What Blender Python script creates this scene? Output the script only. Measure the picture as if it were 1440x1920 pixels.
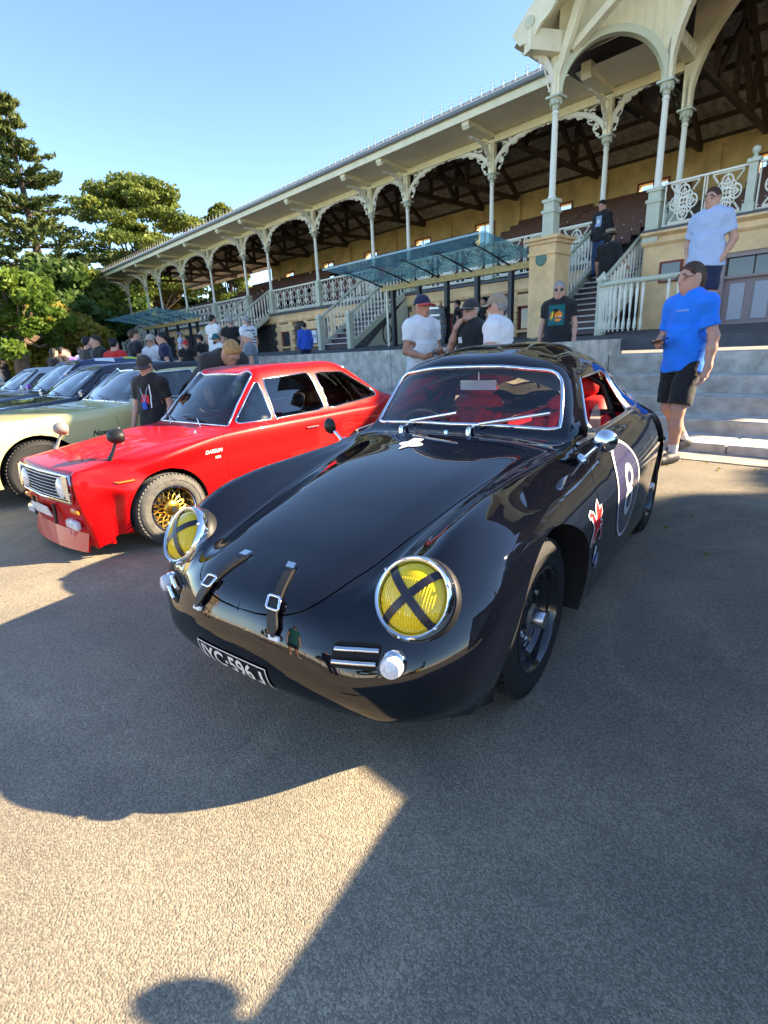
import bpy, bmesh, math, random
import numpy as np
from mathutils import Vector, Matrix
from mathutils.bvhtree import BVHTree
for _o in list(bpy.data.objects): bpy.data.objects.remove(_o)
SC = bpy.context.scene
COL = SC.collection
PI = math.pi
rnd = random.Random(7)
# ------------------------------------------------------------------ camera
CAM_H = 1.22
FPX = 963.0                                    # focal length in pixels of the 1440 x 1920 photograph
def _ray(u, v):
    d = np.array([u-720.0, 960.0-v, -FPX]); return d/np.linalg.norm(d)
_Z = -_ray(880.0, 4000.0)
_X = -_ray(-233.0, 705.0); _X = _X-_Z*np.dot(_Z, _X); _X /= np.linalg.norm(_X)
_Y = np.cross(_Z, _X)
CR = np.stack([_X, _Y, _Z])                    # world = CR @ camera
cam_d = bpy.data.cameras.new('camera'); cam = bpy.data.objects.new('camera', cam_d); COL.objects.link(cam)
_m = Matrix([list(CR[0]), list(CR[1]), list(CR[2])]).to_4x4(); _m.translation = Vector((0, 0, CAM_H))
cam.matrix_world = _m
cam_d.sensor_fit = 'VERTICAL'; cam_d.sensor_height = 36.0; cam_d.lens = FPX/1920*36
cam_d.clip_start = 0.03; cam_d.clip_end = 2000
SC.camera = cam
def wdir(u, v): return CR @ _ray(u, v)
def on_z(u, v, z=0.0):
    d = wdir(u, v); t = (z-CAM_H)/d[2]; return Vector((d[0]*t, d[1]*t, z))
def on_y(u, v, y):
    d = wdir(u, v); t = y/d[1]; return Vector((d[0]*t, y, CAM_H+d[2]*t))
# ------------------------------------------------------------------ sky and sun
SUN = Vector((1.3, 1.45, 1.0)).normalized()   # towards the sun
SUN_EL = math.asin(SUN.z); SUN_AZ = math.atan2(SUN.x, SUN.y)
world = bpy.data.worlds.new('World'); SC.world = world; world.use_nodes = True
_nt = world.node_tree; _nt.nodes.clear()
_sky = _nt.nodes.new('ShaderNodeTexSky'); _sky.sky_type = 'NISHITA'; _sky.sun_disc = False
_sky.sun_elevation = SUN_EL; _sky.sun_rotation = SUN_AZ; _sky.altitude = 100
_sky.air_density = 0.8; _sky.dust_density = 0.0; _sky.ozone_density = 2.2
_bg = _nt.nodes.new('ShaderNodeBackground'); _bg.inputs['Strength'].default_value = 0.095
_wo = _nt.nodes.new('ShaderNodeOutputWorld')
_nt.links.new(_sky.outputs[0], _bg.inputs[0]); _nt.links.new(_bg.outputs[0], _wo.inputs[0])
_sl = bpy.data.lights.new('sun', 'SUN'); _sl.energy = 5.0; _sl.angle = math.radians(0.53); _sl.color = (1.0, 0.80, 0.54)
_so = bpy.data.objects.new('sun', _sl); COL.objects.link(_so)
_so.rotation_euler = (-SUN).to_track_quat('-Z', 'Y').to_euler(); _so.location = SUN*40
SC.view_settings.view_transform = 'Standard'; SC.view_settings.look = 'None'
SC.view_settings.gamma = 1.0; SC.view_settings.use_curve_mapping = False
SC.view_settings.exposure = 2.2
SC.cycles.max_bounces = 7; SC.cycles.diffuse_bounces = 3; SC.cycles.glossy_bounces = 4
SC.cycles.transmission_bounces = 6; SC.cycles.transparent_max_bounces = 10
SC.cycles.caustics_reflective = False; SC.cycles.caustics_refractive = False
SC.cycles.sample_clamp_indirect = 4.0
# ------------------------------------------------------------------ materials
M = {}
def mat(name, col, rough=0.6, metal=0.0, var=0.0, vscale=8.0, bump=0.0, bscale=30.0, coat=0.0, spec=0.5, trans=0.0, ior=1.45, alpha=1.0,
        col2=None, emis=None, estr=0.0, detail=4.0, sheen=0.0, obj=False, subs=0.0):
    """principled material; var/col2 mix a second colour by noise, bump adds fine relief"""
    m = bpy.data.materials.new(name); m.use_nodes = True
    nt = m.node_tree; b = nt.nodes['Principled BSDF']
    I = b.inputs
    I['Base Color'].default_value = (*col, 1); I['Roughness'].default_value = rough; I['Metallic'].default_value = metal
    I['Specular IOR Level'].default_value = spec; I['Coat Weight'].default_value = coat; I['Coat Roughness'].default_value = 0.02
    I['Transmission Weight'].default_value = trans; I['IOR'].default_value = ior; I['Alpha'].default_value = alpha
    if sheen: I['Sheen Weight'].default_value = sheen
    if emis: I['Emission Color'].default_value = (*emis, 1); I['Emission Strength'].default_value = estr
    if var or col2 or bump:
        tc = nt.nodes.new('ShaderNodeTexCoord'); co = tc.outputs['Object']
    if var or col2:
        n = nt.nodes.new('ShaderNodeTexNoise'); n.inputs['Scale'].default_value = vscale; n.inputs['Detail'].default_value = detail
        n.inputs['Roughness'].default_value = 0.62
        nt.links.new(co, n.inputs['Vector'])
        r = nt.nodes.new('ShaderNodeValToRGB')
        c2 = col2 if col2 else tuple(min(1, c*(1+var)) for c in col)
        c1 = col if col2 else tuple(c*(1-var) for c in col)
        r.color_ramp.elements[0].position = 0.36; r.color_ramp.elements[1].position = 0.66
        r.color_ramp.elements[0].color = (*c1, 1); r.color_ramp.elements[1].color = (*c2, 1)
        nt.links.new(n.outputs['Fac'], r.inputs['Fac']); nt.links.new(r.outputs['Color'], I['Base Color'])
    if bump:
        n2 = nt.nodes.new('ShaderNodeTexNoise'); n2.inputs['Scale'].default_value = bscale; n2.inputs['Detail'].default_value = 6
        nt.links.new(co, n2.inputs['Vector'])
        bp = nt.nodes.new('ShaderNodeBump'); bp.inputs['Strength'].default_value = min(1, bump); bp.inputs['Distance'].default_value = 0.02
        nt.links.new(n2.outputs['Fac'], bp.inputs['Height']); nt.links.new(bp.outputs['Normal'], I['Normal'])
    M[name] = m
    return m
# ------------------------------------------------------------------ mesh helpers
def _frame(t):
    t = t.normalized(); u = Vector((0, 0, 1)) if abs(t.z) < 0.9 else Vector((1, 0, 0))
    a = t.cross(u).normalized(); return a, a.cross(t).normalized()
class MB:
    """collects vertices, faces and a material slot per face; build() makes ONE mesh object of them"""
    def __init__(s): s.v = []; s.f = []; s.m = []
    def add(s, vs, fs, mi=0):
        k = len(s.v); s.v.extend([tuple(x) for x in vs]); s.f.extend([tuple(k+i for i in q) for q in fs]); s.m.extend([mi]*len(fs)); return s
    def box(s, x0, x1, y0, y1, z0, z1, mi=0):
        vs = [(x0,y0,z0),(x1,y0,z0),(x1,y1,z0),(x0,y1,z0),(x0,y0,z1),(x1,y0,z1),(x1,y1,z1),(x0,y1,z1)]
        return s.add(vs, [(0,3,2,1),(4,5,6,7),(0,1,5,4),(1,2,6,5),(2,3,7,6),(3,0,4,7)], mi)
    def obox(s, c, size, mtx=None, mi=0, ch=0.0):
        """box about centre c turned by a 3x3 matrix; ch chamfers all its edges"""
        hx, hy, hz = [q/2 for q in size]; vs = []; fs = []
        if ch <= 0:
            vs = [Vector((sx*hx, sy*hy, sz*hz)) for sz in (-1,1) for sy in (-1,1) for sx in (-1,1)]
            fs = [(0,2,3,1),(4,5,7,6),(0,1,5,4),(1,3,7,5),(3,2,6,7),(2,0,4,6)]
        else:
            ch = min(ch, hx*.9, hy*.9, hz*.9)
            idx = {}
            for sx in (-1,1):
                for sy in (-1,1):
                    for sz in (-1,1):
                        for ax in range(3):
                            p = [sx*(hx-ch), sy*(hy-ch), sz*(hz-ch)]; p[ax] = (sx*hx, sy*hy, sz*hz)[ax]
                            idx[(sx,sy,sz,ax)] = len(vs); vs.append(Vector(p))
            for ax in range(3):
                o1, o2 = [(1,2),(0,2),(0,1)][ax]
                for sg in (-1,1):
                    q = []
                    for (p1,p2) in ((-1,-1),(1,-1),(1,1),(-1,1)):
                        k = [0,0,0]; k[ax] = sg; k[o1] = p1; k[o2] = p2; q.append(idx[(*k,ax)])
                    fs.append(q)
            for ax in range(3):
                o1, o2 = [(1,2),(0,2),(0,1)][ax]
                for p1 in (-1,1):
                    for p2 in (-1,1):
                        a = [0,0,0]; a[o1] = p1; a[o2] = p2; a[ax] = -1; b = list(a); b[ax] = 1
                        fs.append((idx[(*a,o1)], idx[(*b,o1)], idx[(*b,o2)], idx[(*a,o2)]))
            for sx in (-1,1):
                for sy in (-1,1):
                    for sz in (-1,1): fs.append((idx[(sx,sy,sz,0)], idx[(sx,sy,sz,1)], idx[(sx,sy,sz,2)]))
            # make every face point outwards
            ff = []
            for f in fs:
                c0 = sum((vs[i] for i in f), Vector())/len(f); n = (vs[f[1]]-vs[f[0]]).cross(vs[f[2]]-vs[f[0]])
                ff.append(tuple(f) if n.dot(c0) > 0 else tuple(reversed(f)))
            fs = ff
        if mtx is not None: vs = [mtx @ q for q in vs]
        c = Vector(c); return s.add([q+c for q in vs], fs, mi)
    def tube(s, pts, r, n=8, mi=0, caps=True, closed=False, flat=None):
        pts = [Vector(p) for p in pts]; L = len(pts)
        rs = [r]*L if not hasattr(r, '__len__') else list(r)
        vs = []; fs = []; pa = None
        for i, p in enumerate(pts):
            if closed: t = pts[(i+1) % L]-pts[i-1]
            else: t = pts[min(i+1, L-1)]-pts[max(i-1, 0)]
            if t.length < 1e-9: t = Vector((0, 0, 1))
            a, b = _frame(t)
            if pa is not None:
                tn = t.normalized(); q = pa-tn*pa.dot(tn)
                if q.length > 1e-6: a = q.normalized(); b = a.cross(tn).normalized()
            pa = a
            for k in range(n):
                w = 2*PI*k/n; rb = rs[i]*(flat if flat else 1)
                vs.append(p+a*(math.cos(w)*rs[i])+b*(math.sin(w)*rb))
        for i in range(L if closed else L-1):
            i2 = (i+1) % L
            for k in range(n): k2 = (k+1) % n; fs.append((i*n+k, i2*n+k, i2*n+k2, i*n+k2))
        if caps and not closed:
            fs.append(tuple(range(n))); fs.append(tuple(reversed(range((L-1)*n, L*n))))
        return s.add(vs, fs, mi)
    def lathe(s, prof, n=24, o=(0,0,0), ax=None, mi=0, caps=True):
        """prof = [(radius, height)]; turned about z, then placed by a 3x3 matrix and an origin"""
        vs = []; fs = []; o = Vector(o)
        for (r, h) in prof:
            for k in range(n):
                w = 2*PI*k/n; p = Vector((r*math.cos(w), r*math.sin(w), h)); vs.append((ax @ p if ax is not None else p)+o)
        for i in range(len(prof)-1):
            for k in range(n): k2 = (k+1) % n; fs.append((i*n+k, i*n+k2, (i+1)*n+k2, (i+1)*n+k))
        if caps:
            if prof[0][0] > 1e-5: fs.append(tuple(reversed(range(n))))
            if prof[-1][0] > 1e-5: fs.append(tuple(range((len(prof)-1)*n, len(prof)*n)))
        return s.add(vs, fs, mi)
    def prism(s, poly, fn0, fn1, mi=0, cap0=True):
        """2D polygon carried to 3D by fn0 and fn1 (the two faces) and joined by sides"""
        n = len(poly); vs = [fn0(p) for p in poly]+[fn1(p) for p in poly]
        fs = [tuple(range(n, 2*n))]
        if cap0: fs.append(tuple(reversed(range(n))))
        for i in range(n): j = (i+1) % n; fs.append((i, j, n+j, n+i))
        return s.add(vs, fs, mi)
    def ball(s, c, r, n=12, m=8, mi=0, mtx=None):
        c = Vector(c); rr = Vector((r, r, r)) if not hasattr(r, '__len__') else Vector(r); vs = []; fs = []
        for i in range(m+1):
            th = PI*i/m
            for k in range(n):
                w = 2*PI*k/n; p = Vector((rr.x*math.sin(th)*math.cos(w), rr.y*math.sin(th)*math.sin(w), rr.z*math.cos(th)))
                vs.append((mtx @ p if mtx is not None else p)+c)
        for i in range(m):
            for k in range(n): k2 = (k+1) % n; fs.append((i*n+k, (i+1)*n+k, (i+1)*n+k2, i*n+k2))
        return s.add(vs, fs, mi)
    def mesh(s, name, mats, smooth=None):
        me = bpy.data.meshes.new(name); me.from_pydata(s.v, [], s.f)
        for m_ in (mats if isinstance(mats, (list, tuple)) else [mats]): me.materials.append(M[m_] if isinstance(m_, str) else m_)
        if any(s.m): me.polygons.foreach_set('material_index', s.m)
        if smooth is not None:
            me.polygons.foreach_set('use_smooth', [True]*len(me.polygons))
            if smooth < 179: me.set_sharp_from_angle(angle=math.radians(smooth))
        me.validate(); me.update()
        return me
    def build(s, name, mats, parent=None, smooth=None): return put(s.mesh(name, mats, smooth), name, parent)
def put(me, name, parent=None):
    o = bpy.data.objects.new(name, me); COL.objects.link(o)
    if parent is not None: o.parent = parent
    return o
def tag(o, label=None, cat=None, group=None, kind=None):
    if label: o['label'] = label
    if cat: o['category'] = cat
    if group: o['group'] = group
    if kind: o['kind'] = kind
    return o
def empty(name, loc=(0,0,0), rz=0.0, label=None, cat=None, group=None):
    o = bpy.data.objects.new(name, None); COL.objects.link(o); o.location = loc; o.rotation_euler = (0, 0, rz)
    o.empty_display_size = 0.1
    return tag(o, label, cat, group)
KIDS = {}
def copy_tree(o, parent=None):
    c = o.copy(); COL.objects.link(c); c.parent = parent
    for ch in [q for q in bpy.data.objects if q.parent == o]: copy_tree(ch, c)
    return c
def rot(axis, a): return Matrix.Rotation(a, 3, axis)
def axis_mtx(zdir, xhint=(1,0,0)):
    z = Vector(zdir).normalized(); x = Vector(xhint); x = (x-z*x.dot(z))
    if x.length < 1e-5: x = Vector((0,1,0))-z*z.y
    x.normalize(); y = z.cross(x); return Matrix((x, y, z)).transposed()
_textcache = {}
def text_polys(txt, bold=False):
    """triangles of a line of text, one unit high capitals, centred: (verts2d, faces)"""
    if (txt, bold) in _textcache: return _textcache[(txt, bold)]
    cu = bpy.data.curves.new('t', 'FONT'); cu.body = txt; cu.align_x = 'CENTER'; cu.align_y = 'CENTER'; cu.size = 1.4; cu.resolution_u = 4
    if bold: cu.offset = 0.03
    ob = bpy.data.objects.new('t', cu); COL.objects.link(ob)
    bpy.context.view_layer.update()
    me = ob.evaluated_get(bpy.context.evaluated_depsgraph_get()).to_mesh()
    vs = [(v.co.x, v.co.y) for v in me.vertices]; fs = [tuple(p.vertices) for p in me.polygons]
    bpy.data.objects.remove(ob); bpy.data.curves.remove(cu)
    _textcache[(txt, bold)] = (vs, fs)
    return vs, fs
def text_obj(name, txt, matname, parent, fn, h, bold=False, sx=1.0):
    """flat lettering: fn carries (x, y) in metres to a 3D point"""
    vs, fs = text_polys(txt, bold); mb = MB(); mb.add([fn(x*h*sx, y*h) for x, y in vs], fs); return mb.build(name, matname, parent)
# ------------------------------------------------------------------ smooth surfaces from a control net
class Surf:
    """bicubic surface through a net of points net[i][j]; eval at index-space (u, v)"""
    def __init__(s, net):
        P = np.array(net, float); s.P = P; ni, nj = P.shape[:2]
        def knots(A, ax):
            d = np.linalg.norm(np.diff(A, axis=ax), axis=2).mean(axis=1-ax); d = np.maximum(d, 1e-3)**0.75
            return d
        s.du = knots(P, 0); s.dv = knots(P, 1)
        def tang(A, d, ax):
            A = np.moveaxis(A, ax, 0); T = np.zeros_like(A); n = len(A)
            sl = np.diff(A, axis=0)/d.reshape(-1, *([1]*(A.ndim-1)))
            for i in range(n):
                if i == 0: T[i] = sl[0]
                elif i == n-1: T[i] = sl[-1]
                else: T[i] = (sl[i-1]*d[i]+sl[i]*d[i-1])/(d[i-1]+d[i])
            return np.moveaxis(T, 0, ax)
        s.Tu = tang(P, s.du, 0); s.Tv = tang(P, s.dv, 1); s.Tv[:, 0, 0] = 0; s.Tv[:, 0, 2] = 0; s.Tuv = tang(s.Tu, s.dv, 1); s.Tuv[:, 0, 0] = 0; s.Tuv[:, 0, 2] = 0
    def eval(s, U, V, deriv=False):
        ni, nj = s.P.shape[:2]; U = np.clip(U, 0, ni-1); V = np.clip(V, 0, nj-1)
        i = np.minimum(U.astype(int), ni-2); j = np.minimum(V.astype(int), nj-2); a = U-i; b = V-j
        du = s.du[i]; dv = s.dv[j]
        def H(t): return (2*t**3-3*t**2+1, t**3-2*t**2+t, -2*t**3+3*t**2, t**3-t**2)
        def D(t): return (6*t**2-6*t, 3*t**2-4*t+1, -6*t**2+6*t, 3*t**2-2*t)
        def comb(hu, hv):
            out = 0
            for (di, ku, kt) in ((0, hu[0], hu[1]), (1, hu[2], hu[3])):
                for (dj, kv, kw) in ((0, hv[0], hv[1]), (1, hv[2], hv[3])):
                    I, J = i+di, j+dj
                    out = out + (ku*kv)[..., None]*s.P[I, J]+(kt*du*kv)[..., None]*s.Tu[I, J]+(ku*kw*dv)[..., None]*s.Tv[I, J]+(kt*du*kw*dv)[..., None]*s.Tuv[I, J]
            return out
        p = comb(H(a), H(b))
        if not deriv: return p
        n = np.cross(comb(D(a), H(b)), comb(H(a), D(b))); l = np.linalg.norm(n, axis=-1, keepdims=True); return p, n/np.maximum(l, 1e-9)
def sd_poly(p, poly, r=0.0):
    """signed distance (negative inside) of 2D points to a polygon, corners rounded by r"""
    poly = np.array(poly, float); d = np.full(p.shape[:-1], 1e9); inside = np.zeros(p.shape[:-1], bool); n = len(poly)
    if r:                                       # shrink the polygon towards its middle, then grow it back
        c = []
        for k in range(n):
            p0, p1, p2 = poly[k-1], poly[k], poly[(k+1) % n]
            e1 = (p1-p0)/np.linalg.norm(p1-p0); e2 = (p2-p1)/np.linalg.norm(p2-p1); n1 = np.array([-e1[1], e1[0]]); n2 = np.array([-e2[1], e2[0]])
            bis = n1+n2; bis /= max(1e-6, bis.dot(n1)); c.append(p1+bis*r)
        area = 0.5*sum(poly[k-1][0]*poly[k][1]-poly[k][0]*poly[k-1][1] for k in range(n))
        if area < 0: c = [2*poly[k]-c[k] for k in range(n)]
        poly = np.array(c)
    for k in range(n):
        a, b = poly[k-1], poly[k]; e = b-a; w = p-a; t = np.clip((w@e)/(e@e), 0, 1)
        d = np.minimum(d, np.linalg.norm(w-t[..., None]*e, axis=-1))
        c1 = (a[1] <= p[..., 1]) & (b[1] > p[..., 1]); c2 = (a[1] > p[..., 1]) & (b[1] <= p[..., 1])
        cr = e[0]*w[..., 1]-e[1]*w[..., 0]
        inside ^= (c1 & (cr > 0)) | (c2 & (cr < 0))
    return np.where(inside, -d, d)-r
def skin_panels(surf, cells_u, cells_v, cuts, gap=0.0016):
    """Grid the surface, pull grid lines onto the zero lines of the cut functions and sort the faces into regions.
    cuts = [(name, F(P, U, V))], the first whose F < 0 at a face names its region, else 'body'. Returns {region: (verts, normals, faces)} and the border lines of each region."""
    ni, nj = surf.P.shape[:2]
    def axis(n, c):
        out = []
        for k in range(n-1):
            m = c[k] if hasattr(c, '__len__') else c
            out += [k+q/m for q in range(m)]
        return np.array(out+[n-1.0])
    us, vs = axis(ni, cells_u), axis(nj, cells_v)
    U, V = np.meshgrid(us, vs, indexing='ij'); P = surf.eval(U, V); locked = np.zeros(U.shape, int)
    for ci, (nm, F) in enumerate(cuts):
        f = F(P, U, V); best = np.full(U.shape, 9.0); nu = U.copy(); nv = V.copy()
        for ax in (0, 1):
            A = (slice(None, -1), slice(None)) if ax == 0 else (slice(None), slice(None, -1))
            B = (slice(1, None), slice(None)) if ax == 0 else (slice(None), slice(1, None))
            fa, fb = f[A], f[B]; cr = (fa*fb < 0); t = np.where(cr, fa/np.where(cr, fa-fb, 1), 0)
            cu = U[A]+(U[B]-U[A])*t; cv = V[A]+(V[B]-V[A])*t
            for (S, tt) in ((A, t), (B, 1-t)):
                ok = cr & (tt <= 0.5) & (tt < best[S]) & (locked[S] == 0)
                x = nu[S]; x[ok] = cu[ok]; x = nv[S]; x[ok] = cv[ok]; x = best[S]; x[ok] = tt[ok]
        sn = best < 9; U = np.where(sn, nu, U); V = np.where(sn, nv, V); locked = np.where(sn, ci+1, locked); P = surf.eval(U, V)
    P, N = surf.eval(U, V, True)
    A = lambda q: (q[:-1, :-1], q[1:, :-1], q[1:, 1:], q[:-1, 1:])
    NU, NV = U.shape; idx = np.arange(NU*NV).reshape(NU, NV)
    Pf = P.reshape(-1, 3); Uf = U.ravel(); Vf = V.ravel(); Lf = locked.ravel()
    q4 = np.stack([x.ravel() for x in A(idx)], 1); tris = []; quads = []
    lk = Lf[q4]; d02 = (lk[:, 0] > 0) & (lk[:, 2] > 0) & (lk[:, 1]*lk[:, 3] == 0); d13 = (lk[:, 1] > 0) & (lk[:, 3] > 0) & (lk[:, 0]*lk[:, 2] == 0)
    faces = [tuple(f) for f in q4[~(d02 | d13)]]
    for f in q4[d02]: faces += [(f[0], f[1], f[2]), (f[0], f[2], f[3])]
    for f in q4[d13 & ~d02]: faces += [(f[0], f[1], f[3]), (f[1], f[2], f[3])]
    cen = np.array([Pf[list(f)].mean(0) for f in faces]); cu = np.array([Uf[list(f)].mean() for f in faces]); cv = np.array([Vf[list(f)].mean() for f in faces])
    lab = np.array(['body']*len(faces), dtype=object); done = np.zeros(len(faces), bool)
    for nm, F in cuts:
        ins = (F(cen, cu, cv) < 0) & ~done; lab[ins] = nm; done |= ins
    Nf = N.reshape(-1, 3); regs = {}; edges = {}
    for fi, f in enumerate(faces):
        for k in range(len(f)):
            e = (f[k-1], f[k]) if f[k-1] < f[k] else (f[k], f[k-1]); edges.setdefault(e, []).append(fi)
    bord = {}
    for e, fl in edges.items():
        if len(fl) == 2 and lab[fl[0]] != lab[fl[1]]:
            for q in fl: bord.setdefault(lab[q], []).append(e)
    lines = {}
    for nm, es in bord.items():
        nb = {}
        for a, b in es: nb.setdefault(a, []).append(b); nb.setdefault(b, []).append(a)
        left = set(es); out = []
        while left:
            ends = [k for k in nb if sum(((min(k, q), max(k, q)) in left) for q in nb[k]) == 1]
            st = ends[0] if ends else next(iter(left))[0]; path = [st]
            while True:
                nx = [q for q in nb[path[-1]] if (min(path[-1], q), max(path[-1], q)) in left]
                if not nx: break
                left.discard((min(path[-1], nx[0]), max(path[-1], nx[0]))); path.append(nx[0])
            if len(path) > 2: out.append([Pf[k] for k in path])
        lines[nm] = out
    for nm in set(lab):
        fl = [faces[k] for k in np.nonzero(lab == nm)[0]]; used = sorted({i for f in fl for i in f}); mp = {o: k for k, o in enumerate(used)}
        vv = Pf[used].copy(); nn = Nf[used]
        bset = {i for e in bord.get(nm, []) for i in e}
        if gap and bset:                       # draw the panel's edge back a little so that a real gap stays open
            cenb = {}
            for f in fl:
                if any(i in bset for i in f):
                    c = Pf[list(f)].mean(0)
                    for i in f:
                        if i in bset: cenb.setdefault(i, []).append(c)
            for i, cs in cenb.items():
                d = np.mean(cs, 0)-Pf[i]; l = np.linalg.norm(d)
                if l > 1e-6: vv[mp[i]] += d/l*min(gap, l*0.4)
        regs[nm] = (vv, nn, [tuple(mp[i] for i in f) for f in fl], [(mp[a], mp[b]) for a, b in bord.get(nm, [])])
    return regs, lines
def panel_object(name, reg, mats, parent, flip=False, both=True, flange=0.012, offset=0.0, mirror_only=False):
    """mesh of one region with the surface's own normals, on one or both sides of the car, with a turned-in edge"""
    vv, nn, ff, be = reg; V = []; N = []; F = []
    for sd in ((1, -1) if both else ((-1,) if mirror_only else (1,))):
        k = len(V); S = np.array([1, sd, 1]); sg = -1 if flip else 1
        p = vv*S; n = nn*S*sg
        p = p+n*offset
        V += [tuple(x) for x in p]; N += [tuple(x) for x in n]
        F += [tuple(k+i for i in (f if (sd*sg > 0) else reversed(f))) for f in ff]
        if flange:
            mp = {}
            def low(i, keep):
                key = (i, keep)
                if key not in mp:
                    mp[key] = len(V); V.append(tuple(p[i]-(0 if keep else 1)*n[i]*flange)); N.append(tuple(n[i]))
                return mp[key]
            for a, b in be: F.append((low(a, True), low(b, True), low(b, False), low(a, False)))
    me = bpy.data.meshes.new(name); me.from_pydata(V, [], F)
    for m_ in (mats if isinstance(mats, (list, tuple)) else [mats]): me.materials.append(M[m_])
    me.polygons.foreach_set('use_smooth', [True]*len(F)); me.update()
    me.normals_split_custom_set_from_vertices(N)
    return put(me, name, parent)
# ------------------------------------------------------------------ car materials
mat('black_paint', (0.0025, 0.0032, 0.007), 0.02, spec=0.85)
mat('yellow_lens', (0.95, 0.66, 0.01), 0.08, coat=0.4, trans=0.15)
mat('red_paint', (0.47, 0.0015, 0.003), 0.4, coat=0.35, spec=.2)
mat('cream_paint', (0.68, 0.60, 0.27), 0.35, coat=0.7)
mat('navy_paint', (0.02, 0.02, 0.09), 0.25, coat=1.0)
mat('dark_paint', (0.015, 0.017, 0.03), 0.25, coat=1.0)
mat('pale_paint', (.42,.47,.52), .3, coat=1.0)
mat('taxi_yellow', (.75,.50,.01), .3, coat=1.0)
mat('grey_paint', (0.10, 0.11, 0.12), 0.3, coat=1.0)
mat('chrome', (0.82, 0.83, 0.85), 0.06, 1.0)
mat('satin_metal', (0.55, 0.55, 0.56), 0.3, 1.0)
mat('tyre_rubber', (0.018, 0.018, 0.019), 0.75, bump=0.15, bscale=90)
mat('old_tyre', (0.10, 0.098, 0.09), 0.85, var=0.25, vscale=20, bump=0.15, bscale=80)
mat('wheel_black', (0.014, 0.014, 0.016), 0.2, coat=0.8)
mat('wheel_gold', (0.75, 0.46, 0.08), 0.28, 1.0)
mat('black_plastic', (0.012, 0.012, 0.013), 0.5)
mat('black_leather', (0.014, 0.013, 0.013), 0.5, bump=0.1, bscale=120)
mat('red_leather', (0.62, 0.012, 0.016), 0.55, bump=0.1, bscale=90)
mat('pale_lining', (.42, .38, .35), .8)
mat('dark_inside', (0.012, 0.010, 0.010), 0.8)
mat('white_lens', (0.75, 0.75, 0.78), 0.12, coat=0.6)
mat('amber_lens', (0.85, 0.24, 0.02), 0.2, coat=0.6)
mat('orange_lens', (0.75, 0.16, 0.03), 0.25, coat=0.5)
mat('reflector', (0.9, 0.72, 0.10), 0.25, 1.0)
mat('white_vinyl', (0.80, 0.80, 0.80), 0.4)
mat('black_vinyl', (0.02, 0.018, 0.03), 0.35)
mat('red_vinyl', (0.70, 0.008, 0.012), 0.4)
mat('blue_vinyl', (0.03, 0.08, 0.45), 0.4)
mat('orange_vinyl', (0.85, 0.25, 0.02), 0.4)
mat('plate_black', (0.006, 0.006, 0.007), 0.35)
mat('mirror_glass', (0.85, 0.87, 0.88), 0.03, 1.0)
def glass_mat(name, tint, rough=0.0, fac=0.10):
    """thin pane: mostly clear, mirror-like by Fresnel"""
    m = bpy.data.materials.new(name); m.use_nodes = True; nt = m.node_tree; nt.nodes.clear()
    o = nt.nodes.new('ShaderNodeOutputMaterial'); mx = nt.nodes.new('ShaderNodeMixShader')
    tr = nt.nodes.new('ShaderNodeBsdfTransparent'); tr.inputs[0].default_value = (*tint, 1)
    gl = nt.nodes.new('ShaderNodeBsdfGlossy'); gl.inputs['Roughness'].default_value = rough
    fr = nt.nodes.new('ShaderNodeFresnel'); fr.inputs['IOR'].default_value = 1.5
    mp = nt.nodes.new('ShaderNodeMath'); mp.operation = 'MULTIPLY_ADD'; mp.inputs[1].default_value = 1.6; mp.inputs[2].default_value = fac-0.05
    nt.links.new(fr.outputs[0], mp.inputs[0]); nt.links.new(mp.outputs[0], mx.inputs[0]); nt.links.new(tr.outputs[0], mx.inputs[1]); nt.links.new(gl.outputs[0], mx.inputs[2])
    nt.links.new(mx.outputs[0], o.inputs[0]); M[name] = m; return m
mat('dark_pane', (.05,.06,.07), .06, spec=.8)
glass_mat('car_glass', (0.93, 0.95, 0.95), fac=.07); glass_mat('side_glass', (0.86, 0.9, 0.9)); glass_mat('tinted_glass', (0.35, 0.4, 0.45), fac=0.14)
glass_mat('amber_glass', (1.0, 0.80, 0.03), fac=0.06); glass_mat('clear_glass', (0.9, 0.93, 0.94))
def canopy_mat():
    m = bpy.data.materials.new('canopy_glass'); m.use_nodes = True; nt = m.node_tree; nt.nodes.clear(); L = nt.links.new
    o = nt.nodes.new('ShaderNodeOutputMaterial'); a = nt.nodes.new('ShaderNodeMixShader'); a.inputs[0].default_value = .30; b = nt.nodes.new('ShaderNodeMixShader'); b.inputs[0].default_value = .14
    tr = nt.nodes.new('ShaderNodeBsdfTransparent'); tr.inputs[0].default_value = (.66, .82, .80, 1); tl = nt.nodes.new('ShaderNodeBsdfTranslucent'); tl.inputs[0].default_value = (.42, .62, .60, 1); gl = nt.nodes.new('ShaderNodeBsdfGlossy'); gl.inputs['Roughness'].default_value = .05
    L(tr.outputs[0], a.inputs[1]); L(tl.outputs[0], a.inputs[2]); L(a.outputs[0], b.inputs[1]); L(gl.outputs[0], b.inputs[2]); L(b.outputs[0], o.inputs[0]); M['canopy_glass'] = m
canopy_mat()
def arc(c, r, a0, a1, n, f): return [f(c[0]+r*math.cos(a0+(a1-a0)*k/n), c[1]+r*math.sin(a0+(a1-a0)*k/n)) for k in range(n+1)]
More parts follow.
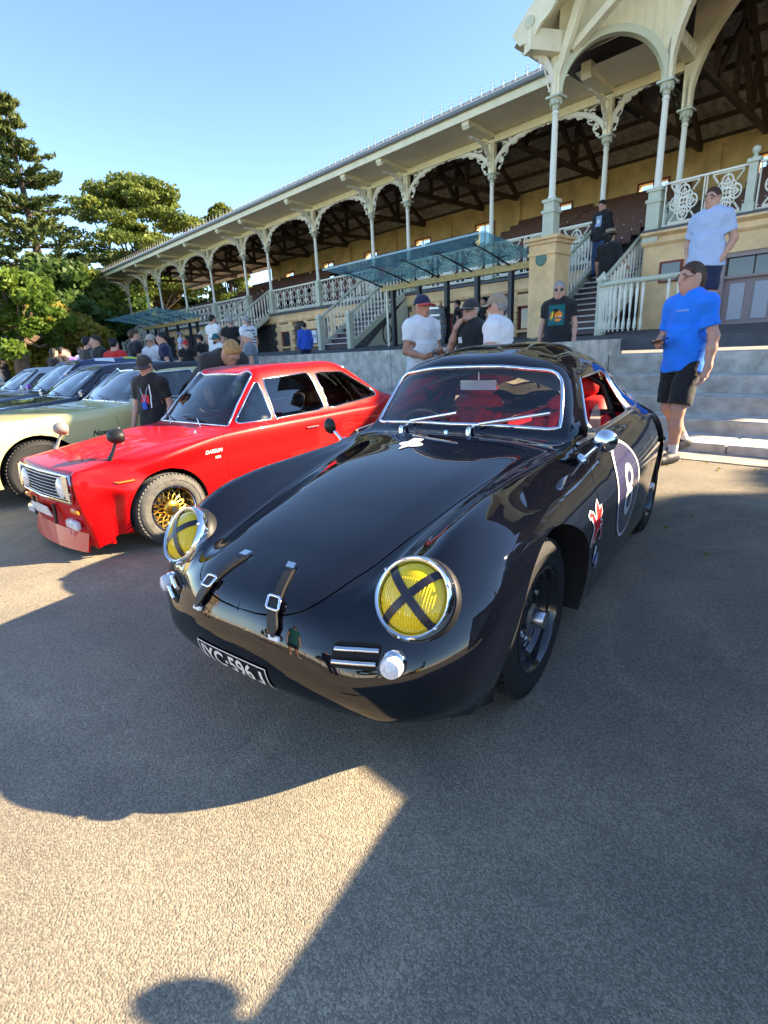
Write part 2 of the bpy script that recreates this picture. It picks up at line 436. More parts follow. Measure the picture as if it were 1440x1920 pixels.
def wheel(car, x, y, z, side, R=0.31, W=0.15, rr=0.2, tyre='tyre_rubber', style='steel', steer=0.0, rimmat='wheel_black', dish=0.03):
    """road wheel: the axle is local z, pointing outwards"""
    w = empty('wheel', (x, y, z)); w.parent = car
    w.rotation_euler = (PI/2*(-1 if side > 0 else 1), 0, 0); 
    if steer: w.rotation_mode = 'QUATERNION'; w.rotation_quaternion = (Matrix.Rotation(steer, 3, 'Z') @ Matrix.Rotation(-PI/2 if side > 0 else PI/2, 3, 'X')).to_quaternion()
    h = W/2; mb = MB()
    pr = [(rr, -h*.9), (rr+.02, -h), (R-.035, -h*1.02), (R-.008, -h*.82), (R, -h*.55), (R, -h*.5), (R-.006, -h*.49), (R-.006, -h*.44), (R, -h*.43), (R, -h*.05), (R-.006, -h*.04), (R-.006, h*.04), (R, h*.05), (R, h*.43), (R-.006, h*.44), (R-.006, h*.49),
          (R, h*.5), (R, h*.55), (R-.008, h*.82), (R-.035, h*1.02), (R-.05, h*1.06), (R-.055, h*1.02), (rr+.03, h*1.03), (rr+.012, h), (rr, h*.9)]
    mb.lathe(pr, 56, caps=False)
    for k in range(56):                        # tread blocks across the shoulder
        a = 2*PI*k/56
        for s_ in (-1, 1):
            mb.obox((math.cos(a)*(R-.004), math.sin(a)*(R-.004), s_*h*.70), (0.010, 0.022, h*.34), rot('Z', a) @ rot('X', .35*s_))
    mb.build('tyre', tyre, w, 40)
    mb = MB()
    if style == 'steel':
        pr = [(rr+.004, h*.94), (rr+.006, h*1.0), (rr-.004, h*1.02), (rr-.012, h*.9), (rr-.016, h*.6), (rr-.028, h*.55), (rr-.03, h*.5), (rr-.04, h*.3), (rr-.052, h*.28), (rr-.056, h*.2), (rr-.075, h*.12), (rr-.085, h*.2), (rr-.09, h*.32), (rr-.105, h*.36), (0.062, h*.45), (0.05, h*.3), (0.0, h*.3)]
        mb.lathe(pr, 48, caps=False)
        mb.build('rim', rimmat, w, 30)
        hb = MB(); hb.lathe([(0.052, h*.3), (0.052, h*.62), (0.036, h*.72), (0.034, h*1.15), (0.028, h*1.25), (0, h*1.25)], 24, caps=False); hb.build('hub', 'satin_metal', w, 35)
        nb = MB()
        for k in range(5):
            a = 2*PI*k/5+.3; nb.lathe([(0.012, h*.3), (0.012, h*.56), (0.007, h*.62), (0, h*.62)], 6, (math.cos(a)*.095, math.sin(a)*.095, 0), caps=False)
        nb.build('wheel_nut', 'chrome', w, 30)
    elif style == 'mesh':
        mb.lathe([(rr+.004, h*.94), (rr+.008, h*1.02), (rr-.004, h*1.05), (rr-.016, h*.85), (rr-.02, h*.1), (rr-.03, h*-.1)], 48, caps=False); mb.build('rim_lip', 'chrome', w, 30)
        sp = MB(); N = 16; r0, r1 = .055, rr-.018
        for k in range(N):
            a = 2*PI*k/N
            for s_ in (-1, 1):
                a2 = a+s_*2*PI/N*1.5
                sp.tube([(math.cos(a)*r0, math.sin(a)*r0, h*.55), (math.cos((a+a2)/2)*(r0+r1)*.5, math.sin((a+a2)/2)*(r0+r1)*.5, h*.48), (math.cos(a2)*r1, math.sin(a2)*r1, h*.25)], .0058, 5)
        sp.build('spokes', 'wheel_gold', w, 60)
        hb = MB(); hb.lathe([(0.07, h*.25), (0.068, h*.55), (0.05, h*.7), (0.03, h*.72), (0.03, h*.85), (0, h*.87)], 24, caps=False); hb.build('hub', 'wheel_gold', w, 35)
        cb = MB(); cb.lathe([(0.026, h*.86), (0.026, h*.92), (0, h*.93)], 16, caps=False); cb.build('hub_cap', 'black_plastic', w, 35)
        bk = MB(); bk.lathe([(0, h*.05), (rr-.02, h*.05)], 24, caps=False); bk.build('brake_disc', 'dark_inside', w)
    else:
        mb.lathe([(rr+.004, h*.94), (rr+.008, h*1.02), (rr-.004, h*1.05), (rr-.02, h*.8), (rr-.03, h*.2), (rr-.05, h*.1), (.06, h*.1), (.05, h*.6), (0, h*.65)], 40, caps=False); mb.build('rim', 'chrome', w, 30)
        sp = MB()
        for k in range(5):
            a = 2*PI*k/5; sp.obox((math.cos(a)*.10, math.sin(a)*.10, h*.42), (.12, .045, .02), rot('Z', a), ch=.006)
        sp.build('spokes', 'satin_metal', w, 30)
    return w
def seg_tube(car, name, pts, r, matname, n=8, smooth=60, closed=False, flat=None):
    mb = MB(); mb.tube(pts, r, n, closed=closed, flat=flat); return mb.build(name, matname, car, smooth)
class Skin:
    """ray casts onto the finished outer skin of a car, in car space"""
    def __init__(s, regs):
        V = []; F = []
        for vv, nn, ff, _ in regs:
            for sd in (1, -1):
                k = len(V); V += [Vector((x, y*sd, z)) for x, y, z in vv]; F += [tuple(k+i for i in f) for f in ff]
        s.t = BVHTree.FromPolygons(V, F)
    def hit(s, o, d):
        o = Vector(o); p, n, i, dist = s.t.ray_cast(o, Vector(d).normalized())
        if p is None:                            # the ray slipped through a panel gap: try just beside it
            for q in ((.005, 0, 0), (-.005, 0, 0), (0, .005, 0), (0, -.005, 0), (0, 0, .005), (0, 0, -.005)):
                p, n, i, dist = s.t.ray_cast(o+Vector(q), Vector(d).normalized())
                if p is not None: p = p-Vector(q); break
        if p is None: return None, None
        if n.dot(Vector(d)) > 0: n = -n
        return p, n
    def side(s, x, z, sgn=1, off=0.003):
        p, n = s.hit((x, 2*sgn, z), (0, -sgn, 0)); return (p+n*off) if p is not None else Vector((x, .8*sgn, z))
    def top(s, x, y, off=0.003):
        p, n = s.hit((x, y, 3), (0, 0, -1)); return (p+n*off) if p is not None else Vector((x, y, .8))
    def front(s, y, z, off=0.003):
        p, n = s.hit((3, y, z), (-1, 0, 0)); return (p+n*off) if p is not None else Vector((.7, y, z))
def decal(name, polys, matname, parent, fn, cell=0.02):
    """flat shapes [(verts2d, faces)] cut into small cells and laid on a curved skin by fn(x, y)"""
    bm = bmesh.new()
    for vs, fs in polys:
        bv = [bm.verts.new((x, y, 0)) for x, y in vs]
        for f in fs:
            try: bm.faces.new([bv[i] for i in f])
            except ValueError: pass
    xs = [v.co.x for v in bm.verts]; ys = [v.co.y for v in bm.verts]
    for ax, lo, hi in ((0, min(xs), max(xs)), (1, min(ys), max(ys))):
        k = lo+cell
        while k < hi:
            no = (1, 0, 0) if ax == 0 else (0, 1, 0)
            bmesh.ops.bisect_plane(bm, geom=bm.verts[:]+bm.edges[:]+bm.faces[:], plane_co=(k, k, 0), plane_no=no); k += cell
    for v in bm.verts: v.co = fn(v.co.x, v.co.y)
    me = bpy.data.meshes.new(name); bm.to_mesh(me); bm.free(); me.materials.append(M[matname])
    me.polygons.foreach_set('use_smooth', [True]*len(me.polygons))
    return put(me, name, parent)
def disc2(cx, cy, rx, ry, n=48, r0=0.0):
    o = [(cx+rx*math.cos(2*PI*k/n), cy+ry*math.sin(2*PI*k/n)) for k in range(n)]
    if r0 <= 0: return (o, [tuple(range(n))])
    i = [(cx+(rx-r0)*math.cos(2*PI*k/n), cy+(ry-r0)*math.sin(2*PI*k/n)) for k in range(n)]
    return (o+i, [(k, (k+1) % n, n+(k+1) % n, n+k) for k in range(n)])
def seat(car, x, y, z, w=.46, matname='red_leather', trim='black_leather', h=.62, lean=.25, bucket=True, name='seat'):
    s_ = empty(name, (x, y, z)); s_.parent = car
    mb = MB(); mb.obox((.05, 0, .10), (.48, w, .16), rot('Y', -.12), ch=.05); mb.build('cushion', matname, s_, 60)
    mb = MB(); R_ = rot('Y', -lean)
    mb.obox(R_ @ Vector((0, 0, h/2))+Vector((-.22, 0, .12)), (.12, w*.82, h), R_, ch=.05)
    for sd in (-1, 1):
        mb.obox(R_ @ Vector((.05, sd*w*.44, h*.42))+Vector((-.22, 0, .12)), (.16, .08, h*.75), R_, ch=.035)
    mb.build('backrest', matname, s_, 60)
    mb = MB(); mb.obox(R_ @ Vector((0, 0, h+.07))+Vector((-.22, 0, .12)), (.09, w*.5, .17), R_, ch=.04); mb.build('headrest', matname, s_, 60)
    return s_
# ------------------------------------------------------------------ the black rear-engined coupe
def net_from(rows, bs=1.0): return [[(-a, b*bs, z) for (a, b, z) in r] for r in rows]
def coupe():
    car = empty('sports_coupe', (-1.485, 1.36, 0), -1.385, 'black vintage sports coupe with number 8 roundel, yellow headlights and leather bonnet straps', 'car')
    car.scale = (.947,)*3
    S7 = lambda a: (a, .828, .38); S8 = lambda a: (a, .80, .195)
    rows = [
     [(-.775,0,.25),(-.765,.25,.247),(-.73,.42,.235),(-.67,.52,.21),(-.60,.595,.195),(-.53,.65,.185),(-.47,.68,.165),(-.44,.69,.16),(-.42,.685,.155)],
     [(-.815,0,.30),(-.805,.25,.30),(-.772,.43,.295),(-.72,.54,.26),(-.645,.635,.27),(-.55,.71,.28),(-.45,.745,.29),(-.37,.745,.25),(-.35,.73,.16)],
     [(-.83,0,.375),(-.82,.25,.375),(-.785,.43,.365),(-.735,.54,.38),(-.67,.655,.40),(-.56,.75,.42),(-.41,.785,.43),(-.29,.785,.30),(-.27,.765,.165)],
     [(-.812,0,.475),(-.80,.25,.475),(-.75,.41,.478),(-.68,.52,.51),(-.605,.655,.54),(-.485,.765,.55),(-.32,.805,.51),(-.20,.815,.33),(-.18,.80,.165)],
     [(-.745,0,.575),(-.73,.25,.573),(-.67,.40,.57),(-.57,.495,.62),(-.52,.62,.668),(-.40,.75,.645),(-.22,.812,.55),(-.10,.822,.35),(-.09,.80,.165)],
     [(-.54,0,.655),(-.53,.26,.65),(-.48,.405,.634),(-.43,.49,.685),(-.39,.605,.745),(-.29,.74,.70),(-.10,.82,.585),(0,.828,.37),(0,.80,.165)],
     [(-.24,0,.728),(-.235,.27,.72),(-.22,.43,.70),(-.2,.51,.748),(-.18,.60,.788),(-.12,.735,.73),(.02,.825,.595),S7(.1),S8(.1)],
     [(.06,0,.788),(.06,.29,.778),(.07,.46,.754),(.08,.53,.783),(.08,.605,.803),(.1,.735,.742),(.2,.826,.60),S7(.22),S8(.22)],
     [(.38,0,.835),(.38,.32,.823),(.39,.50,.80),(.4,.56,.808),(.4,.625,.812),(.4,.74,.752),(.42,.826,.61),S7(.43),S8(.43)],
     [(0.555,0.000,0.862),(0.555,0.330,0.850),(0.545,0.545,0.823),(0.560,0.595,0.822),(0.540,0.645,0.820),(0.600,0.745,0.765),(0.600,0.826,0.620),S7(.6),S8(.6)],
     [(0.630,0.000,0.880),(0.645,0.330,0.870),(0.685,0.570,0.845),(0.670,0.605,0.838),(0.640,0.655,0.828),(0.700,0.748,0.772),(0.700,0.827,0.630),S7(.7),S8(.7)],
     [(0.745,0.000,1.045),(0.765,0.320,1.032),(0.830,0.545,0.990),(0.830,0.610,0.905),(0.800,0.665,0.838),(0.840,0.752,0.777),(0.840,0.828,0.635),S7(.84),S8(.84)],
     [(0.855,0.000,1.198),(0.875,0.300,1.186),(0.955,0.505,1.130),(0.970,0.600,0.970),(0.960,0.675,0.847),(1.000,0.755,0.785),(1.000,0.830,0.640),S7(1.0),S8(1.0)],
     [(1.005,0.000,1.250),(1.025,0.300,1.233),(1.095,0.500,1.150),(1.120,0.597,0.985),(1.120,0.680,0.855),(1.160,0.757,0.790),(1.160,0.830,0.645),S7(1.16),S8(1.16)],
     [(1.40,0,1.285),(1.40,.30,1.264),(1.45,.495,1.148),(1.46,.595,.99),(1.46,.687,.86),(1.46,.76,.797),(1.46,.832,.65),S7(1.46),S8(1.46)],
     [(1.83,0,1.225),(1.83,.29,1.203),(1.82,.475,1.105),(1.82,.59,.965),(1.82,.692,.855),(1.83,.76,.80),(1.83,.822,.655),(1.83,.815,.38),(1.83,.785,.17)],
     [(2.13,0,1.09),(2.13,.28,1.07),(2.11,.445,.995),(2.11,.575,.91),(2.11,.68,.835),(2.12,.75,.785),(2.12,.805,.655),(2.12,.80,.38),(2.12,.77,.17)],
     [(2.43,0,.93),(2.43,.28,.915),(2.42,.43,.875),(2.42,.565,.835),(2.40,.655,.79),(2.4,.73,.735),(2.4,.785,.62),(2.4,.78,.38),(2.4,.75,.17)],
     [(2.72,0,.765),(2.72,.28,.752),(2.71,.44,.73),(2.70,.555,.71),(2.68,.625,.675),(2.66,.695,.62),(2.64,.745,.53),(2.62,.745,.36),(2.6,.72,.18)],
     [(2.94,0,.58),(2.94,.27,.575),(2.92,.42,.565),(2.90,.52,.555),(2.87,.61,.53),(2.83,.68,.495),(2.8,.73,.44),(2.77,.735,.33),(2.75,.71,.19)],
     [(3.05,0,.40),(3.04,.25,.40),(3.02,.40,.395),(2.99,.48,.39),(2.95,.56,.38),(2.91,.62,.365),(2.88,.67,.34),(2.86,.68,.28),(2.84,.67,.2)],
     [(3.0,0,.24),(2.99,.25,.24),(2.97,.40,.235),(2.94,.47,.23),(2.9,.54,.22),(2.87,.59,.215),(2.84,.63,.21),(2.83,.64,.2),(2.82,.64,.19)]]
    sf = Surf(net_from(rows, .957))
    AX = 0.0; RX = -2.10
    side = lambda P: P[..., 1]
    circ = lambda P, x, z, r: np.hypot(P[..., 0]-x, P[..., 2]-z)-r
    xz = lambda P: np.stack([P[..., 0], P[..., 2]], -1)
    xy = lambda P: np.stack([P[..., 0], P[..., 1]], -1)
    uv = lambda U, V: np.stack([U, V], -1)
    cuts = [
     ('arch', lambda P, U, V: np.maximum(np.minimum(circ(P, .02, .305, .365), circ(P, RX, .30, .335)), .56-side(P))),
     ('windscreen', lambda P, U, V: sd_poly(uv(U*1.0, V), [(10.12,-2),(11.86,-2),(11.80,1.86),(10.30,1.90)], .28)),
     ('side_window', lambda P, U, V: np.maximum(sd_poly(xz(P), [(-.86,.858),(-1.06,1.10),(-1.56,1.11),(-1.60,.875)], .03), np.maximum(2.05-V, V-4.1))),
     ('quarter_window', lambda P, U, V: np.maximum(sd_poly(xz(P), [(-1.665,.878),(-1.625,1.098),(-1.85,1.062),(-2.08,.93),(-2.13,.872)], .03), np.maximum(2.05-V, V-4.1))),
     ('rear_window', lambda P, U, V: sd_poly(uv(U, V), [(15.35,-2),(16.65,-2),(16.55,1.55),(15.4,1.6)], .25)),
     ('bonnet', lambda P, U, V: sd_poly(uv(U, V), [(3.42,-1),(3.42,0),(3.46,.35),(3.58,.72),(3.80,1.08),(4.2,1.38),(5.0,1.68),(6.0,1.84),(7.2,1.92),(8.5,1.90),(8.72,1.6),(8.75,0),(8.75,-1)], 0)),
     ('door', lambda P, U, V: np.maximum(sd_poly(xz(P), [(-.46,.235),(-.44,.45),(-.50,.70),(-.66,.838),(-1.15,.862),(-1.63,.868),(-1.62,.5),(-1.57,.235)], .02), np.maximum(3.98-V, .55-side(P)))),
    ]
    regs, lines = skin_panels(sf, [6]*4+[8]*5+[6]+[8,8,6]+[7]*8, [9,8,7,6,7,7,8,6], cuts, .003)
    ski = Skin([regs[k] for k in regs if k != 'arch'])
    body = panel_object('body', regs['body'], 'black_paint', car, flip=True)
    panel_object('bonnet', regs['bonnet'], 'black_paint', car, flip=True)
    for sd in (0, 1): panel_object('door', regs['door'], 'black_paint', car, flip=True, both=False, mirror_only=bool(sd))
    panel_object('windscreen', regs['windscreen'], 'car_glass', car, flip=True, flange=0, offset=-.004)
    panel_object('rear_window', regs['rear_window'], 'car_glass', car, flip=True, flange=0, offset=-.004)
    for sd in (0, 1):
        if sd: panel_object('side_window', regs['side_window'], 'side_glass', car, flip=True, flange=0, offset=-.004, both=False, mirror_only=True)
        panel_object('quarter_window', regs['quarter_window'], 'side_glass', car, flip=True, flange=0, offset=-.004, both=False, mirror_only=bool(sd))
    def trim(region, r, matname, nm='window_trim', out=.002, both=True):
        for ln in lines.get(region, []):
            for sd in ((1, -1) if both else (1,)):
                mb = MB(); mb.tube([(p[0], p[1]*sd, p[2]) for p in ln], r, 6); mb.build(nm, matname, car, 80)
    trim('windscreen', .0105, 'chrome', 'windscreen_trim'); trim('side_window', .007, 'chrome'); trim('quarter_window', .007, 'chrome'); trim('rear_window', .008, 'chrome')
    # wheel arch lips and inner wells
    for x0 in (0.0, RX):
        for sd in (1, -1):
            mb = MB(); r0 = .365 if x0 == 0 else .335; zc = .305 if x0 == 0 else .30; xo = .02 if x0 == 0 else 0; ly = .72*sd
            x0_ = x0; x0 = x0+xo; ring = [(x0+r0*math.cos(a), zc+r0*math.sin(a)) for a in np.linspace(-.30, PI+.30, 40)]
            o1 = [ski.side(x, z, sd, 0) for x, z in ring]
            vs = []; fs = []
            for k, (x, z) in enumerate(ring):
                p, n = ski.hit((x+(x-x0)*.03, 2*sd, z+(z-zc)*.03), (0, -sd, 0)); yy = p.y if p is not None and abs(p.y) > .5 else ly; ly = yy
                vs += [(x, yy, z), (x, yy-.035*sd, z), (x+(x-x0)*.08, .40*sd, z+(z-zc)*.08)]
            for k in range(len(ring)-1):
                for q in range(2): fs.append((3*k+q, 3*k+3+q, 3*k+4+q, 3*k+1+q))
            mb.add(vs, fs); k0 = len(mb.v); mb.add([(x+(x-x0)*.08, .40*sd, z+(z-zc)*.08) for x, z in ring], [tuple(range(len(ring)))])
            mb.build('wheel_well', 'dark_inside', car, 60); x0 = x0_
    for (x0, st) in ((0, -.02), (RX, 0)):
        for sd in (1, -1): wheel(car, x0, (.635 if x0 == 0 else .66)*sd, .30, sd, R=.303, W=.165, rr=.197, style='steel', steer=st)
    # underbody
    mb = MB(); mb.box(-2.75, .5, -.62, .62, .16, .2); mb.build('underbody', 'dark_inside', car)
    # headlights -------------------------------------------------
    for sd in (1, -1):
        c, n = ski.hit((3, .548*sd, .604), (-1, 0, 0)); c = Vector((c.x, .548*sd, .604))
        nn_ = [ski.hit((3, .548*sd+.1*math.cos(t), .604+.1*math.sin(t)), (-1, 0, 0)) for t in np.linspace(0, 2*PI, 12, False)]
        pp_ = [q[0] for q in nn_ if q[0] is not None]; vn = Vector()
        for k in range(len(pp_)): vn += (pp_[k]-c).cross(pp_[(k+1) % len(pp_)]-c)
        if vn.x < 0: vn = -vn
        vn = vn.normalized().lerp(Vector((1, 0, .12)).normalized(), .35)
        ax = axis_mtx(vn, (0, 1, 0)); o = c-ax.col[2]*.022
        h = empty('headlight', o); h.parent = car
        mb = MB(); mb.lathe([(.120, -.05), (.123, .0), (.124, .03), (.121, .046), (.113, .055), (.106, .053), (.102, .045), (.104, .03)], 56, ax=ax, caps=False); mb.build('chrome_ring', 'chrome', h, 60)
        mb = MB(); mb.lathe([(.118, -.05), (.128, -.01), (.126, .012), (.12, .02)], 48, ax=ax, caps=False); mb.build('ring_gasket', 'black_plastic', h, 60)
        mb = MB(); mb.lathe([(.0, -.075), (.03, -.072), (.06, -.055), (.085, -.025), (.102, .03)], 40, ax=ax, caps=False); mb.build('reflector', 'reflector', h, 80)
        mb = MB(); mb.ball(ax.col[2]*-.02, .018, 12, 8); mb.build('bulb', 'white_lens', h, 80)
        mb = MB(); mb.lathe([(.104, .036), (.095, .048), (.075, .062), (.05, .071), (.025, .0755), (0, .077)], 48, ax=ax, caps=False); mb.build('lens', 'yellow_lens', h, 80)
        fl = MB()                               # fluting of the lens
        for q in range(-11, 12):
            x = q*.0082; L = math.sqrt(max(0, .096**2-x*x))
            if L < .02: continue
            pts = []
            for t in np.linspace(-L, L*.55, 9):
                r = math.hypot(x, t); hz = float(np.interp(r, [0,.025,.05,.075,.095,.104], [.077,.0755,.071,.062,.048,.036])); pts.append(ax @ Vector((x, t, hz-.0005)))
            fl.tube(pts, .0022, 4)
        fl.build('lens_fluting', 'yellow_lens', h, 80)
        for q, ang in enumerate((.80, -.80) if sd > 0 else (.80, -.80)):
            tp = MB(); vs = []; fs = []; d1 = Vector((math.cos(ang+.12*sd), math.sin(ang+.12*sd))); d2 = Vector((-d1.y, d1.x))
            ts = np.linspace(-.101, .101, 17)
            for t in ts:
                for w_ in (-.0125, .0125):
                    x, y = d1*t+d2*w_; r = math.hypot(x, y); hz = float(np.interp(r, [0,.025,.05,.075,.095,.104], [.077,.0755,.071,.062,.048,.036]))+.0038+.0008*q; vs.append(ax @ Vector((x, y, hz)))
            for k in range(16): fs.append((2*k, 2*k+1, 2*k+3, 2*k+2))
            tp.add(vs, fs); tp.build('tape_strip', 'black_vinyl', h, 80)
        sc = MB()
        for ang in (.5, 2.6, 4.7, 5.7):
            sc.lathe([(.005, 0), (.005, .004), (0, .005)], 8, ax @ Vector((math.cos(ang)*.114, math.sin(ang)*.114, .054)), ax, caps=False)
        sc.build('screw', 'satin_metal', h)
        # indicator and horn grille
        p, n = ski.hit((3, .53*sd, .445), (-1, 0, 0)); p = Vector((p.x-.045, .53*sd, .445)); ax2 = axis_mtx((.96, .26*sd, .05), (0, 1, 0))
        g = empty('indicator', p); g.parent = car
        mb = MB(); mb.lathe([(.032, -.05), (.039, .01), (.041, .03), (.038, .043), (.034, .047)], 28, ax=ax2, caps=False); mb.build('chrome_base', 'chrome', g, 50)
        mb = MB(); mb.lathe([(.034, .043), (.033, .062), (.028, .072), (.016, .076), (.014, .073), (.006, .078), (0, .078)], 28, ax=ax2, caps=False); mb.build('lens', 'white_lens', g, 40)
        gr = empty('horn_grille', (0, 0, 0)); gr.parent = car
        mb = MB(); pl = []
        for k in range(25):
            a = 2*PI*k/25; yy = .437+.065*max(-1, min(1, math.cos(a)*1.25)); zz = .462+.034*max(-1, min(1, 1.3*math.sin(a))); q_ = ski.front(yy*sd, zz, .002); pl.append(q_)
        mb.add(pl, [tuple(range(25))] if sd > 0 else [tuple(reversed(range(25)))]); mb.build('recess', 'dark_inside', gr)
        for zz in (.478, .446):
            pts = [ski.front(sd*yy, zz, .012) for yy in np.linspace(.38, .498, 9)]
            mb = MB(); mb.tube(pts, .0095, 8, flat=.7); mb.build('bar', 'chrome', gr, 80)
    # bonnet straps ------------------------------------------------
    for ysg in (1, -1):
        ycf = lambda t: (.105+.085*max(0, min(1, (.80-t)/.55)))*ysg-.005
        s_ = empty('bonnet_strap'); s_.parent = car
        def ribbon(x0, x1, w, off, nm, matname, n=14, taper=0, mode='arc'):
            vs = []; fs = []
            # walk down the nose: angle about a point inside the nose
            cx, cz = .36, .36
            for t in np.linspace(x0, x1, n):
                d = Vector((math.cos(t), 0, math.sin(t)))
                for q in (-1, 1):
                    ww = w*(1-taper*max(0, (t-x0)/(x1-x0)-.75)*4)
                    p, nn = ski.hit(Vector((cx, ycf(t)+q*ww, cz))+d*1.2, -d)
                    if p is None: p = Vector((cx, ycf(t)+q*ww, cz))+d*.4; nn = d
                    vs += [p+nn*(off+.006), p+nn*(off-.004)]
            for k in range(n-1):
                a = 4*k; fs += [(a, a+2, a+6, a+4), (a, a+4, a+5, a+1), (a+2, a+3, a+7, a+6)]
            fs += [(0, 1, 3, 2), (4*n-4, 4*n-2, 4*n-1, 4*n-3)]
            mb = MB(); mb.add(vs, fs); return mb.build(nm, matname, s_, 40)
        A0, A1, A2 = .75, .44, .26
        ribbon(A0, A1+.03, .0155, .004, 'strap', 'black_leather')
        ribbon(A1+.05, A2, .0185, .012, 'strap_tongue', 'black_leather', 9, .8)
        ribbon(A0+.035, A0-.02, .0175, .009, 'strap_end', 'chrome', 4)
        ribbon(A2+.01, A2-.02, .0195, .006, 'strap_keeper', 'white_vinyl', 4)
        mb = MB(); pts = []
        for (t, q) in ((A1+.06, -.024), (A1+.06, .024), (A1-.02, .024), (A1-.02, -.024)):
            d = Vector((math.cos(t), 0, math.sin(t))); p, nn = ski.hit(Vector((.36, ycf(t)+q, .36))+d*1.2, -d); pts.append(p+nn*.019)
        pp = []
        for k in range(4):
            for f in (.12, .5, .88): pp.append(pts[k].lerp(pts[(k+1) % 4], f))
        mb.tube(pp, .0048, 6, closed=True); mb.build('buckle', 'chrome', s_, 80)
    # number plate painted on the nose ------------------------------
        pl = empty('number_plate'); pl.parent = car
    decal('plate', [([(-.175,-.048),(.175,-.048),(.175,.048),(-.175,.048)], [(0,1,2,3)])], 'plate_black', pl, lambda x, y: ski.front(-.03+x, .318+y, .003))
    bd = ([(-.175,-.048),(.175,-.048),(.175,.048),(-.175,.048),(-.171,-.044),(.171,-.044),(.171,.044),(-.171,.044)], [(0,1,5,4),(1,2,6,5),(2,3,7,6),(3,0,4,7)])
    decal('plate_border', [bd], 'white_vinyl', pl, lambda x, y: ski.front(-.03+x, .318+y, .005))
    tv, tf = text_polys('IYC\u00b7596', True); hh = .064; x0_ = min(x for x, y in tv); x1_ = max(x for x, y in tv)
    jp = ([(.140,.030),(.152,.030),(.152,-.016),(.146,-.028),(.134,-.031),(.122,-.027),(.119,-.016),(.131,-.016),(.135,-.020),(.140,-.016)], [(0,1,2,9),(2,3,4,8),(2,8,9),(4,5,7,8),(5,6,7)])
    decal('lettering', [([(-.155+(x-x0_)/(x1_-x0_)*.262, y*hh) for x, y in tv], tf), jp], 'white_vinyl', pl, lambda x, y: ski.front(-.03+x, .318+y, .0055), .015)
    # bonnet emblem: a white oval with an upright block and a point ----
    em = empty('bonnet_emblem'); em.parent = car
    ef = lambda o_: (lambda x, y: ski.top(-.40-1.35*y+.12*x, -.09+1.2*x, o_))
    decal('oval', [disc2(0, 0, .058, .026)], 'white_vinyl', em, ef(.003))
    decal('block', [([(-.030,-.004),(.024,-.004),(.026,.052),(.02,.06),(-.028,.06),(-.03,.054)], [(0,1,2,3,4,5)])], 'white_vinyl', em, ef(.0045))
    decal('point', [([(-.026,-.018),(.012,-.018),(-.012,-.058),(-.018,-.06)], [(0,1,2,3)])], 'white_vinyl', em, ef(.004))
    decal('dots', [disc2(q, .038, .0036, .005, 10) for q in (-.019,-.007,.005,.017)]+[disc2(-.013, -.036, .003, .004, 10)], 'black_vinyl', em, ef(.006))
    # roundel, decals on both doors and wings -------------------------
    for sd in (1, -1):
        rd = empty('number_roundel'); rd.parent = car
        fx = lambda o_: (lambda x, y: ski.side(-1.00-x*sd, .565+y, sd, o_))
        decal('white_rim', [disc2(0, 0, .235, .24, 64, .016)], 'white_vinyl', rd, fx(.003))
        decal('field', [disc2(0, 0, .22, .225, 64)], 'black_vinyl' if False else 'roundel_blue', rd, fx(.002))
        decal('number', [disc2(0, .062, .075, .066, 40, .034), disc2(0, -.058, .086, .074, 40, .036)], 'white_vinyl', rd, fx(.0035))
    # winged red figure with a white edge on the left wing
    wf = empty('winged_decal'); wf.parent = car
    W0 = lambda o_: (lambda x, y: ski.side(-.40-x*1.5, .565+y, 1, o_))
    horse = [[(-.018,.012),(.02,.02),(.03,.0),(.024,-.022),(-.012,-.026),(-.026,-.006)],            # trunk
             [(-.024,.0),(-.010,.018),(-.022,.052),(-.038,.062),(-.052,.052),(-.05,.044),(-.034,.046),(-.032,.03)],   # neck and head
             [(.004,.014),(.022,.016),(.036,.05),(.034,.082),(.02,.064),(.010,.04)], [(.016,.012),(.03,.004),(.056,.03),(.06,.052),(.042,.046),(.026,.03)],  # wings
             [(-.024,-.01),(-.012,-.022),(-.040,-.046),(-.052,-.074),(-.058,-.07),(-.046,-.04)], [(-.014,-.02),(-.004,-.026),(-.02,-.05),(-.022,-.066),(-.03,-.064),(-.028,-.048)],
             [(.014,-.022),(.026,-.016),(.04,-.04),(.044,-.078),(.036,-.08),(.032,-.046)], [(.022,-.004),(.03,.002),(.052,-.008),(.056,-.022),(.046,-.018)]]
    def grow(pg, d):
        cx = sum(p[0] for p in pg)/len(pg); cy = sum(p[1] for p in pg)/len(pg); out = []
        for k in range(len(pg)):
            e = Vector(pg[(k+1) % len(pg)])-Vector(pg[k-1]); n = Vector((e.y, -e.x)).normalized()
            if n.dot(Vector(pg[k])-Vector((cx, cy))) < 0 and len(pg) < 7: n = -n
            out.append((pg[k][0]+n.x*d, pg[k][1]+n.y*d))
        return out
    decal('white_edge', [(grow(g, .009), [tuple(range(len(g)))]) for g in horse], 'white_vinyl', wf, W0(.0025), .03)
    decal('red_figure', [(g, [tuple(range(len(g)))]) for g in horse], 'red_vinyl', wf, W0(.0045), .03)
    sh = empty('badge_decals'); sh.parent = car
    B0 = lambda cx, cz, o_: (lambda x, y: ski.side(cx-x, cz+y, 1, o_))
    decal('shield', [([(-.018,.034),(0,.04),(.018,.034),(.019,-.01),(.01,-.034),(0,-.04),(-.01,-.034),(-.019,-.01)], [tuple(range(8))])], 'white_vinyl', sh, B0(-.405, .43, .003))
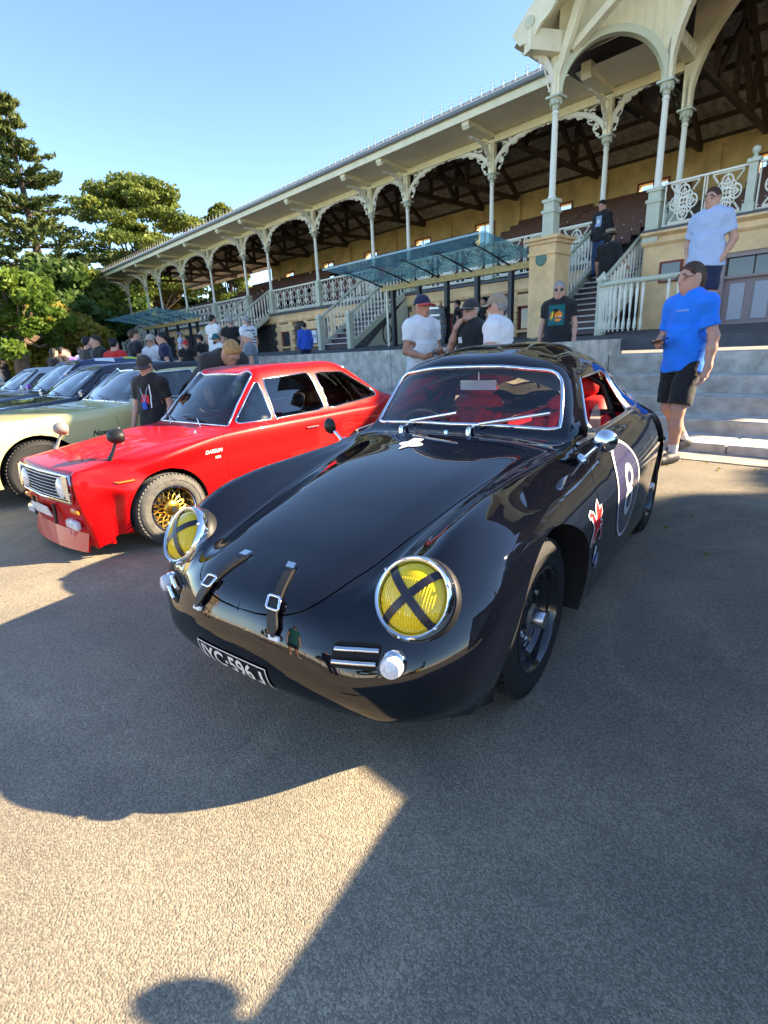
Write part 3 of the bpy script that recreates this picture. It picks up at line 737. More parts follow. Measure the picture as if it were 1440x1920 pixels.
    decal('shield_base', [([(-.015,-.004),(.015,-.004),(.009,-.03),(0,-.035),(-.009,-.03)], [tuple(range(5))])], 'blue_vinyl', sh, B0(-.405, .43, .0045))
    decal('oval_rim', [disc2(0, 0, .026, .036, 32, .004)], 'white_vinyl', sh, B0(-.455, .385, .004)); decal('oval_field', [disc2(0, 0, .024, .034, 32)], 'blue_vinyl', sh, B0(-.455, .385, .003))
    decal('oval_figure', [([(-.008,-.02),(.009,-.02),(.006,.004),(.012,.018),(0,.014),(-.006,.02),(-.009,.004)], [tuple(range(7))])], 'white_vinyl', sh, B0(-.455, .385, .0042))
    # engine louvres on the rear wings
    for sd in (1, -1):
        lv = MB()
        for q in range(6):
            x = -1.98-.030*q
            pts = [ski.side(x-.02*(t/6), .80-.17*t/6, sd, .004) for t in range(7)]
            lv.tube(pts, .006, 6)
        lv.build('louvres', 'black_paint', car, 80)
    # mirrors -------------------------------------------------------
    for sd, mm in ((1, 'chrome'), (-1, 'black_leather')):
        b0 = ski.side(-.585, .79, sd, 0) ; mr = empty('door_mirror', b0); mr.parent = car
        mb = MB(); mb.tube([(0,0,-.01),(.01,.03*sd,.03),(.012,.055*sd,.055)], [.016,.009,.010], 10); mb.lathe([(.03,-.008),(.028,.006),(.012,.014),(0,.016)], 16, (0,.0,0), axis_mtx((0,.7*sd,.7)), caps=False); mb.build('stalk', 'chrome', mr, 60)
        axm = axis_mtx((-.96,-.26*sd,.05)); c = Vector((.0,.085*sd,.085))
        mb = MB(); mb.lathe([(.048,.0),(.050,-.006),(.047,-.014),(.042,-.024),(.029,-.036),(.013,-.043),(0,-.045)], 28, c, axm, caps=False); mb.build('shell', mm, mr, 60)
        mb = MB(); mb.lathe([(.046,.001),(0,.001)], 28, c, axm, caps=False); mb.build('mirror_glass', 'mirror_glass', mr)
    # a clear wind deflector at the front of the driver's window
    mb = MB(); vs = []; 
    for t in np.linspace(0, PI, 17): vs.append((-.80-.12*math.cos(t)*1.0, .665, .85+.15*math.sin(t)))
    mb.add(vs, [tuple(range(17))]); mb.build('wind_deflector', 'clear_glass', car)
    mb = MB(); mb.tube([(-.66,0.635,.842),(-.95,0.655,.858),(-1.62,0.668,.874)], .010, 8, flat=.8); mb.tube([(-.66,-0.635,.842),(-.95,-0.655,.858),(-1.62,-0.668,.874)], .010, 8, flat=.8); mb.build('belt_trim', 'chrome', car, 80)
    # wipers ---------------------------------------------------------
    for yb, ye in ((.10, -.22), (-.36, -.62+.12)):
        w_ = empty('wiper'); w_.parent = car
    for yb, dy in ((.12, .30), (-.28, .26)):
        w_ = [o for o in bpy.data.objects if o.parent == car and o.name.startswith('wiper') and 'used' not in o][0]; w_['used'] = 1
        def ws(y, z): p, n = ski.hit((1, y, z), (-1, 0, 0)); return (p+n*.02) if p is not None else Vector((-.7, y, z))
        p0 = ski.top(-.60, yb, .0); p1 = ws(yb+dy*.35, .905); p2 = ws(yb+dy, .945)
        mb = MB(); mb.lathe([(.014, -.01), (.013, .022), (.008, .034), (0, .036)], 14, p0, caps=False); mb.tube([p0+Vector((0,0,.028)), p1+Vector((.012,0,.0)), (p1+p2)/2+Vector((.012,0,0))], [.010,.008,.006], 8); mb.build('arm', 'chrome', w_, 60)
        q0 = ws(yb+dy*.12, .90); q1 = ws(yb+dy*1.15, .95); mb = MB(); mb.tube([q0, (q0+q1)/2+Vector((.005,0,0)), q1], .008, 6); mb.build('blade', 'chrome', w_, 60)
    for o in bpy.data.objects:
        if 'used' in o: del o['used']
    for yb in (-.02, .0): pass
    mb = MB(); mb.lathe([(.010,-.01),(.010,.012),(.006,.018),(0,.018)], 10, ski.top(-.59, .0, 0), caps=False); mb.build('washer_nozzle', 'chrome', car, 40)
    # interior -------------------------------------------------------
    mb = MB(); vs = []; n = 21
    for k in range(n):
        y = -.58+1.16*k/(n-1); c = (y/.58)**2
        vs += [(-.70-.05*c,y,.83),(-.84-.10*c,y,.865-.01*c),(-.90-.10*c,y,.80),(-.90-.10*c,y,.66)]
    mb.add(vs, [(4*k+q, 4*k+4+q, 4*k+5+q, 4*k+1+q) for k in range(n-1) for q in range(3)]); mb.build('dashboard', 'red_leather', car, 60)
    mb = MB(); mb.box(-1.95, -.30, -.60, .60, .20, .23); mb.build('cabin_floor', 'dark_inside', car)
    mb = MB(); mb.add([(-1.62,-.60,.25),(-1.62,.60,.25),(-1.80,.60,.72),(-1.80,-.60,.72),(-2.12,.55,.80),(-2.12,-.55,.80)], [(0,1,2,3),(3,2,4,5)]); mb.build('rear_bulkhead', 'red_leather', car)
    mb = MB()
    for sd in (1, -1): mb.add([(-.50,.745*sd,.22),(-1.66,.765*sd,.22),(-1.64,.70*sd,.80),(-.62,.66*sd,.80)], [(0,1,2,3)]); 
    mb.build('door_lining', 'red_leather', car)
    mb = MB()
    for sd in (1, -1): mb.add([(-1.60,.66*sd,.86),(-1.60,.50*sd,1.07),(-1.66,.49*sd,1.07),(-1.66,.66*sd,.86)], [(0,1,2,3)])
    mb.build('pillar_lining', 'black_plastic', car)
    mb = MB(); nl = 12
    hv = []
    for x, z, wv in ((-1.0,1.13,.44),(-1.2,1.18,.44),(-1.5,1.195,.43),(-1.8,1.15,.41),(-2.0,1.07,.38)):
        for k in range(nl+1):
            y = -wv+2*wv*k/nl; hv.append((x, y, z-.11*(y/wv)**2*.9))
    mb.add(hv, [((nl+1)*i+k, (nl+1)*i+k+1, (nl+1)*(i+1)+k+1, (nl+1)*(i+1)+k) for i in range(4) for k in range(nl)]); mb.build('roof_lining', 'pale_lining', car, 60)
    for yy in (.34, -.34): seat(car, -1.28, yy, .24, .46, lean=.30)
    vs_, fs_ = text_polys('VELO', True)
    for yy in (.34,):
        mb = MB(); mb.add([(-1.335-.29*(y*.05)*0-.10*0+.02-.30*(x*.055+.48-.40), yy+.20+.0+y*.05, .24+.12+.36+x*.055) for x, y in vs_], fs_); mb.build('seat_lettering', 'blue_vinyl', car)
    rb = MB()
    rb.tube([(-1.60,-.60,.25),(-1.62,-.58,.80),(-1.62,-.50,1.02),(-1.62,-.34,1.12),(-1.62,0,1.15),(-1.62,.34,1.12),(-1.62,.50,1.02),(-1.62,.58,.80),(-1.60,.60,.25)], .02, 10)
    rb.tube([(-1.61,-.57,.86),(-1.61,.57,.86)], .02, 10); rb.build('roll_bar', 'black_plastic', car, 60)
    for yy in (.34, -.34):
        bl = MB()
        for q in (-.09, .09):
            bl.tube([(-1.60,yy+q*.8,.88),(-1.46,yy+q,.80),(-1.36,yy+q,.60),(-1.16,yy+q*.6,.42)], .022, 6, flat=.2)
        bl.build('harness', 'red_vinyl', car, 60)
    st = empty('steering_wheel', (-.98, -.33, .76)); st.parent = car; sx = axis_mtx((-.93, 0, .36), (0, 1, 0))
    mb = MB(); mb.tube([sx @ Vector((.19*math.cos(a), .19*math.sin(a), 0)) for a in np.linspace(0, 2*PI, 36, False)], .012, 8, closed=True); mb.build('rim', 'wood_rim', st, 80)
    mb = MB()
    for a in (.5, PI-.5, -PI/2): mb.tube([(0,0,0), sx @ Vector((.19*math.cos(a), .19*math.sin(a), 0))], .008, 6, flat=.4)
    mb.tube([(0,0,0), sx @ Vector((0,0,-.2))], .02, 8); mb.build('spokes', 'satin_metal', st, 60)
    rm = empty('rear_view_mirror', (-.97, 0, 1.075)); rm.parent = car
    mb = MB(); mb.obox((0,0,0), (.022,.23,.062), ch=.01); mb.tube([(0,0,.02),(.0,0,.07)], .006, 6); mb.build('shell', 'satin_metal', rm, 40)
    mb = MB(); mb.obox((.012,0,0), (.004,.215,.052)); mb.build('back_plate', 'white_lens', rm)
    return car
mat('roundel_blue', (0.04, 0.035, 0.09), 0.16, coat=0.6)
mat('wood_rim', (0.12, 0.05, 0.02), 0.35, coat=0.5)
COUPE = coupe()
# ------------------------------------------------------------------ the row of square-cut cars
def sedan_rows(p):
    """control net of a saloon or coupe from a few lengths and heights (a runs backwards from the front axle)"""
    w = p['w']; zs = p['sill']; fo = p['fo']; rear = p['wb']+p['ro']; zb = p['belt']; wr = p['wr']; hf, hr = p['hood']; lip = p.get('lip', zs)
    wf = w-p.get('taper', .06)
    def row(ac, ae, aside, zc, zt, wi, we, zsh, wsh, zm, wm, zl=None, zsill=None, ws=None, z3=None):
        zl = zl if zl is not None else zs+.2; zsill = zsill if zsill is not None else zs
        return [(ac, 0, zc), (ac+(ae-ac)*.2, wi*.55, zc-(zc-zt)*.25), (ac+(ae-ac)*.7, wi, zt), (ae, we, zt-.012 if z3 is None else z3), (ae+(aside-ae)*.3, wsh, zsh), (aside, wm, zm), (aside, wm*.995, zl), (aside, ws if ws else wm*.955, zsill)]
    R = []
    R.append(row(-fo+.05, -fo+.11, -fo+.22, lip, lip, wf-.10, wf-.04, lip+.005, wf-.02, lip+.01, wf, lip, lip-.0, wf))
    R.append(row(-fo+.01, -fo+.07, -fo+.20, .30, .30, wf-.08, wf-.025, .30, wf, .30, wf+.015, .25, lip+.01, wf))
    R.append(row(-fo, -fo+.05, -fo+.24, .44, .44, wf-.08, wf-.02, .435, wf+.005, .43, wf+.025, .30, zs-.01, wf))
    zg = hf-.06
    R.append(row(-fo+.005, -fo+.05, -fo+.34, zg, zg, wf-.08, wf-.02, zg-.03, wf+.005, zg-.13, w-.02, zs+.2, zs, w-.05))
    R.append(row(-fo+.025, -fo+.075, -fo+.42, hf-.01, hf-.008, wf-.09, wf-.025, hf-.045, wf+.005, hf-.17, w-.012))
    R.append(row(-fo+.09, -fo+.14, -fo+.5, hf+.008, hf+.006, wf-.085, wf-.02, hf-.03, wf+.008, hf-.16, w-.006))
    am = (p['ws0']-fo)*.5; hm = hf+(hr-hf)*.58
    R.append(row(am, am, am, hm+.012, hm, wf-.075, wf-.01, hm-.035, w-.02, hm-.2, w))
    a0 = p['ws0']; a1 = p['ws1']
    R.append(row(a0-.08, a0-.06, a0-.06, hr+.004, hr-.008, w-.13, w-.05, zb-.04, w-.015, zb-.24, w))
    R.append(row(a0, a0+.10, a0+.02, hr+.022, hr+.004, w-.13, w-.05, zb-.035, w-.014, zb-.24, w))
    am = (a0+a1)/2; zr = p['roof']; k = .5
    R.append(row(am-.02, am+.08, am, hr+(zr-.06-hr)*.5+.02, hr+(zr-.09-hr)*.5, (w-.13+wr)/2, w-.05, zb-.03, w-.014, zb-.24, w, z3=zb))
    R.append(row(a1, a1+.08, a1, zr-.045, zr-.075, wr, w-.052, zb-.028, w-.014, zb-.24, w, z3=zb))
    R.append(row(a1+.16, a1+.2, a1+.16, zr-.012, zr-.055, wr, w-.052, zb-.026, w-.014, zb-.24, w, z3=zb))
    ar = p['rh']; mid = (a1+ar)/2+.05
    R.append(row(mid, mid, mid, zr, zr-.05, wr, w-.052, zb-.022, w-.012, zb-.24, w, z3=zb))
    R.append(row(ar, ar, ar, zr-.03, zr-.075, wr-.01, w-.052, zb-.015, w-.012, zb-.23, w, z3=zb))
    ab = p['rb']; zd = p['deck']
    R.append(row((ar+ab)/2, (ar+ab)/2, (ar+ab)/2, (zr-.03+zd)/2+p.get('bulge', 0), (zr-.075+zd)/2+p.get('bulge', 0), wr-.01, w-.055, zb-.012, w-.014, zb-.22, w, z3=zb))
    R.append(row(ab, ab, ab, zd+.01, zd, wr, w-.06, zd-.03, w-.018, zd-.2, w-.002))
    R.append(row(rear-.12, rear-.14, rear-.22, p['tail'], p['tail']-.01, w-.14, w-.08, p['tail']-.05, w-.04, p['tail']-.2, w-.02))
    R.append(row(rear-.01, rear-.04, rear-.16, p['tail']-.05, p['tail']-.055, w-.15, w-.09, p['tail']-.09, w-.055, p['tail']-.24, w-.035))
    R.append(row(rear, rear-.03, rear-.14, .42, .42, w-.15, w-.09, .41, w-.06, .40, w-.04, .33, zs, w-.06))
    R.append(row(rear-.05, rear-.08, rear-.16, zs, zs, w-.15, w-.1, zs, w-.08, zs, w-.06, zs, zs-.01, w-.07))
    return R
def sedan(name, label, p, loc, rz, scale, paint, group=None, roofpaint=None, cuts_extra=(), inside='dark_inside', seats='black_leather', glass='car_glass'):
    car = empty(name, loc, rz, label, 'car', group); car.scale = (scale,)*3
    sf = Surf(net_from(sedan_rows(p)))
    wb = p['wb']; rt = p['R']; ra = p.get('arch', rt+.045); w = p['w']; zb = p['belt']; wz = p.get('wz', rt-.01)
    xz = lambda P: np.stack([P[..., 0], P[..., 2]], -1); uv = lambda U, V: np.stack([U, V], -1)
    circ = lambda P, x, z, r: np.hypot(P[..., 0]-x, P[..., 2]-z)-r
    a0, a1, ar, ab = p['ws0'], p['ws1'], p['rh'], p['rb']; zr = p['roof']
    cuts = [('arch', lambda P, U, V: np.maximum(np.minimum(circ(P, 0, wz, ra), circ(P, -wb, wz, ra*.97)), w-.22-P[..., 1])),
            ('windscreen', lambda P, U, V: sd_poly(uv(U, V), [(8.10, -2), (9.92, -2), (9.90, 1.90), (8.12, 1.93)], .10))]
    for nm, poly in p['windows']:
        cuts.append((nm, lambda P, U, V, poly=poly: np.maximum(sd_poly(xz(P), [(-a, z) for a, z in poly], .018), np.maximum(2.02-V, V-3.05))))
    cuts.append(('rear_window', lambda P, U, V: sd_poly(uv(U, V), [(13.15, -2), (14.85, -2), (14.85, 1.8), (13.2, 1.8)], .10)))
    cuts.append(('bonnet', lambda P, U, V: np.where(P[..., 2] > .5, sd_poly(uv(U, V), [(4.5, -2), (7.3, -2), (7.3, 2.0), (4.5, 2.0)], 0), 1.0)))
    if 'roof_split' in p: cuts.append(('roof', lambda P, U, V: np.maximum(np.maximum(9.93-U, U-p['roof_split']), V-2.02)))
    d0, d1 = p['door']
    cuts.append(('door', lambda P, U, V: np.maximum(sd_poly(xz(P), [(-d0, p['sill']+.06), (-d0, zb-.03), (-d1, zb-.03), (-d1, p['sill']+.06)], .03), np.maximum(2.98-V, w-.3-P[..., 1]))))
    cuts += list(cuts_extra)
    regs, lines = skin_panels(sf, [4, 5, 5, 4, 3, 7, 7, 4, 7, 7, 4, 6, 7, 7, 7, 7, 3, 4, 4], [6, 6, 6, 8, 5, 7, 6], cuts)
    ski = Skin([regs[k] for k in regs if k != 'arch']); car['_'] = 0; del car['_']
    panel_object('body', regs['body'], paint, car, flip=True); 
    if 'bonnet' in regs: panel_object('bonnet', regs['bonnet'], paint, car, flip=True)
    if 'roof' in regs: panel_object('roof', regs['roof'], roofpaint or paint, car, flip=True)
    for sd in (0, 1): panel_object('door', regs['door'], paint, car, flip=True, both=False, mirror_only=bool(sd))
    for nm in ['windscreen', 'rear_window']:
        if nm in regs: panel_object(nm, regs[nm], glass, car, flip=True, flange=0, offset=-.004)
    for nm, _p in p['windows']:
        if nm in regs:
            for sd in (0, 1): panel_object('side_window', regs[nm], 'side_glass' if glass == 'car_glass' else glass, car, flip=True, flange=0, offset=-.004, both=False, mirror_only=bool(sd))
    for nm in ['windscreen', 'rear_window']+[q[0] for q in p['windows']]:
        for ln in lines.get(nm, []):
            for sd in (1, -1): mb = MB(); mb.tube([(q[0], q[1]*sd, q[2]) for q in ln], .008, 6); mb.build('window_trim', p.get('trim', 'chrome'), car, 80)
    for x0 in (0.0, -wb):
        for sd in (1, -1):
            rr_ = ra if x0 == 0 else ra*.97; lo = max(-.35, math.asin(max(-.9, (p['sill']+.01-wz)/rr_)))
            ring = [(x0+rr_*math.cos(a), wz+rr_*math.sin(a)) for a in np.linspace(lo, PI-lo, 32)]; vs = []; fs = []
            for x, z in ring:
                q, n = ski.hit((x+(x-x0)*.03, 2*sd, z+(z-wz)*.03), (0, -sd, 0)); yy = q.y if q is not None and abs(q.y) > w-.25 else (w-.02)*sd
                vs += [(x, yy, z), (x, yy-.03*sd, z), (x+(x-x0)*.06, (w-.38)*sd, z+(z-wz)*.06)]
            for k in range(len(ring)-1):
                for q in range(2): fs.append((3*k+q, 3*k+3+q, 3*k+4+q, 3*k+1+q))
            mb = MB(); mb.add(vs, fs); mb.add([(x+(x-x0)*.06, (w-.38)*sd, z+(z-wz)*.06) for x, z in ring], [tuple(range(len(ring)))]); mb.build('wheel_well', 'dark_inside', car, 60)
            wheel(car, x0, (w-p.get('tin', .10))*sd, wz, sd, R=rt, W=p.get('TW', .19), rr=p['rr'], tyre=p.get('tyre', 'tyre_rubber'), style=p.get('wheel', 'plain'))
    mb = MB(); mb.box(-wb-.5, .5, -w+.15, w-.15, p['sill']+.02, p['sill']+.08); mb.build('underbody', 'dark_inside', car)
    # cabin
    mb = MB(); mb.box(-ar-.1, -a0-.1, -w+.12, w-.12, .30, .33); mb.build('cabin_floor', 'dark_inside', car)
    mb = MB(); mb.add([(-a0-.04, -w+.12, zb-.06), (-a0-.04, w-.12, zb-.06), (-a0-.28, w-.12, zb-.03), (-a0-.28, -w+.12, zb-.03), (-a0-.34, -w+.12, zb-.22), (-a0-.34, w-.12, zb-.22)], [(0, 1, 2, 3), (3, 2, 5, 4)]); mb.build('dashboard', 'black_plastic', car)
    mb = MB(); mb.add([(-ar-.05, -w+.12, .3), (-ar-.05, w-.12, .3), (-ar-.35, w-.15, zb-.08), (-ar-.35, -w+.15, zb-.08), (-ab, w-.2, zb-.05), (-ab, -w+.2, zb-.05)], [(0, 1, 2, 3), (3, 2, 4, 5)]); mb.build('rear_bench', seats, car)
    for yy in (-.33, .33):
        seat(car, -(a0+.78), yy, .30, .46, seats, h=.50, lean=.3)
    st = empty('steering_wheel', (-a0-.48, -.33, zb-.02)); st.parent = car; sx = axis_mtx((-.85, 0, .5), (0, 1, 0))
    mb = MB(); mb.tube([sx @ Vector((.18*math.cos(a), .18*math.sin(a), 0)) for a in np.linspace(0, 2*PI, 28, False)], .012, 6, closed=True); mb.tube([sx @ Vector((-.18, 0, 0)), sx @ Vector((.18, 0, 0))], .012, 6); mb.build('rim', 'black_plastic', st, 80)
    for sd in (1, -1):                           # wipers
        def ws(y, z): q, n = ski.hit((1, y, z), (-1, 0, 0)); return (q+n*.018) if q is not None else Vector((-a0, y, z))
        wp = empty('wiper'); wp.parent = car; yb = .08+.02*sd+(.28 if sd > 0 else -.22)
        mb = MB(); mb.tube([ski.top(-a0+.03, yb, .01), ws(yb-.18, p['hood'][1]+.06)], .006, 6); mb.build('arm', p.get('trim', 'chrome'), wp, 60)
        mb = MB(); mb.tube([ws(yb-.02, p['hood'][1]+.045), ws(yb-.42, p['hood'][1]+.075)], .006, 6); mb.build('blade', 'black_plastic', wp, 60)
    for sd in (1, -1):
        hd = empty('door_handle'); hd.parent = car; q0 = ski.side(-d1+.10, zb-.12, sd, .012); q1 = ski.side(-d1+.25, zb-.12, sd, .012)
        mb = MB(); mb.tube([q0, q1], .009, 8); mb.build('bar', 'chrome', hd, 60)
    return car, ski, regs, lines
def front_poly(ski, pts, off): return [ski.front(y, z, off) for y, z in pts]
def fpanel(car, ski, name, pts, matname, off=.004, cell=.04):
    return decal(name, [(pts, [tuple(range(len(pts)))])], matname, car, lambda x, y: ski.front(x, y, off), cell)
def side_text(car, ski, txt, x, z, h, matname, sgn=1, shear=.25, off=.006, name='script'):
    tv, tf = text_polys(txt, True)
    decal(name, [([(a*h+b*h*shear, b*h) for a, b in tv], tf)], matname, car, lambda a, b: ski.side(x-a*sgn, z+b, sgn, off), .05)
# ---- red coupe
def red_coupe():
    p = dict(w=.74, sill=.17, lip=.10, fo=.66, wb=2.30, ro=.80, belt=.845, wr=.50, hood=(.70, .83), roof=1.34, ws0=.60, ws1=1.11, rh=2.28, rb=2.95, deck=.92, tail=.85, bulge=.03, R=.292, arch=.335, rr=.185, wz=.285, TW=.20, tin=.075, wheel='mesh', tyre='old_tyre', door=(.56, 1.76), taper=.13,
             windows=[('vent_window', [(.75, .862), (1.11, 1.205), (1.14, 1.21), (1.15, .862)]), ('door_window', [(1.19, .862), (1.19, 1.22), (1.80, 1.25), (1.86, .875)]), ('quarter_window', [(1.925, .875), (1.87, 1.245), (2.30, 1.225), (2.76, .985), (2.74, .925)])])
    car, ski, regs, lines = sedan('red_coupe', 'bright red small coupe with gold mesh wheels and black wing mirrors beside the black car', p, (-4.12, 1.19, 0), -1.455, .85, 'red_paint')
    # grille with a chrome surround
    g = empty('grille'); g.parent = car
    fpanel(g, ski, 'backing', [(-.50, .47), (.50, .47), (.52, .655), (-.52, .655)], 'dark_inside', .004)
    for k in range(7):
        z = .485+.026*k; mb = MB(); mb.tube([ski.front(y, z, .012) for y in np.linspace(-.49, .49, 13)], .0045, 5); mb.build('slat', 'satin_metal' if k in (0, 6) else 'grey_paint', g, 80)
    mb = MB(); fr = [(-.50, .46), (0, .46), (.50, .46), (.53, .53), (.53, .662), (.3, .665), (0, .665), (-.3, .665), (-.53, .662), (-.53, .53)]; mb.tube(front_poly(ski, fr, .012), .012, 8, closed=True); mb.build('surround', 'chrome', g, 80)
    for sd in (1, -1):
        hb = MB(); pl = [(.44*sd, .655), (.53*sd, .66), (.545*sd, .56), (.525*sd, .475), (.48*sd, .50), (.465*sd, .58)]
        hb.add([ski.front(y, z, .006) for y, z in pl]+[ski.front(y, z, .034) for y, z in pl], [(0, 1, 2, 3, 4, 5), (6, 7, 8, 9, 10, 11)]+[(k, (k+1) % 6, 6+(k+1) % 6, 6+k) for k in range(6)]); hb.build('headlight_bezel', 'chrome', g, 40)
        c = ski.front(.385*sd, .565, .004); hl = MB(); hl.lathe([(.075, -.01), (.077, .012), (.066, .018), (.05, .026), (0, .032)], 28, c, axis_mtx((1, 0, .05)), caps=False); hl.build('headlight', 'white_lens', g, 50)
        fl = MB(); c = ski.front(.42*sd, .285, .02); fl.obox(c, (.05, .19, .075), ch=.015); fl.build('fog_lamp', 'white_lens', car, 40)
        fi = MB(); c = ski.front(.50*sd, .395, .01); fi.obox(c, (.03, .13, .04), ch=.01); fi.build('front_indicator', 'amber_lens', car, 40)
        sm = MB(); pts = [ski.side(x, .575+(.01 if k == 0 else 0), sd, .006) for k, x in enumerate(np.linspace(.385, .25, 6))]; sm.tube(pts, [.006, .012, .0135, .014, .014, .013], 8, flat=.6); sm.build('side_marker', 'orange_lens', car, 60)
        # wing mirror
        b0 = ski.top(.30, .55*sd, 0); mr = empty('wing_mirror', b0); mr.parent = car; mm = 'black_plastic' if sd > 0 else 'grey_shell'
        mb = MB(); mb.tube([(0.04, 0, -.01), (0.0, 0, .05), (-.035, 0, .12)], [.034, .022, .017], 10, flat=.5); mb.build('stalk', mm, mr, 60)
        mb = MB(); mb.ball((-.055, 0, .165), (.075, .085, .058), 20, 12, mtx=None); mb.v = [(x if x > -.085 else -.085, y, z) for x, y, z in mb.v]; mb.build('shell', mm, mr, 50)
        mb = MB(); mb.lathe([(.062, 0), (0, 0)], 20, (-.0868, 0, .165), axis_mtx((-1, 0, 0)) @ Matrix.Diagonal((.75, 1.05, 1)), caps=False); mb.build('mirror_glass', 'mirror_glass', mr)
    # chin spoiler
    mb = MB(); up = [(y, .215) for y in np.linspace(-.55, .55, 13)]; vs = []
    for y, z in up:
        q = ski.front(y, z, .002); vs += [tuple(q), (q.x+.055-.10*abs(y)**3, y*1.01, .075)]
    mb.add(vs, [(2*k, 2*k+2, 2*k+3, 2*k+1) for k in range(12)]); mb.add([(x-.012, y, z) for x, y, z in vs], [(2*k, 2*k+1, 2*k+3, 2*k+2) for k in range(12)]); mb.build('chin_spoiler', 'red_paint', car, 60)
    # tilted plate on the nose and its brackets
    npl = empty('number_plate'); npl.parent = car
    mb = MB(); c = ski.front(-.08, .345, .03); mb.obox(c, (.008, .36, .09), rot('Y', .25)); mb.build('plate', 'white_vinyl', npl)
    for yy in (-.28, .18): mb = MB(); q = ski.front(yy, .36, .02); mb.tube([q+Vector((0, 0, .06)), q, q+Vector((.01, 0, -.10))], .012, 6); mb.build('tow_hook', 'black_plastic', car, 60)
    side_text(car, ski, 'DATSUN', -.44, .68, .030, 'white_vinyl', 1, .3, name='wing_script'); side_text(car, ski, '1200', -.47, .625, .02, 'white_vinyl', 1, 0, name='wing_badge')
    nz = MB(); nz.lathe([(.012, 0), (.01, .02), (0, .03)], 8, ski.top(-.45, .48, 0), caps=False); nz.build('bonnet_nozzle', 'chrome', car, 50)
    return car
mat('grey_shell', (.28, .26, .24), .5)
red_coupe()
# ---- pale yellow saloon with a black vinyl roof
mat('vinyl_roof', (.025, .026, .03), .55, bump=.2, bscale=200)
def nova():
    p = dict(w=.90, sill=.22, fo=.88, wb=2.82, ro=1.05, belt=.93, wr=.60, hood=(.86, .94), roof=1.38, ws0=.98, ws1=1.52, rh=2.55, rb=3.15, deck=.95, tail=.90, R=.345, arch=.40, rr=.195, wz=.33, TW=.22, tin=.12, wheel='plain', door=(.86, 2.05), roof_split=14.9, taper=.05,
             windows=[('door_window', [(1.18, .945), (1.52, 1.275), (2.05, 1.29), (2.08, .945)]), ('quarter_window', [(2.14, .945), (2.11, 1.288), (2.50, 1.265), (2.62, .95)])])
    car, ski, regs, lines = sedan('yellow_saloon', 'pale yellow American saloon with black vinyl roof beyond the red coupe', p, (-6.40, .86, 0), -1.49, .86, 'cream_paint', roofpaint='vinyl_roof')
    side_text(car, ski, 'Nova', -.66, .665, .06, 'black_vinyl', 1, .35, name='wing_script')
    g = empty('grille'); g.parent = car; fpanel(g, ski, 'backing', [(-.80, .60), (.80, .60), (.80, .80), (-.80, .80)], 'dark_inside')
    for k in range(6): mb = MB(); mb.tube([ski.front(y, .615+.034*k, .01) for y in np.linspace(-.78, .78, 9)], .006, 5); mb.build('slat', 'satin_metal', g, 80)
    for sd in (1, -1):
        hl = MB(); hl.lathe([(.095, -.01), (.10, .014), (.085, .022), (.05, .036), (0, .042)], 28, ski.front(.66*sd, .70, .004), axis_mtx((1, 0, 0)), caps=False); hl.build('headlight', 'white_lens', g, 50)
    mb = MB(); mb.tube([(.70, -.93, .46), (.84, -.86, .46), (.93, -.5, .46), (.95, 0, .46), (.93, .5, .46), (.84, .86, .46), (.70, .93, .46)], .05, 8, flat=1.4); mb.build('bumper', 'chrome', car, 80)
    ch = MB(); ch.tube([ski.side(x, .975, 1, .004) for x in np.linspace(-.9, -2.6, 12)], .008, 6); ch.build('belt_trim', 'chrome', car, 80)
    tl = [o for o in bpy.data.objects if o.parent == car and o.name.startswith('wheel') and o.name.split('.')[0] == 'wheel']
    tv, tf = text_polys('RADIAL G/T', True)
    for o in tl:
        mb = MB()
        for (x, y) in tv:
            pass
        vs = []
        for x, y in tv:
            a = PI*.9-x*.19; r = .275+y*.048; vs.append((r*math.cos(a), r*math.sin(a), .1145))
        mb.add(vs, tf); mb.build('tyre_lettering', 'white_vinyl', o)
    mr = empty('door_mirror', ski.side(-1.16, .93, 1, 0)); mr.parent = car
    mb = MB(); mb.tube([(0, 0, 0), (0, .06, .06)], .012, 8); mb.build('stalk', 'chrome', mr, 60); mb = MB(); mb.obox((0, .10, .09), (.05, .13, .085), ch=.02); mb.build('shell', 'chrome', mr, 40)
    return car
nova()
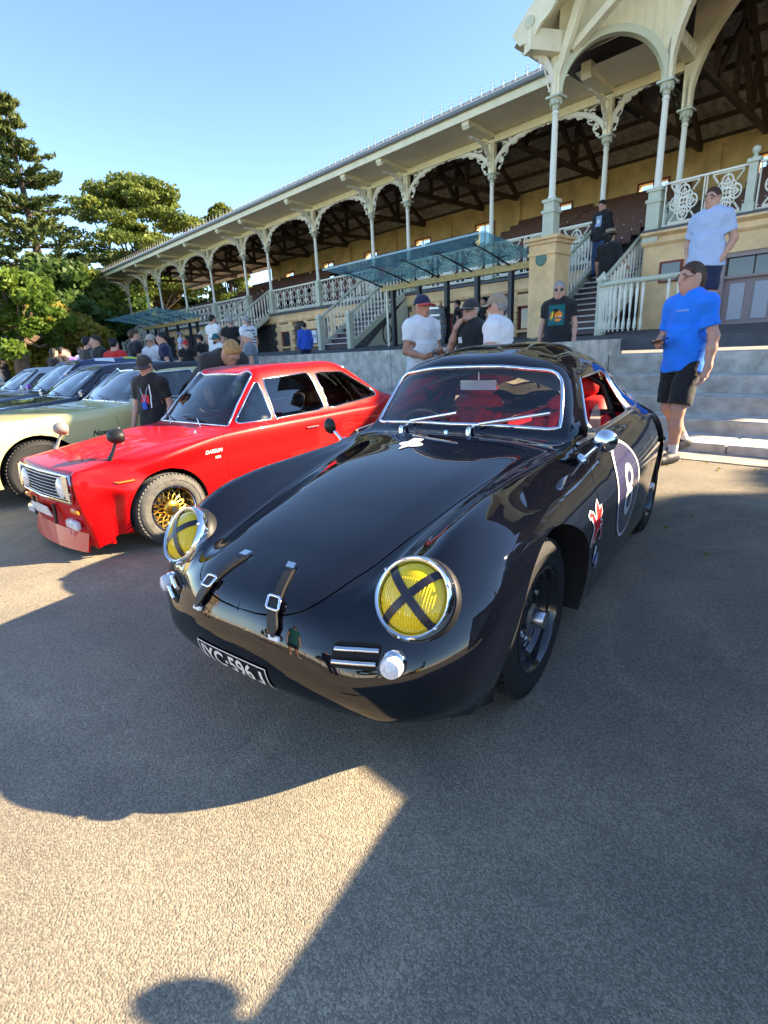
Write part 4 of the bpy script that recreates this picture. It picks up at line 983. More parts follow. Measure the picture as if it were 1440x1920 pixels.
def spare(name, label, loc, rz, paint, w=.86, zr=1.40, splat=None, glass='tinted_glass', roofpaint=None, sc=.86, group=None):
    p = dict(w=w, sill=.2, fo=.86, wb=2.70, ro=.95, belt=.92, wr=w-.27, hood=(.80, .94), roof=zr, ws0=.86, ws1=1.55, rh=2.75, rb=3.25, deck=1.02, tail=.98, R=.33, arch=.375, rr=.215, wz=.32, TW=.2, tin=.11, wheel='plain', door=(.80, 1.86), taper=.07, trim='black_plastic',
             windows=[('door_window', [(1.10, .94), (1.55, 1.275), (1.90, 1.29), (1.90, .945)]), ('rear_door_window', [(1.98, .945), (1.98, 1.29), (2.62, 1.26), (2.80, .96)])])
    car, ski, regs, lines = sedan(name, label, p, loc, rz, sc, paint, glass=glass, group=group)
    for sd in (1, -1):
        hl = fpanel(car, ski, 'headlight', [(.50*sd, .66), (.72*sd, .69), (.74*sd, .76), (.52*sd, .73)], 'white_lens', .006)
        mr = empty('door_mirror', ski.side(-1.06, .93, sd, 0)); mr.parent = car; mb = MB(); mb.obox((0, .10*sd, .06), (.08, .2, .13), ch=.035); mb.build('shell', splat[0] if splat else paint, mr, 40)
    fpanel(car, ski, 'grille', [(-.45, .52), (.45, .52), (.48, .68), (-.48, .68)], 'black_plastic', .005)
    if splat:                                    # angular patches of a wrap
        r = random.Random(3)
        for k in range(46):
            x = r.uniform(-3.2, .6); z = r.uniform(.35, .9); pts = []
            n = r.choice((3, 4, 4)); a0 = r.uniform(0, 6); s_ = r.uniform(.07, .2)
            for q in range(n): pts.append((math.cos(a0+q*2*PI/n)*s_*r.uniform(.7, 1.6), math.sin(a0+q*2*PI/n)*s_*.6))
            decal('wrap_patch', [(pts, [tuple(range(n))])], r.choice(splat), car, lambda a, b: ski.side(max(-3.4, min(.7, x+a)), max(.3, min(.9, z+b)), 1, .004+.0002*k), .08)
        for k in range(34):
            x = r.uniform(-3.3, .7); y = r.uniform(-.6, .6); n = r.choice((3, 4)); a0 = r.uniform(0, 6); s_ = r.uniform(.07, .2)
            pts = [(math.cos(a0+q*2*PI/n)*s_*1.3, math.sin(a0+q*2*PI/n)*s_*.7) for q in range(n)]
            if -1.65 < x < -.7 or x < -2.6: continue
            decal('wrap_patch', [(pts, [tuple(range(n))])], r.choice(splat), car, lambda a, b: ski.top(x+a, max(-.7, min(.7, y+b)), .004+.0002*k), .08)
    return car, ski
mat('purple_vinyl', (.22, .02, .42), .35); mat('lime_vinyl', (.50, .60, .02), .35); mat('yellow_vinyl', (.8, .55, .02), .35)
spare('dark_sedan', 'dark navy sedan with silver window line between the yellow saloon and the wrapped car', (-8.55, .95, 0), -1.47, 'dark_paint', glass='car_glass')
spare('wrapped_sedan', 'sedan wrapped in purple, lime, orange and blue angular patches', (-10.4, 1.1, 0), -1.45, 'navy_paint', sc=.89, splat=['purple_vinyl', 'lime_vinyl', 'orange_vinyl', 'blue_vinyl', 'red_vinyl', 'white_vinyl'], zr=1.46, glass='car_glass')
spare('pale_sedan', 'pale blue grey sedan at the far left end of the parked row', (-12.9, 1.0, 0), -1.45, 'pale_paint', glass='car_glass') if 'pale_paint' in M else None
# ------------------------------------------------------------------ ground, steps and terrace
def asphalt_mat():
    m = bpy.data.materials.new('asphalt'); m.use_nodes = True; nt = m.node_tree; b = nt.nodes['Principled BSDF']; L = nt.links.new
    tc = nt.nodes.new('ShaderNodeTexCoord')
    vo = nt.nodes.new('ShaderNodeTexVoronoi'); vo.inputs['Scale'].default_value = 225; L(tc.outputs['Object'], vo.inputs['Vector'])
    n1 = nt.nodes.new('ShaderNodeTexNoise'); n1.inputs['Scale'].default_value = 225; n1.inputs['Detail'].default_value = 4; L(tc.outputs['Object'], n1.inputs['Vector'])
    n2 = nt.nodes.new('ShaderNodeTexNoise'); n2.inputs['Scale'].default_value = 1.1; n2.inputs['Detail'].default_value = 6; n2.inputs['Roughness'].default_value = .7; L(tc.outputs['Object'], n2.inputs['Vector'])
    r = nt.nodes.new('ShaderNodeValToRGB'); e = r.color_ramp.elements; e[0].position = .1; e[0].color = (.205, .178, .138, 1); e[1].position = .9; e[1].color = (.395, .35, .265, 1)
    e2 = r.color_ramp.elements.new(.55); e2.color = (.285, .25, .19, 1)
    sp = nt.nodes.new('ShaderNodeSeparateColor'); L(vo.outputs['Color'], sp.inputs[0]); L(sp.outputs[0], r.inputs['Fac'])
    r2 = nt.nodes.new('ShaderNodeValToRGB'); r2.color_ramp.elements[0].position = .35; r2.color_ramp.elements[0].color = (.80, .80, .80, 1); r2.color_ramp.elements[1].position = .68; r2.color_ramp.elements[1].color = (1.12, 1.1, 1.06, 1)
    L(n2.outputs['Fac'], r2.inputs['Fac'])
    mx = nt.nodes.new('ShaderNodeMix'); mx.data_type = 'RGBA'; mx.blend_type = 'MULTIPLY'; mx.inputs['Factor'].default_value = 1
    L(r.outputs['Color'], mx.inputs[6]); L(r2.outputs['Color'], mx.inputs[7]); L(mx.outputs[2], b.inputs['Base Color'])
    n3 = nt.nodes.new('ShaderNodeTexNoise'); n3.inputs['Scale'].default_value = .55; n3.inputs['Detail'].default_value = 7; n3.inputs['Distortion'].default_value = 1.6; L(tc.outputs['Object'], n3.inputs['Vector'])
    q1 = nt.nodes.new('ShaderNodeMath'); q1.operation = 'SUBTRACT'; q1.inputs[1].default_value = .5; L(n3.outputs['Fac'], q1.inputs[0]); q2 = nt.nodes.new('ShaderNodeMath'); q2.operation = 'ABSOLUTE'; L(q1.outputs[0], q2.inputs[0])
    r3 = nt.nodes.new('ShaderNodeValToRGB'); r3.color_ramp.elements[0].position = 0; r3.color_ramp.elements[0].color = (1.18, 1.16, 1.12, 1); r3.color_ramp.elements[1].position = .05; r3.color_ramp.elements[1].color = (1, 1, 1, 1); L(q2.outputs[0], r3.inputs['Fac'])
    n4 = nt.nodes.new('ShaderNodeTexNoise'); n4.inputs['Scale'].default_value = .23; n4.inputs['Detail'].default_value = 5; L(tc.outputs['Object'], n4.inputs['Vector']); r4 = nt.nodes.new('ShaderNodeValToRGB'); r4.color_ramp.elements[0].position = .40; r4.color_ramp.elements[0].color = (.82, .82, .83, 1); r4.color_ramp.elements[1].position = .62; r4.color_ramp.elements[1].color = (1.08, 1.07, 1.05, 1); L(n4.outputs['Fac'], r4.inputs['Fac'])
    prev = mx.outputs[2]
    for rr_ in (r3, r4):
        mm = nt.nodes.new('ShaderNodeMix'); mm.data_type = 'RGBA'; mm.blend_type = 'MULTIPLY'; mm.inputs['Factor'].default_value = 1; L(prev, mm.inputs[6]); L(rr_.outputs['Color'], mm.inputs[7]); prev = mm.outputs[2]
    L(prev, b.inputs['Base Color'])
    b.inputs['Roughness'].default_value = .78; b.inputs['Specular IOR Level'].default_value = .35
    md = nt.nodes.new('ShaderNodeMath'); md.operation = 'MULTIPLY_ADD'; md.inputs[1].default_value = -1.0; L(vo.outputs['Distance'], md.inputs[0]); 
    m2 = nt.nodes.new('ShaderNodeMath'); m2.operation = 'MULTIPLY'; m2.inputs[1].default_value = .35; L(n1.outputs['Fac'], m2.inputs[0]); L(m2.outputs[0], md.inputs[2])
    bp = nt.nodes.new('ShaderNodeBump'); bp.inputs['Strength'].default_value = .6; bp.inputs['Distance'].default_value = .0042; L(md.outputs[0], bp.inputs['Height']); L(bp.outputs[0], b.inputs['Normal'])
    M['asphalt'] = m
asphalt_mat()
mat('terrace_asphalt', (.10, .10, .105), .9, var=.2, vscale=3, bump=.3, bscale=150)
mat('concrete', (.70, .64, .54), .88, col2=(.40, .36, .29), vscale=5, bump=.3, bscale=60, detail=9)
mat('concrete_tread', (.60, .55, .48), .88, col2=(.30, .29, .27), vscale=4, bump=.25, bscale=80, detail=8)
mat('apron_concrete', (.52, .46, .39), .88, col2=(.28, .25, .22), vscale=5, bump=.25, bscale=90, detail=8)
mat('oval_grass', (.055, .11, .02), .9, var=.3, vscale=2, bump=.4, bscale=60)
mb = MB(); mb.add([(-700, -500, 0), (700, -500, 0), (700, 900, 0), (-700, 900, 0)], [(0, 1, 2, 3)]); tag(mb.build('ground', 'asphalt'), kind='structure')
mb = MB(); mb.add([(-160, -120, .005), (120, -120, .005), (120, -11, .005), (-160, -11, .005)], [(0, 1, 2, 3)]); tag(mb.build('grass_oval', 'oval_grass'), kind='structure')
mb = MB(); mb.box(-60, 14, 5.72, 6.165, -.05, .010); tag(mb.build('concrete_apron', 'apron_concrete'), kind='structure')
STEP = [(6.16, .09), (6.85, .234), (7.40, .443), (7.95, .656), (8.6, .931), (9.1, 1.185)]
XS = -3.75
st_root = None
def terrace():
    t = empty('terrace_steps', (0, 6.16, 0), 0); tag(t, kind='structure')
    r = random.Random(4)
    for i, (y, z) in enumerate(STEP[:-1]):
        z0 = STEP[i-1][1] if i else 0; yb = STEP[i+1][0]; x = XS; k = 0
        while x < 12:                            # cast blocks butted end to end
            L_ = r.uniform(2.2, 2.9); x1 = min(12.2, x+L_)
            dz = r.uniform(-.006, .006); dy = r.uniform(-.008, .008)
            mb = MB(); mb.obox(((x+x1)/2, (y+yb)/2+.02+dy-6.16, (z0-.03+z)/2+dz), (x1-x-.008, yb-y+.05, z-z0+.06), ch=.014); mb.build('step_block', 'concrete', t); x = x1
    mb = MB(); mb.box(XS-.42, XS-.005, -.25, 2.95, 0, 1.19); mb.build('flank_wall', 'concrete', t)
    return t
terrace()
tz = lambda y: 1.185+max(0, min(1, (y-9.1)/3.2))*.17
mb = MB(); ys = [9.09, 10.2, 11.4, 12.4, 20.5]
for (x0, x1) in ((-75, 16),):
    vs = [(x, y, tz(y)) for y in ys for x in (x0, x1)]; mb.add(vs, [(2*k, 2*k+1, 2*k+3, 2*k+2) for k in range(len(ys)-1)])
mb.box(XS-.42, 16, 9.05, 9.6, 1.0, 1.186); tag(mb.build('terrace', 'terrace_asphalt'), kind='structure')
tw = empty('terrace_wall', (0, 8.9, 0)); tag(tw, kind='structure')
x = -75.0
while x < XS-.43:
    x1 = min(XS-.43, x+3.0); mb = MB(); mb.obox(((x+x1)/2, .08, .60), (x1-x-.01, .30, 1.19), ch=.015); mb.build('wall_block', 'concrete', tw); x = x1
mb = MB(); mb.box(-75, XS-.43, 7.3, 8.8, 0, .26); tag(mb.build('lower_step', 'concrete_tread'), kind='structure')
mb = MB(); mb.add([(-75, 9.0, 1.187), (XS-.43, 9.0, 1.187), (XS-.43, 9.2, 1.192), (-75, 9.2, 1.192)], [(0, 1, 2, 3)]); tag(mb.build('terrace_kerb', 'concrete_tread'), kind='structure')
# ------------------------------------------------------------------ grandstand
mat('cream_paintwork', (.88, .80, .55), .55, var=.08, vscale=3)
mat('cream_boards', (.88, .79, .50), .6, var=.08, vscale=2)
mat('white_iron', (.86, .83, .69), .45)
mat('green_iron', (.56, .58, .45), .5, var=.08, vscale=6)
mat('ochre_render', (.82, .56, .29), .8, var=.16, vscale=2.2, bump=.15, bscale=60)
mat('ochre_wall', (.76, .58, .28), .85, var=.18, vscale=1.5)
mat('bluestone', (.060, .058, .060), .85, var=.45, vscale=9, bump=.6, bscale=40)
mat('mortar', (.20, .18, .15), .9)
mat('crest_iron', (.50, .50, .46), .5)
mat('dark_timber', (.10, .072, .048), .8, var=.3, vscale=5)
mat('tin', (.55, .52, .46), .5, .3, var=.3, vscale=6)
mat('slate', (.10, .10, .11), .7)
mat('gutter_grey', (.22, .24, .25), .5)
mat('seat_brown', (.13, .055, .038), .6, var=.15, vscale=8)
mat('tier_concrete', (.10, .09, .085), .9)
mat('window_red', (.20, .035, .02), .6)
mat('sky_pane', (.75, .80, .85), .15)
mat('steel_dark', (.03, .035, .045), .4, .3)
mat('beam_timber', (.55, .42, .18), .6, var=.2, vscale=12)
mat('door_mauve', (.34, .26, .25), .6); mat('door_panel', (.46, .46, .50), .6)
mat('plaque_green', (.10, .20, .16), .5, .3); mat('sign_white', (.75, .78, .82), .5); mat('sign_red', (.55, .03, .04), .5); mat('sign_blue', (.05, .12, .45), .5)
mat('riser_iron', (.10, .07, .075), .6); mat('tread_nosing', (.62, .60, .57), .7)
GS = empty('grandstand', (-20, 14, 1.35), 0, 'long Victorian grandstand with iron lace columns, stone base and cantilevered eaves', 'grandstand'); GS.location = (0, 0, 0)
YC = 14.0; DECK = 3.04
CX = [-4.83, -6.55, -9.83, -13.16, -14.91, -18.28, -21.85, -23.94, -27.45, -30.87, -34.4, -36.54, -40.0, -43.4]
STAIRS = [(-14.91, -13.16), (-23.94, -21.85), (-36.54, -34.4)]
def col_mesh():
    a = MB(); a.box(-.15, .15, -.15, .15, 0, .16); a.box(-.125, .125, -.125, .125, .16, .72); a.box(-.15, .15, -.15, .15, .72, .78); a.box(-.115, .115, -.115, .115, .78, .92); a.box(-.145, .145, -.145, .145, .92, .98); 
    b = MB(); b.lathe([(.085, .98), (.085, 1.02), (.066, 1.06), (.06, 2.0), (.055, 2.46), (.07, 2.47), (.07, 2.50), (.055, 2.51), (.055, 2.54)], 14, caps=False)
    c = MB(); c.lathe([(.055, 2.53), (.075, 2.56), (.065, 2.60), (.10, 2.66), (.12, 2.70), (.125, 2.73)], 10, caps=False); c.box(-.15, .15, -.15, .15, 2.73, 2.77); 
    for k in range(8): w = 2*PI*k/8; c.ball((math.cos(w)*.10, math.sin(w)*.10, 2.655), (.028, .028, .045), 6, 5)
    d = MB(); d.add([(-.09, -.07, 2.77), (.09, -.07, 2.77), (.09, .07, 2.77), (-.09, .07, 2.77), (-.10, -.07, 3.58), (.10, -.07, 3.58), (.10, .07, 3.58), (-.10, .07, 3.58)], [(0, 1, 5, 4), (1, 2, 6, 5), (2, 3, 7, 6), (3, 0, 4, 7)]); d.box(-.03, .03, -.09, -.07, 2.78, 3.5)
    return [a.mesh('pedestal', 'green_iron'), b.mesh('shaft', 'white_iron', 40), c.mesh('capital', 'green_iron', 40), d.mesh('strut', 'cream_paintwork')]
COLM = col_mesh()
def column(x, y, z, parent, short=False):
    c = empty('column', (x, y, z)); c.parent = parent
    for me in COLM: put(me, me.name.split('.')[0], c)
    return c
def scroll(mb, cx, cz, r, turns, ph, rad=.012, sgn=1):
    pts = []
    n = int(12*turns)+1
    for k in range(n):
        t = k/(n-1); a = ph+sgn*2*PI*turns*t; q = r*(1-.82*t); pts.append((cx+q*math.cos(a), 0, cz+q*math.sin(a)))
    mb.tube(pts, rad, 5)
def spandrel_mesh(W, H=.60):
    """pierced iron bracket: an arched rib, a top rail and scrolls; x from the column, z from the capital"""
    mb = MB(); ell = lambda t: (.07+(W-.07)*(1-math.cos(t)), 0, .02+(H-.04)*math.sin(t))
    pts = [ell(t) for t in np.linspace(0, PI/2, 15)]; mb.tube(pts, .028, 6); bd = []
    for k, t in enumerate(np.linspace(0, PI/2, 15)):
        x, _, z = pts[k]; bd += [(x, -.022, z), (max(.07, x-.085*math.cos(t)*.9), -.022, min(H, z+.085*math.sin(t)+.012)), (x, .022, z), (max(.07, x-.085*math.cos(t)*.9), .022, min(H, z+.085*math.sin(t)+.012))]
    mb.add(bd, [f for k in range(14) for f in ((4*k, 4*k+4, 4*k+5, 4*k+1), (4*k+2, 4*k+3, 4*k+7, 4*k+6))])
    mb.tube([(.07, 0, 0), (.07, 0, H)], .014, 5); mb.tube([(.07, 0, H), (W, 0, H)], .014, 5)
    mb.tube([(W-.02, 0, H-.01), (W+.03, 0, H-.045), (W+.08, 0, H-.03), (W+.13, 0, H-.008)], [.022, .026, .018, .006], 6)
    for (fx, fz, r, ph, sg) in ((.24, .70, .135, 2.2, -1), (.155, .36, .075, 2.0, -1), (.47, .815, .085, 3.0, -1), (.66, .90, .05, 3.0, -1), (.12, .12, .035, 1.5, -1), (.36, .93, .04, 0, 1), (.80, .945, .03, 2, -1)):
        scroll(mb, .07+fx*W*.93, fz*H, r*min(1, W/1.15), 1.6, ph, .021, sg)
    k = min(1, W/1.15)
    mb.ball((.07+.24*W*.93, 0, .70*H), .028, 6, 4)
    for (a, b) in (((.12, .15), (.2, .35)), ((.2, .45), (.3, .6)), ((.38, .72), (.5, .88)), ((.55, .85), (.7, .95)), ((.10, .3), (.13, .62)), ((.15, .95), (.3, .9))):
        mb.tube([(.07+a[0]*W, 0, a[1]*H), (.07+(a[0]+b[0])/2*W+.01, 0, (a[1]+b[1])/2*H-.02), (.07+b[0]*W, 0, b[1]*H)], .016, 4)
    return mb.mesh('spandrel', 'white_iron', 60)
SPW = spandrel_mesh(1.52, .74); SPN = spandrel_mesh(.86, .74); SPY = spandrel_mesh(.95, .62)
bays = [(CX[i+1], CX[i]) for i in range(len(CX)-1)]
for i, x in enumerate(CX):
    c = column(x, YC, DECK, GS)
    for sg in (1, -1):
        nb = CX[i-1] if sg > 0 else (CX[i+1] if i+1 < len(CX) else None)
        if nb is None or (i == 0 and sg > 0): continue
        o = put(SPW if abs(nb-x) > 2.6 else SPN, 'spandrel', c); o.location = (0, 0, 2.77)
        if sg < 0: o.rotation_euler = (0, 0, PI)
    if i > 0:
        o = put(SPY, 'eave_spandrel', c); o.location = (0, 0, 2.85); o.rotation_euler = (0, 0, -PI/2)
    # bracket beam out to the eave, with bosses
    b = empty('bracket', (x, YC, 0)); b.parent = GS
    mb = MB(); sec = [(-.06, 6.64), (-1.05, 6.70), (-1.18, 6.64), (-1.24, 6.72), (-1.25, 6.94), (-.06, 6.90)]
    mb.prism(sec, lambda q: (-.11, q[0], q[1]), lambda q: (.11, q[0], q[1])); mb.build('beam', 'cream_paintwork', b)
    mb = MB()
    for k in range(4):
        for s_ in (-1, 1): mb.ball((s_*.11, -.22-.24*k, 6.78), (.02, .045, .055), 8, 6)
    tag(mb.build('bosses', 'white_iron', b, 60), kind='stuff')
mat('soffit', (.84, .74, .55), .7, var=.06, vscale=1)
for (x0, x1) in bays:
    mb = MB(); mb.box(x0+.11, x1-.11, YC-.07, YC+.07, 6.53, 6.71); mb.build('arch_beam', 'cream_boards', GS)
    mb = MB(); mb.add([(x0+.0, 12.8, 6.83), (x1, 12.8, 6.83), (x1, YC, 6.72), (x0, YC, 6.72)], [(0, 1, 2, 3)]); mb.build('eave_soffit', 'soffit', GS)
    n = max(1, int((x1-x0)/.03)); 
XL, XR = -45.0, 9.0
mb = MB(); mb.box(XL, -6.9, 12.70, 12.78, 6.80, 7.02); mb.build('fascia', 'cream_paintwork', GS)
mb = MB(); mb.tube([(XL, 12.66, 7.04), (-6.9, 12.66, 7.04)], .065, 8); mb.build('gutter', 'gutter_grey', GS, 60)
mb = MB(); mb.add([(XL, 12.62, 7.06), (XR, 12.62, 7.06), (XR, 17.2, 9.3), (XL, 17.2, 9.3), (XR, 21.2, 6.9), (XL, 21.2, 6.9)], [(0, 1, 2, 3), (3, 2, 4, 5)]); mb.build('roof', 'slate', GS)
# underside with corrugations at the back and dark trusses
mb = MB(); n = 360; vs = []
for k in range(n+1):
    x = XL+(XR-XL)*k/n; dz = .03*(k % 2); vs += [(x, 17.2, 9.2+dz), (x, 21.15, 6.80+dz)]
mb.add(vs, [(2*k, 2*k+1, 2*k+3, 2*k+2) for k in range(n)]); mb.build('tin_lining', 'tin', GS)
mb = MB(); mb.add([(XL, 14.1, 7.6), (XR, 14.1, 7.6), (XR, 17.2, 9.15), (XL, 17.2, 9.15)], [(0, 1, 2, 3)]); mb.build('timber_lining', 'dark_timber', GS)
for k in range(6):
    y = 17.6+.62*k; z = 9.2-(y-17.2)*.6-.08; mb = MB(); mb.box(XL, XR, y-.05, y+.05, z-.12, z); mb.build('purlin', 'dark_timber', GS)
for i, x in enumerate(CX[:-1]+[-1.4, 2.0]):
    t = empty('truss', (x, 0, 0)); t.parent = GS; segs = [((14.05, 6.75), (20.6, 6.75)), ((14.05, 6.8), (17.2, 9.1)), ((17.2, 9.1), (20.6, 6.8)), ((17.2, 6.75), (17.2, 9.1)), ((15.6, 6.8), (17.2, 8.3)), ((18.8, 6.8), (17.2, 8.3)), ((15.6, 6.8), (15.6, 7.9)), ((18.8, 6.8), (18.8, 7.9))]
    for (a, b) in segs:
        d = Vector((0, b[0]-a[0], b[1]-a[1])); mb = MB(); mb.obox((0, (a[0]+b[0])/2, (a[1]+b[1])/2), (.11, d.length, .15), axis_mtx(Vector((0, -d.z, d.y)), (1, 0, 0))); mb.build('member', 'dark_timber', t)
# cresting along the eave
fm = MB(); fm.tube([(0, 0, 0), (0, 0, .26)], [.011, .003], 5); fm.tube([(-.07, 0, .13), (0, 0, .17), (.07, 0, .13)], .006, 4); fm.tube([(-.05, 0, .22), (0, 0, .24), (.05, 0, .22)], .005, 4); fm.tube([(-.16, 0, .02), (-.08, 0, .08), (0, 0, .03), (.08, 0, .08), (.16, 0, .02)], .008, 4)
FIN = fm.mesh('finial', 'crest_iron', 60)
cr = empty('cresting'); cr.parent = GS
for k in range(116):
    o = put(FIN, 'finial', cr); o.location = (-6.95-.325*k, 12.64, 7.09)
mb = MB(); mb.box(XL, -6.9, 12.63, 12.65, 7.09, 7.11); mb.build('cresting_rail', 'white_iron', cr)
# back wall with windows
YB = 20.6
WX = [-4.4, -7.9, -11.3, -14.8, -18.4, -22.1, -25.8, -29.8, 2.6, -.9]
bw = MB(); edges = sorted([(x-.48, x+.48) for x in WX]); zw0, zw1 = 5.36, 6.16; prev = -31.9
for (a, b) in edges+[(XR, XR)]:
    bw.box(prev, a, YB, YB+.3, 3.0, 6.9); prev = b
    if a < XR-.1: bw.box(a, b, YB, YB+.3, 3.0, zw0); bw.box(a, b, YB, YB+.3, zw1, 6.9)
bw.build('back_wall', 'ochre_wall', GS)
for x in WX:
    w_ = empty('high_window', (x, YB, 0)); w_.parent = GS
    mb = MB(); mb.box(-.52, .52, -.04, .02, zw0-.05, zw0); mb.box(-.52, .52, -.04, .02, zw1, zw1+.05); mb.box(-.52, -.47, -.04, .02, zw0, zw1); mb.box(.47, .52, -.04, .02, zw0, zw1); mb.box(-.015, .015, -.02, .02, zw0, zw1); mb.build('frame', 'window_red', w_)
    mb = MB(); mb.add([(-.47, .1, zw0), (.47, .1, zw0), (.47, .1, zw1), (-.47, .1, zw1)], [(0, 1, 2, 3)]); mb.build('pane', 'clear_glass', w_)
for k in range(12):
    x = -6.1-3.55*k
    if x > -32: mb = MB(); mb.box(x-.18, x+.18, YB-.12, YB-.003, 3.5, 6.75); mb.build('pilaster', 'ochre_wall', GS)
# seating tiers
NT = 9
for k in range(NT):
    y = 14.9+.62*k; z = DECK-.05+.27*k
    mb = MB(); mb.box(-43.3, XR, y, y+.66, z-.3, z); mb.build('tier', 'tier_concrete', GS)
    for (x0, x1) in bays+[(-4.8, -1.4), (-1.4, 2.0)]:
        if x1-x0 < 2.6: continue
        if x1 < -31 and k > 5: continue
        bn = empty('bench', ((x0+x1)/2, y+.30, z)); bn.parent = GS; hl = (x1-x0)/2-.12
        mb = MB(); mb.box(-hl, hl, -.02, .30, .40, .44); mb.build('seat', 'seat_brown', bn)
        mb = MB(); mb.box(-hl, hl, .29, .33, .46, .78); mb.build('backrest', 'seat_brown', bn)
        if x1 > -15:
            mb = MB()
            for q in range(int(hl*2/.5)): mb.lathe([(.022, 0), (0, .004)], 8, (-hl+.3+.5*q, .288, .62), axis_mtx((0, -1, 0)), caps=False)
            if mb.v: tag(mb.build('seat_numbers', 'sign_white', bn), kind='stuff')
# deck and base wall
mb = MB(); mb.box(-43.7, 9, YC-.22, 15.6, DECK-.10, DECK-.03); mb.build('deck', 'slate', GS)
mb = MB(); mb.prism([(YC-.14, 2.58), (YC-.18, 2.66), (YC-.14, 2.70), (YC-.16, 2.84), (YC-.20, 2.92), (YC, 2.94), (YC, 2.56)], lambda q: (-43.6, q[0], q[1]), lambda q: (-4.7, q[0], q[1])); mb.build('cornice', 'ochre_render', GS)
wl = empty('stone_wall', (0, YC, 0)); wl.parent = GS
mb = MB(); mb.box(-43.5, -4.8, -.03, .35, 1.25, 2.6); mb.build('backing', 'mortar', wl)
WIN = [-8.45, -11.0, -12.35, -16.95, -18.75, -20.9, -25.5, -28.9, -32.4, -38.3, -41.7]
DOORS = [-10.1, -18.75]
r = random.Random(11); cnt = 0; far = MB()
sm = []
for q in range(5):
    b_ = MB(); b_.obox((0, 0, 0), (1, .09+.012*q, 1), ch=.03); sm.append(b_.mesh('stone', 'bluestone'))
for row_ in range(7):
    z0 = 1.31+row_*.182; x = -4.85-(row_ % 2)*.12
    while x > -43.4:
        L_ = r.uniform(.30, .52); xm = x-L_/2
        near = any(abs(xm-w_) < .80+(.10 if row_ % 2 else 0) and z0 < 2.52 for w_ in WIN)
        if not near:
            if xm > -23 and cnt < 295:
                o = put(sm[r.randrange(5)], 'stone', wl); o.location = (xm, -.045, z0+.08); o.scale = (L_-.018, 1, .164); cnt += 1
            else: far.box(x-L_+.009, x-.009, -.09, -.03, z0, z0+.164)
        x -= L_
tag(far.build('far_stones', 'bluestone', wl), kind='stuff')
for wx in WIN:
    w_ = empty('ground_window', (wx, YC, 0)); w_.parent = GS
    mb = MB()
    for row_ in range(7):                        # quoins stepped left and right
        z0 = 1.31+row_*.182; e = .74 if row_ % 2 else .62
        for s_ in (-1, 1): mb.obox((s_*(e+.36)/2, -.075, z0+.09), (e-.36, .15, .178), ch=.012)
    mb.obox((0, -.075, 2.36), (.72, .15, .32), ch=.012); mb.obox((0, -.085, 1.52), (.80, .19, .08), ch=.012); mb.build('quoins', 'ochre_render', w_)
    mb = MB(); mb.box(-.36, -.30, -.06, .02, 1.56, 2.20); mb.box(.30, .36, -.06, .02, 1.56, 2.20); mb.box(-.36, .36, -.06, .02, 2.14, 2.20); mb.box(-.36, .36, -.06, .02, 1.56, 1.60); mb.box(-.3, .3, -.03, .01, 1.86, 1.90); mb.build('frame', 'window_red', w_)
    mb = MB(); mb.add([(-.30, -.034, 1.60), (.30, -.034, 1.60), (.30, -.034, 2.14), (-.30, -.034, 2.14)], [(0, 1, 2, 3)]); mb.build('pane', 'dark_pane', w_)
# iron balustrade panels
def lace_mesh(W, H):
    mb = MB(); r_ = .009
    mb.tube([(0, 0, .04), (W, 0, .04)], .012, 4); mb.tube([(0, 0, .13), (W, 0, .13)], .010, 4); mb.tube([(0, 0, H-.03), (W, 0, H-.03)], .012, 4); mb.box(-.001, W+.001, -.028, .028, H-.03, H+.012)
    n = 5
    for k in range(n): x = W*(k+.5)/n; mb.box(x-.03, x+.03, -.008, .008, .04, .13)
    c = W/2; m = .13+(H-.16)/2
    for s_ in (-1, 1):
        mb.tube([(c+s_*W*.12, 0, .13), (c+s_*W*.40, 0, .13+.12), (c+s_*W*.18, 0, m-.16), (c+s_*W*.44, 0, m), (c+s_*W*.18, 0, m+.16), (c+s_*W*.42, 0, H-.14), (c+s_*W*.30, 0, H-.03)], .015, 4)
        for (dz, q) in ((-.2, .07), (0, .085), (.2, .07)): scroll(mb, c+s_*W*.17, m+dz, q, 1.2, 0 if s_ > 0 else PI, r_, s_)
    for dz in (-.26, -.13, 0, .13, .26):
        pts = [(c+.045*math.cos(a), 0, m+dz+.055*math.sin(a)) for a in np.linspace(0, 2*PI, 9)[:-1]]; mb.tube(pts, .012, 4, closed=True)
    mb.tube([(c, 0, .13), (c, 0, H-.03)], .012, 4)
    return mb.mesh('lace_panel', 'white_iron', 60)
LACE = lace_mesh(.55, .98)
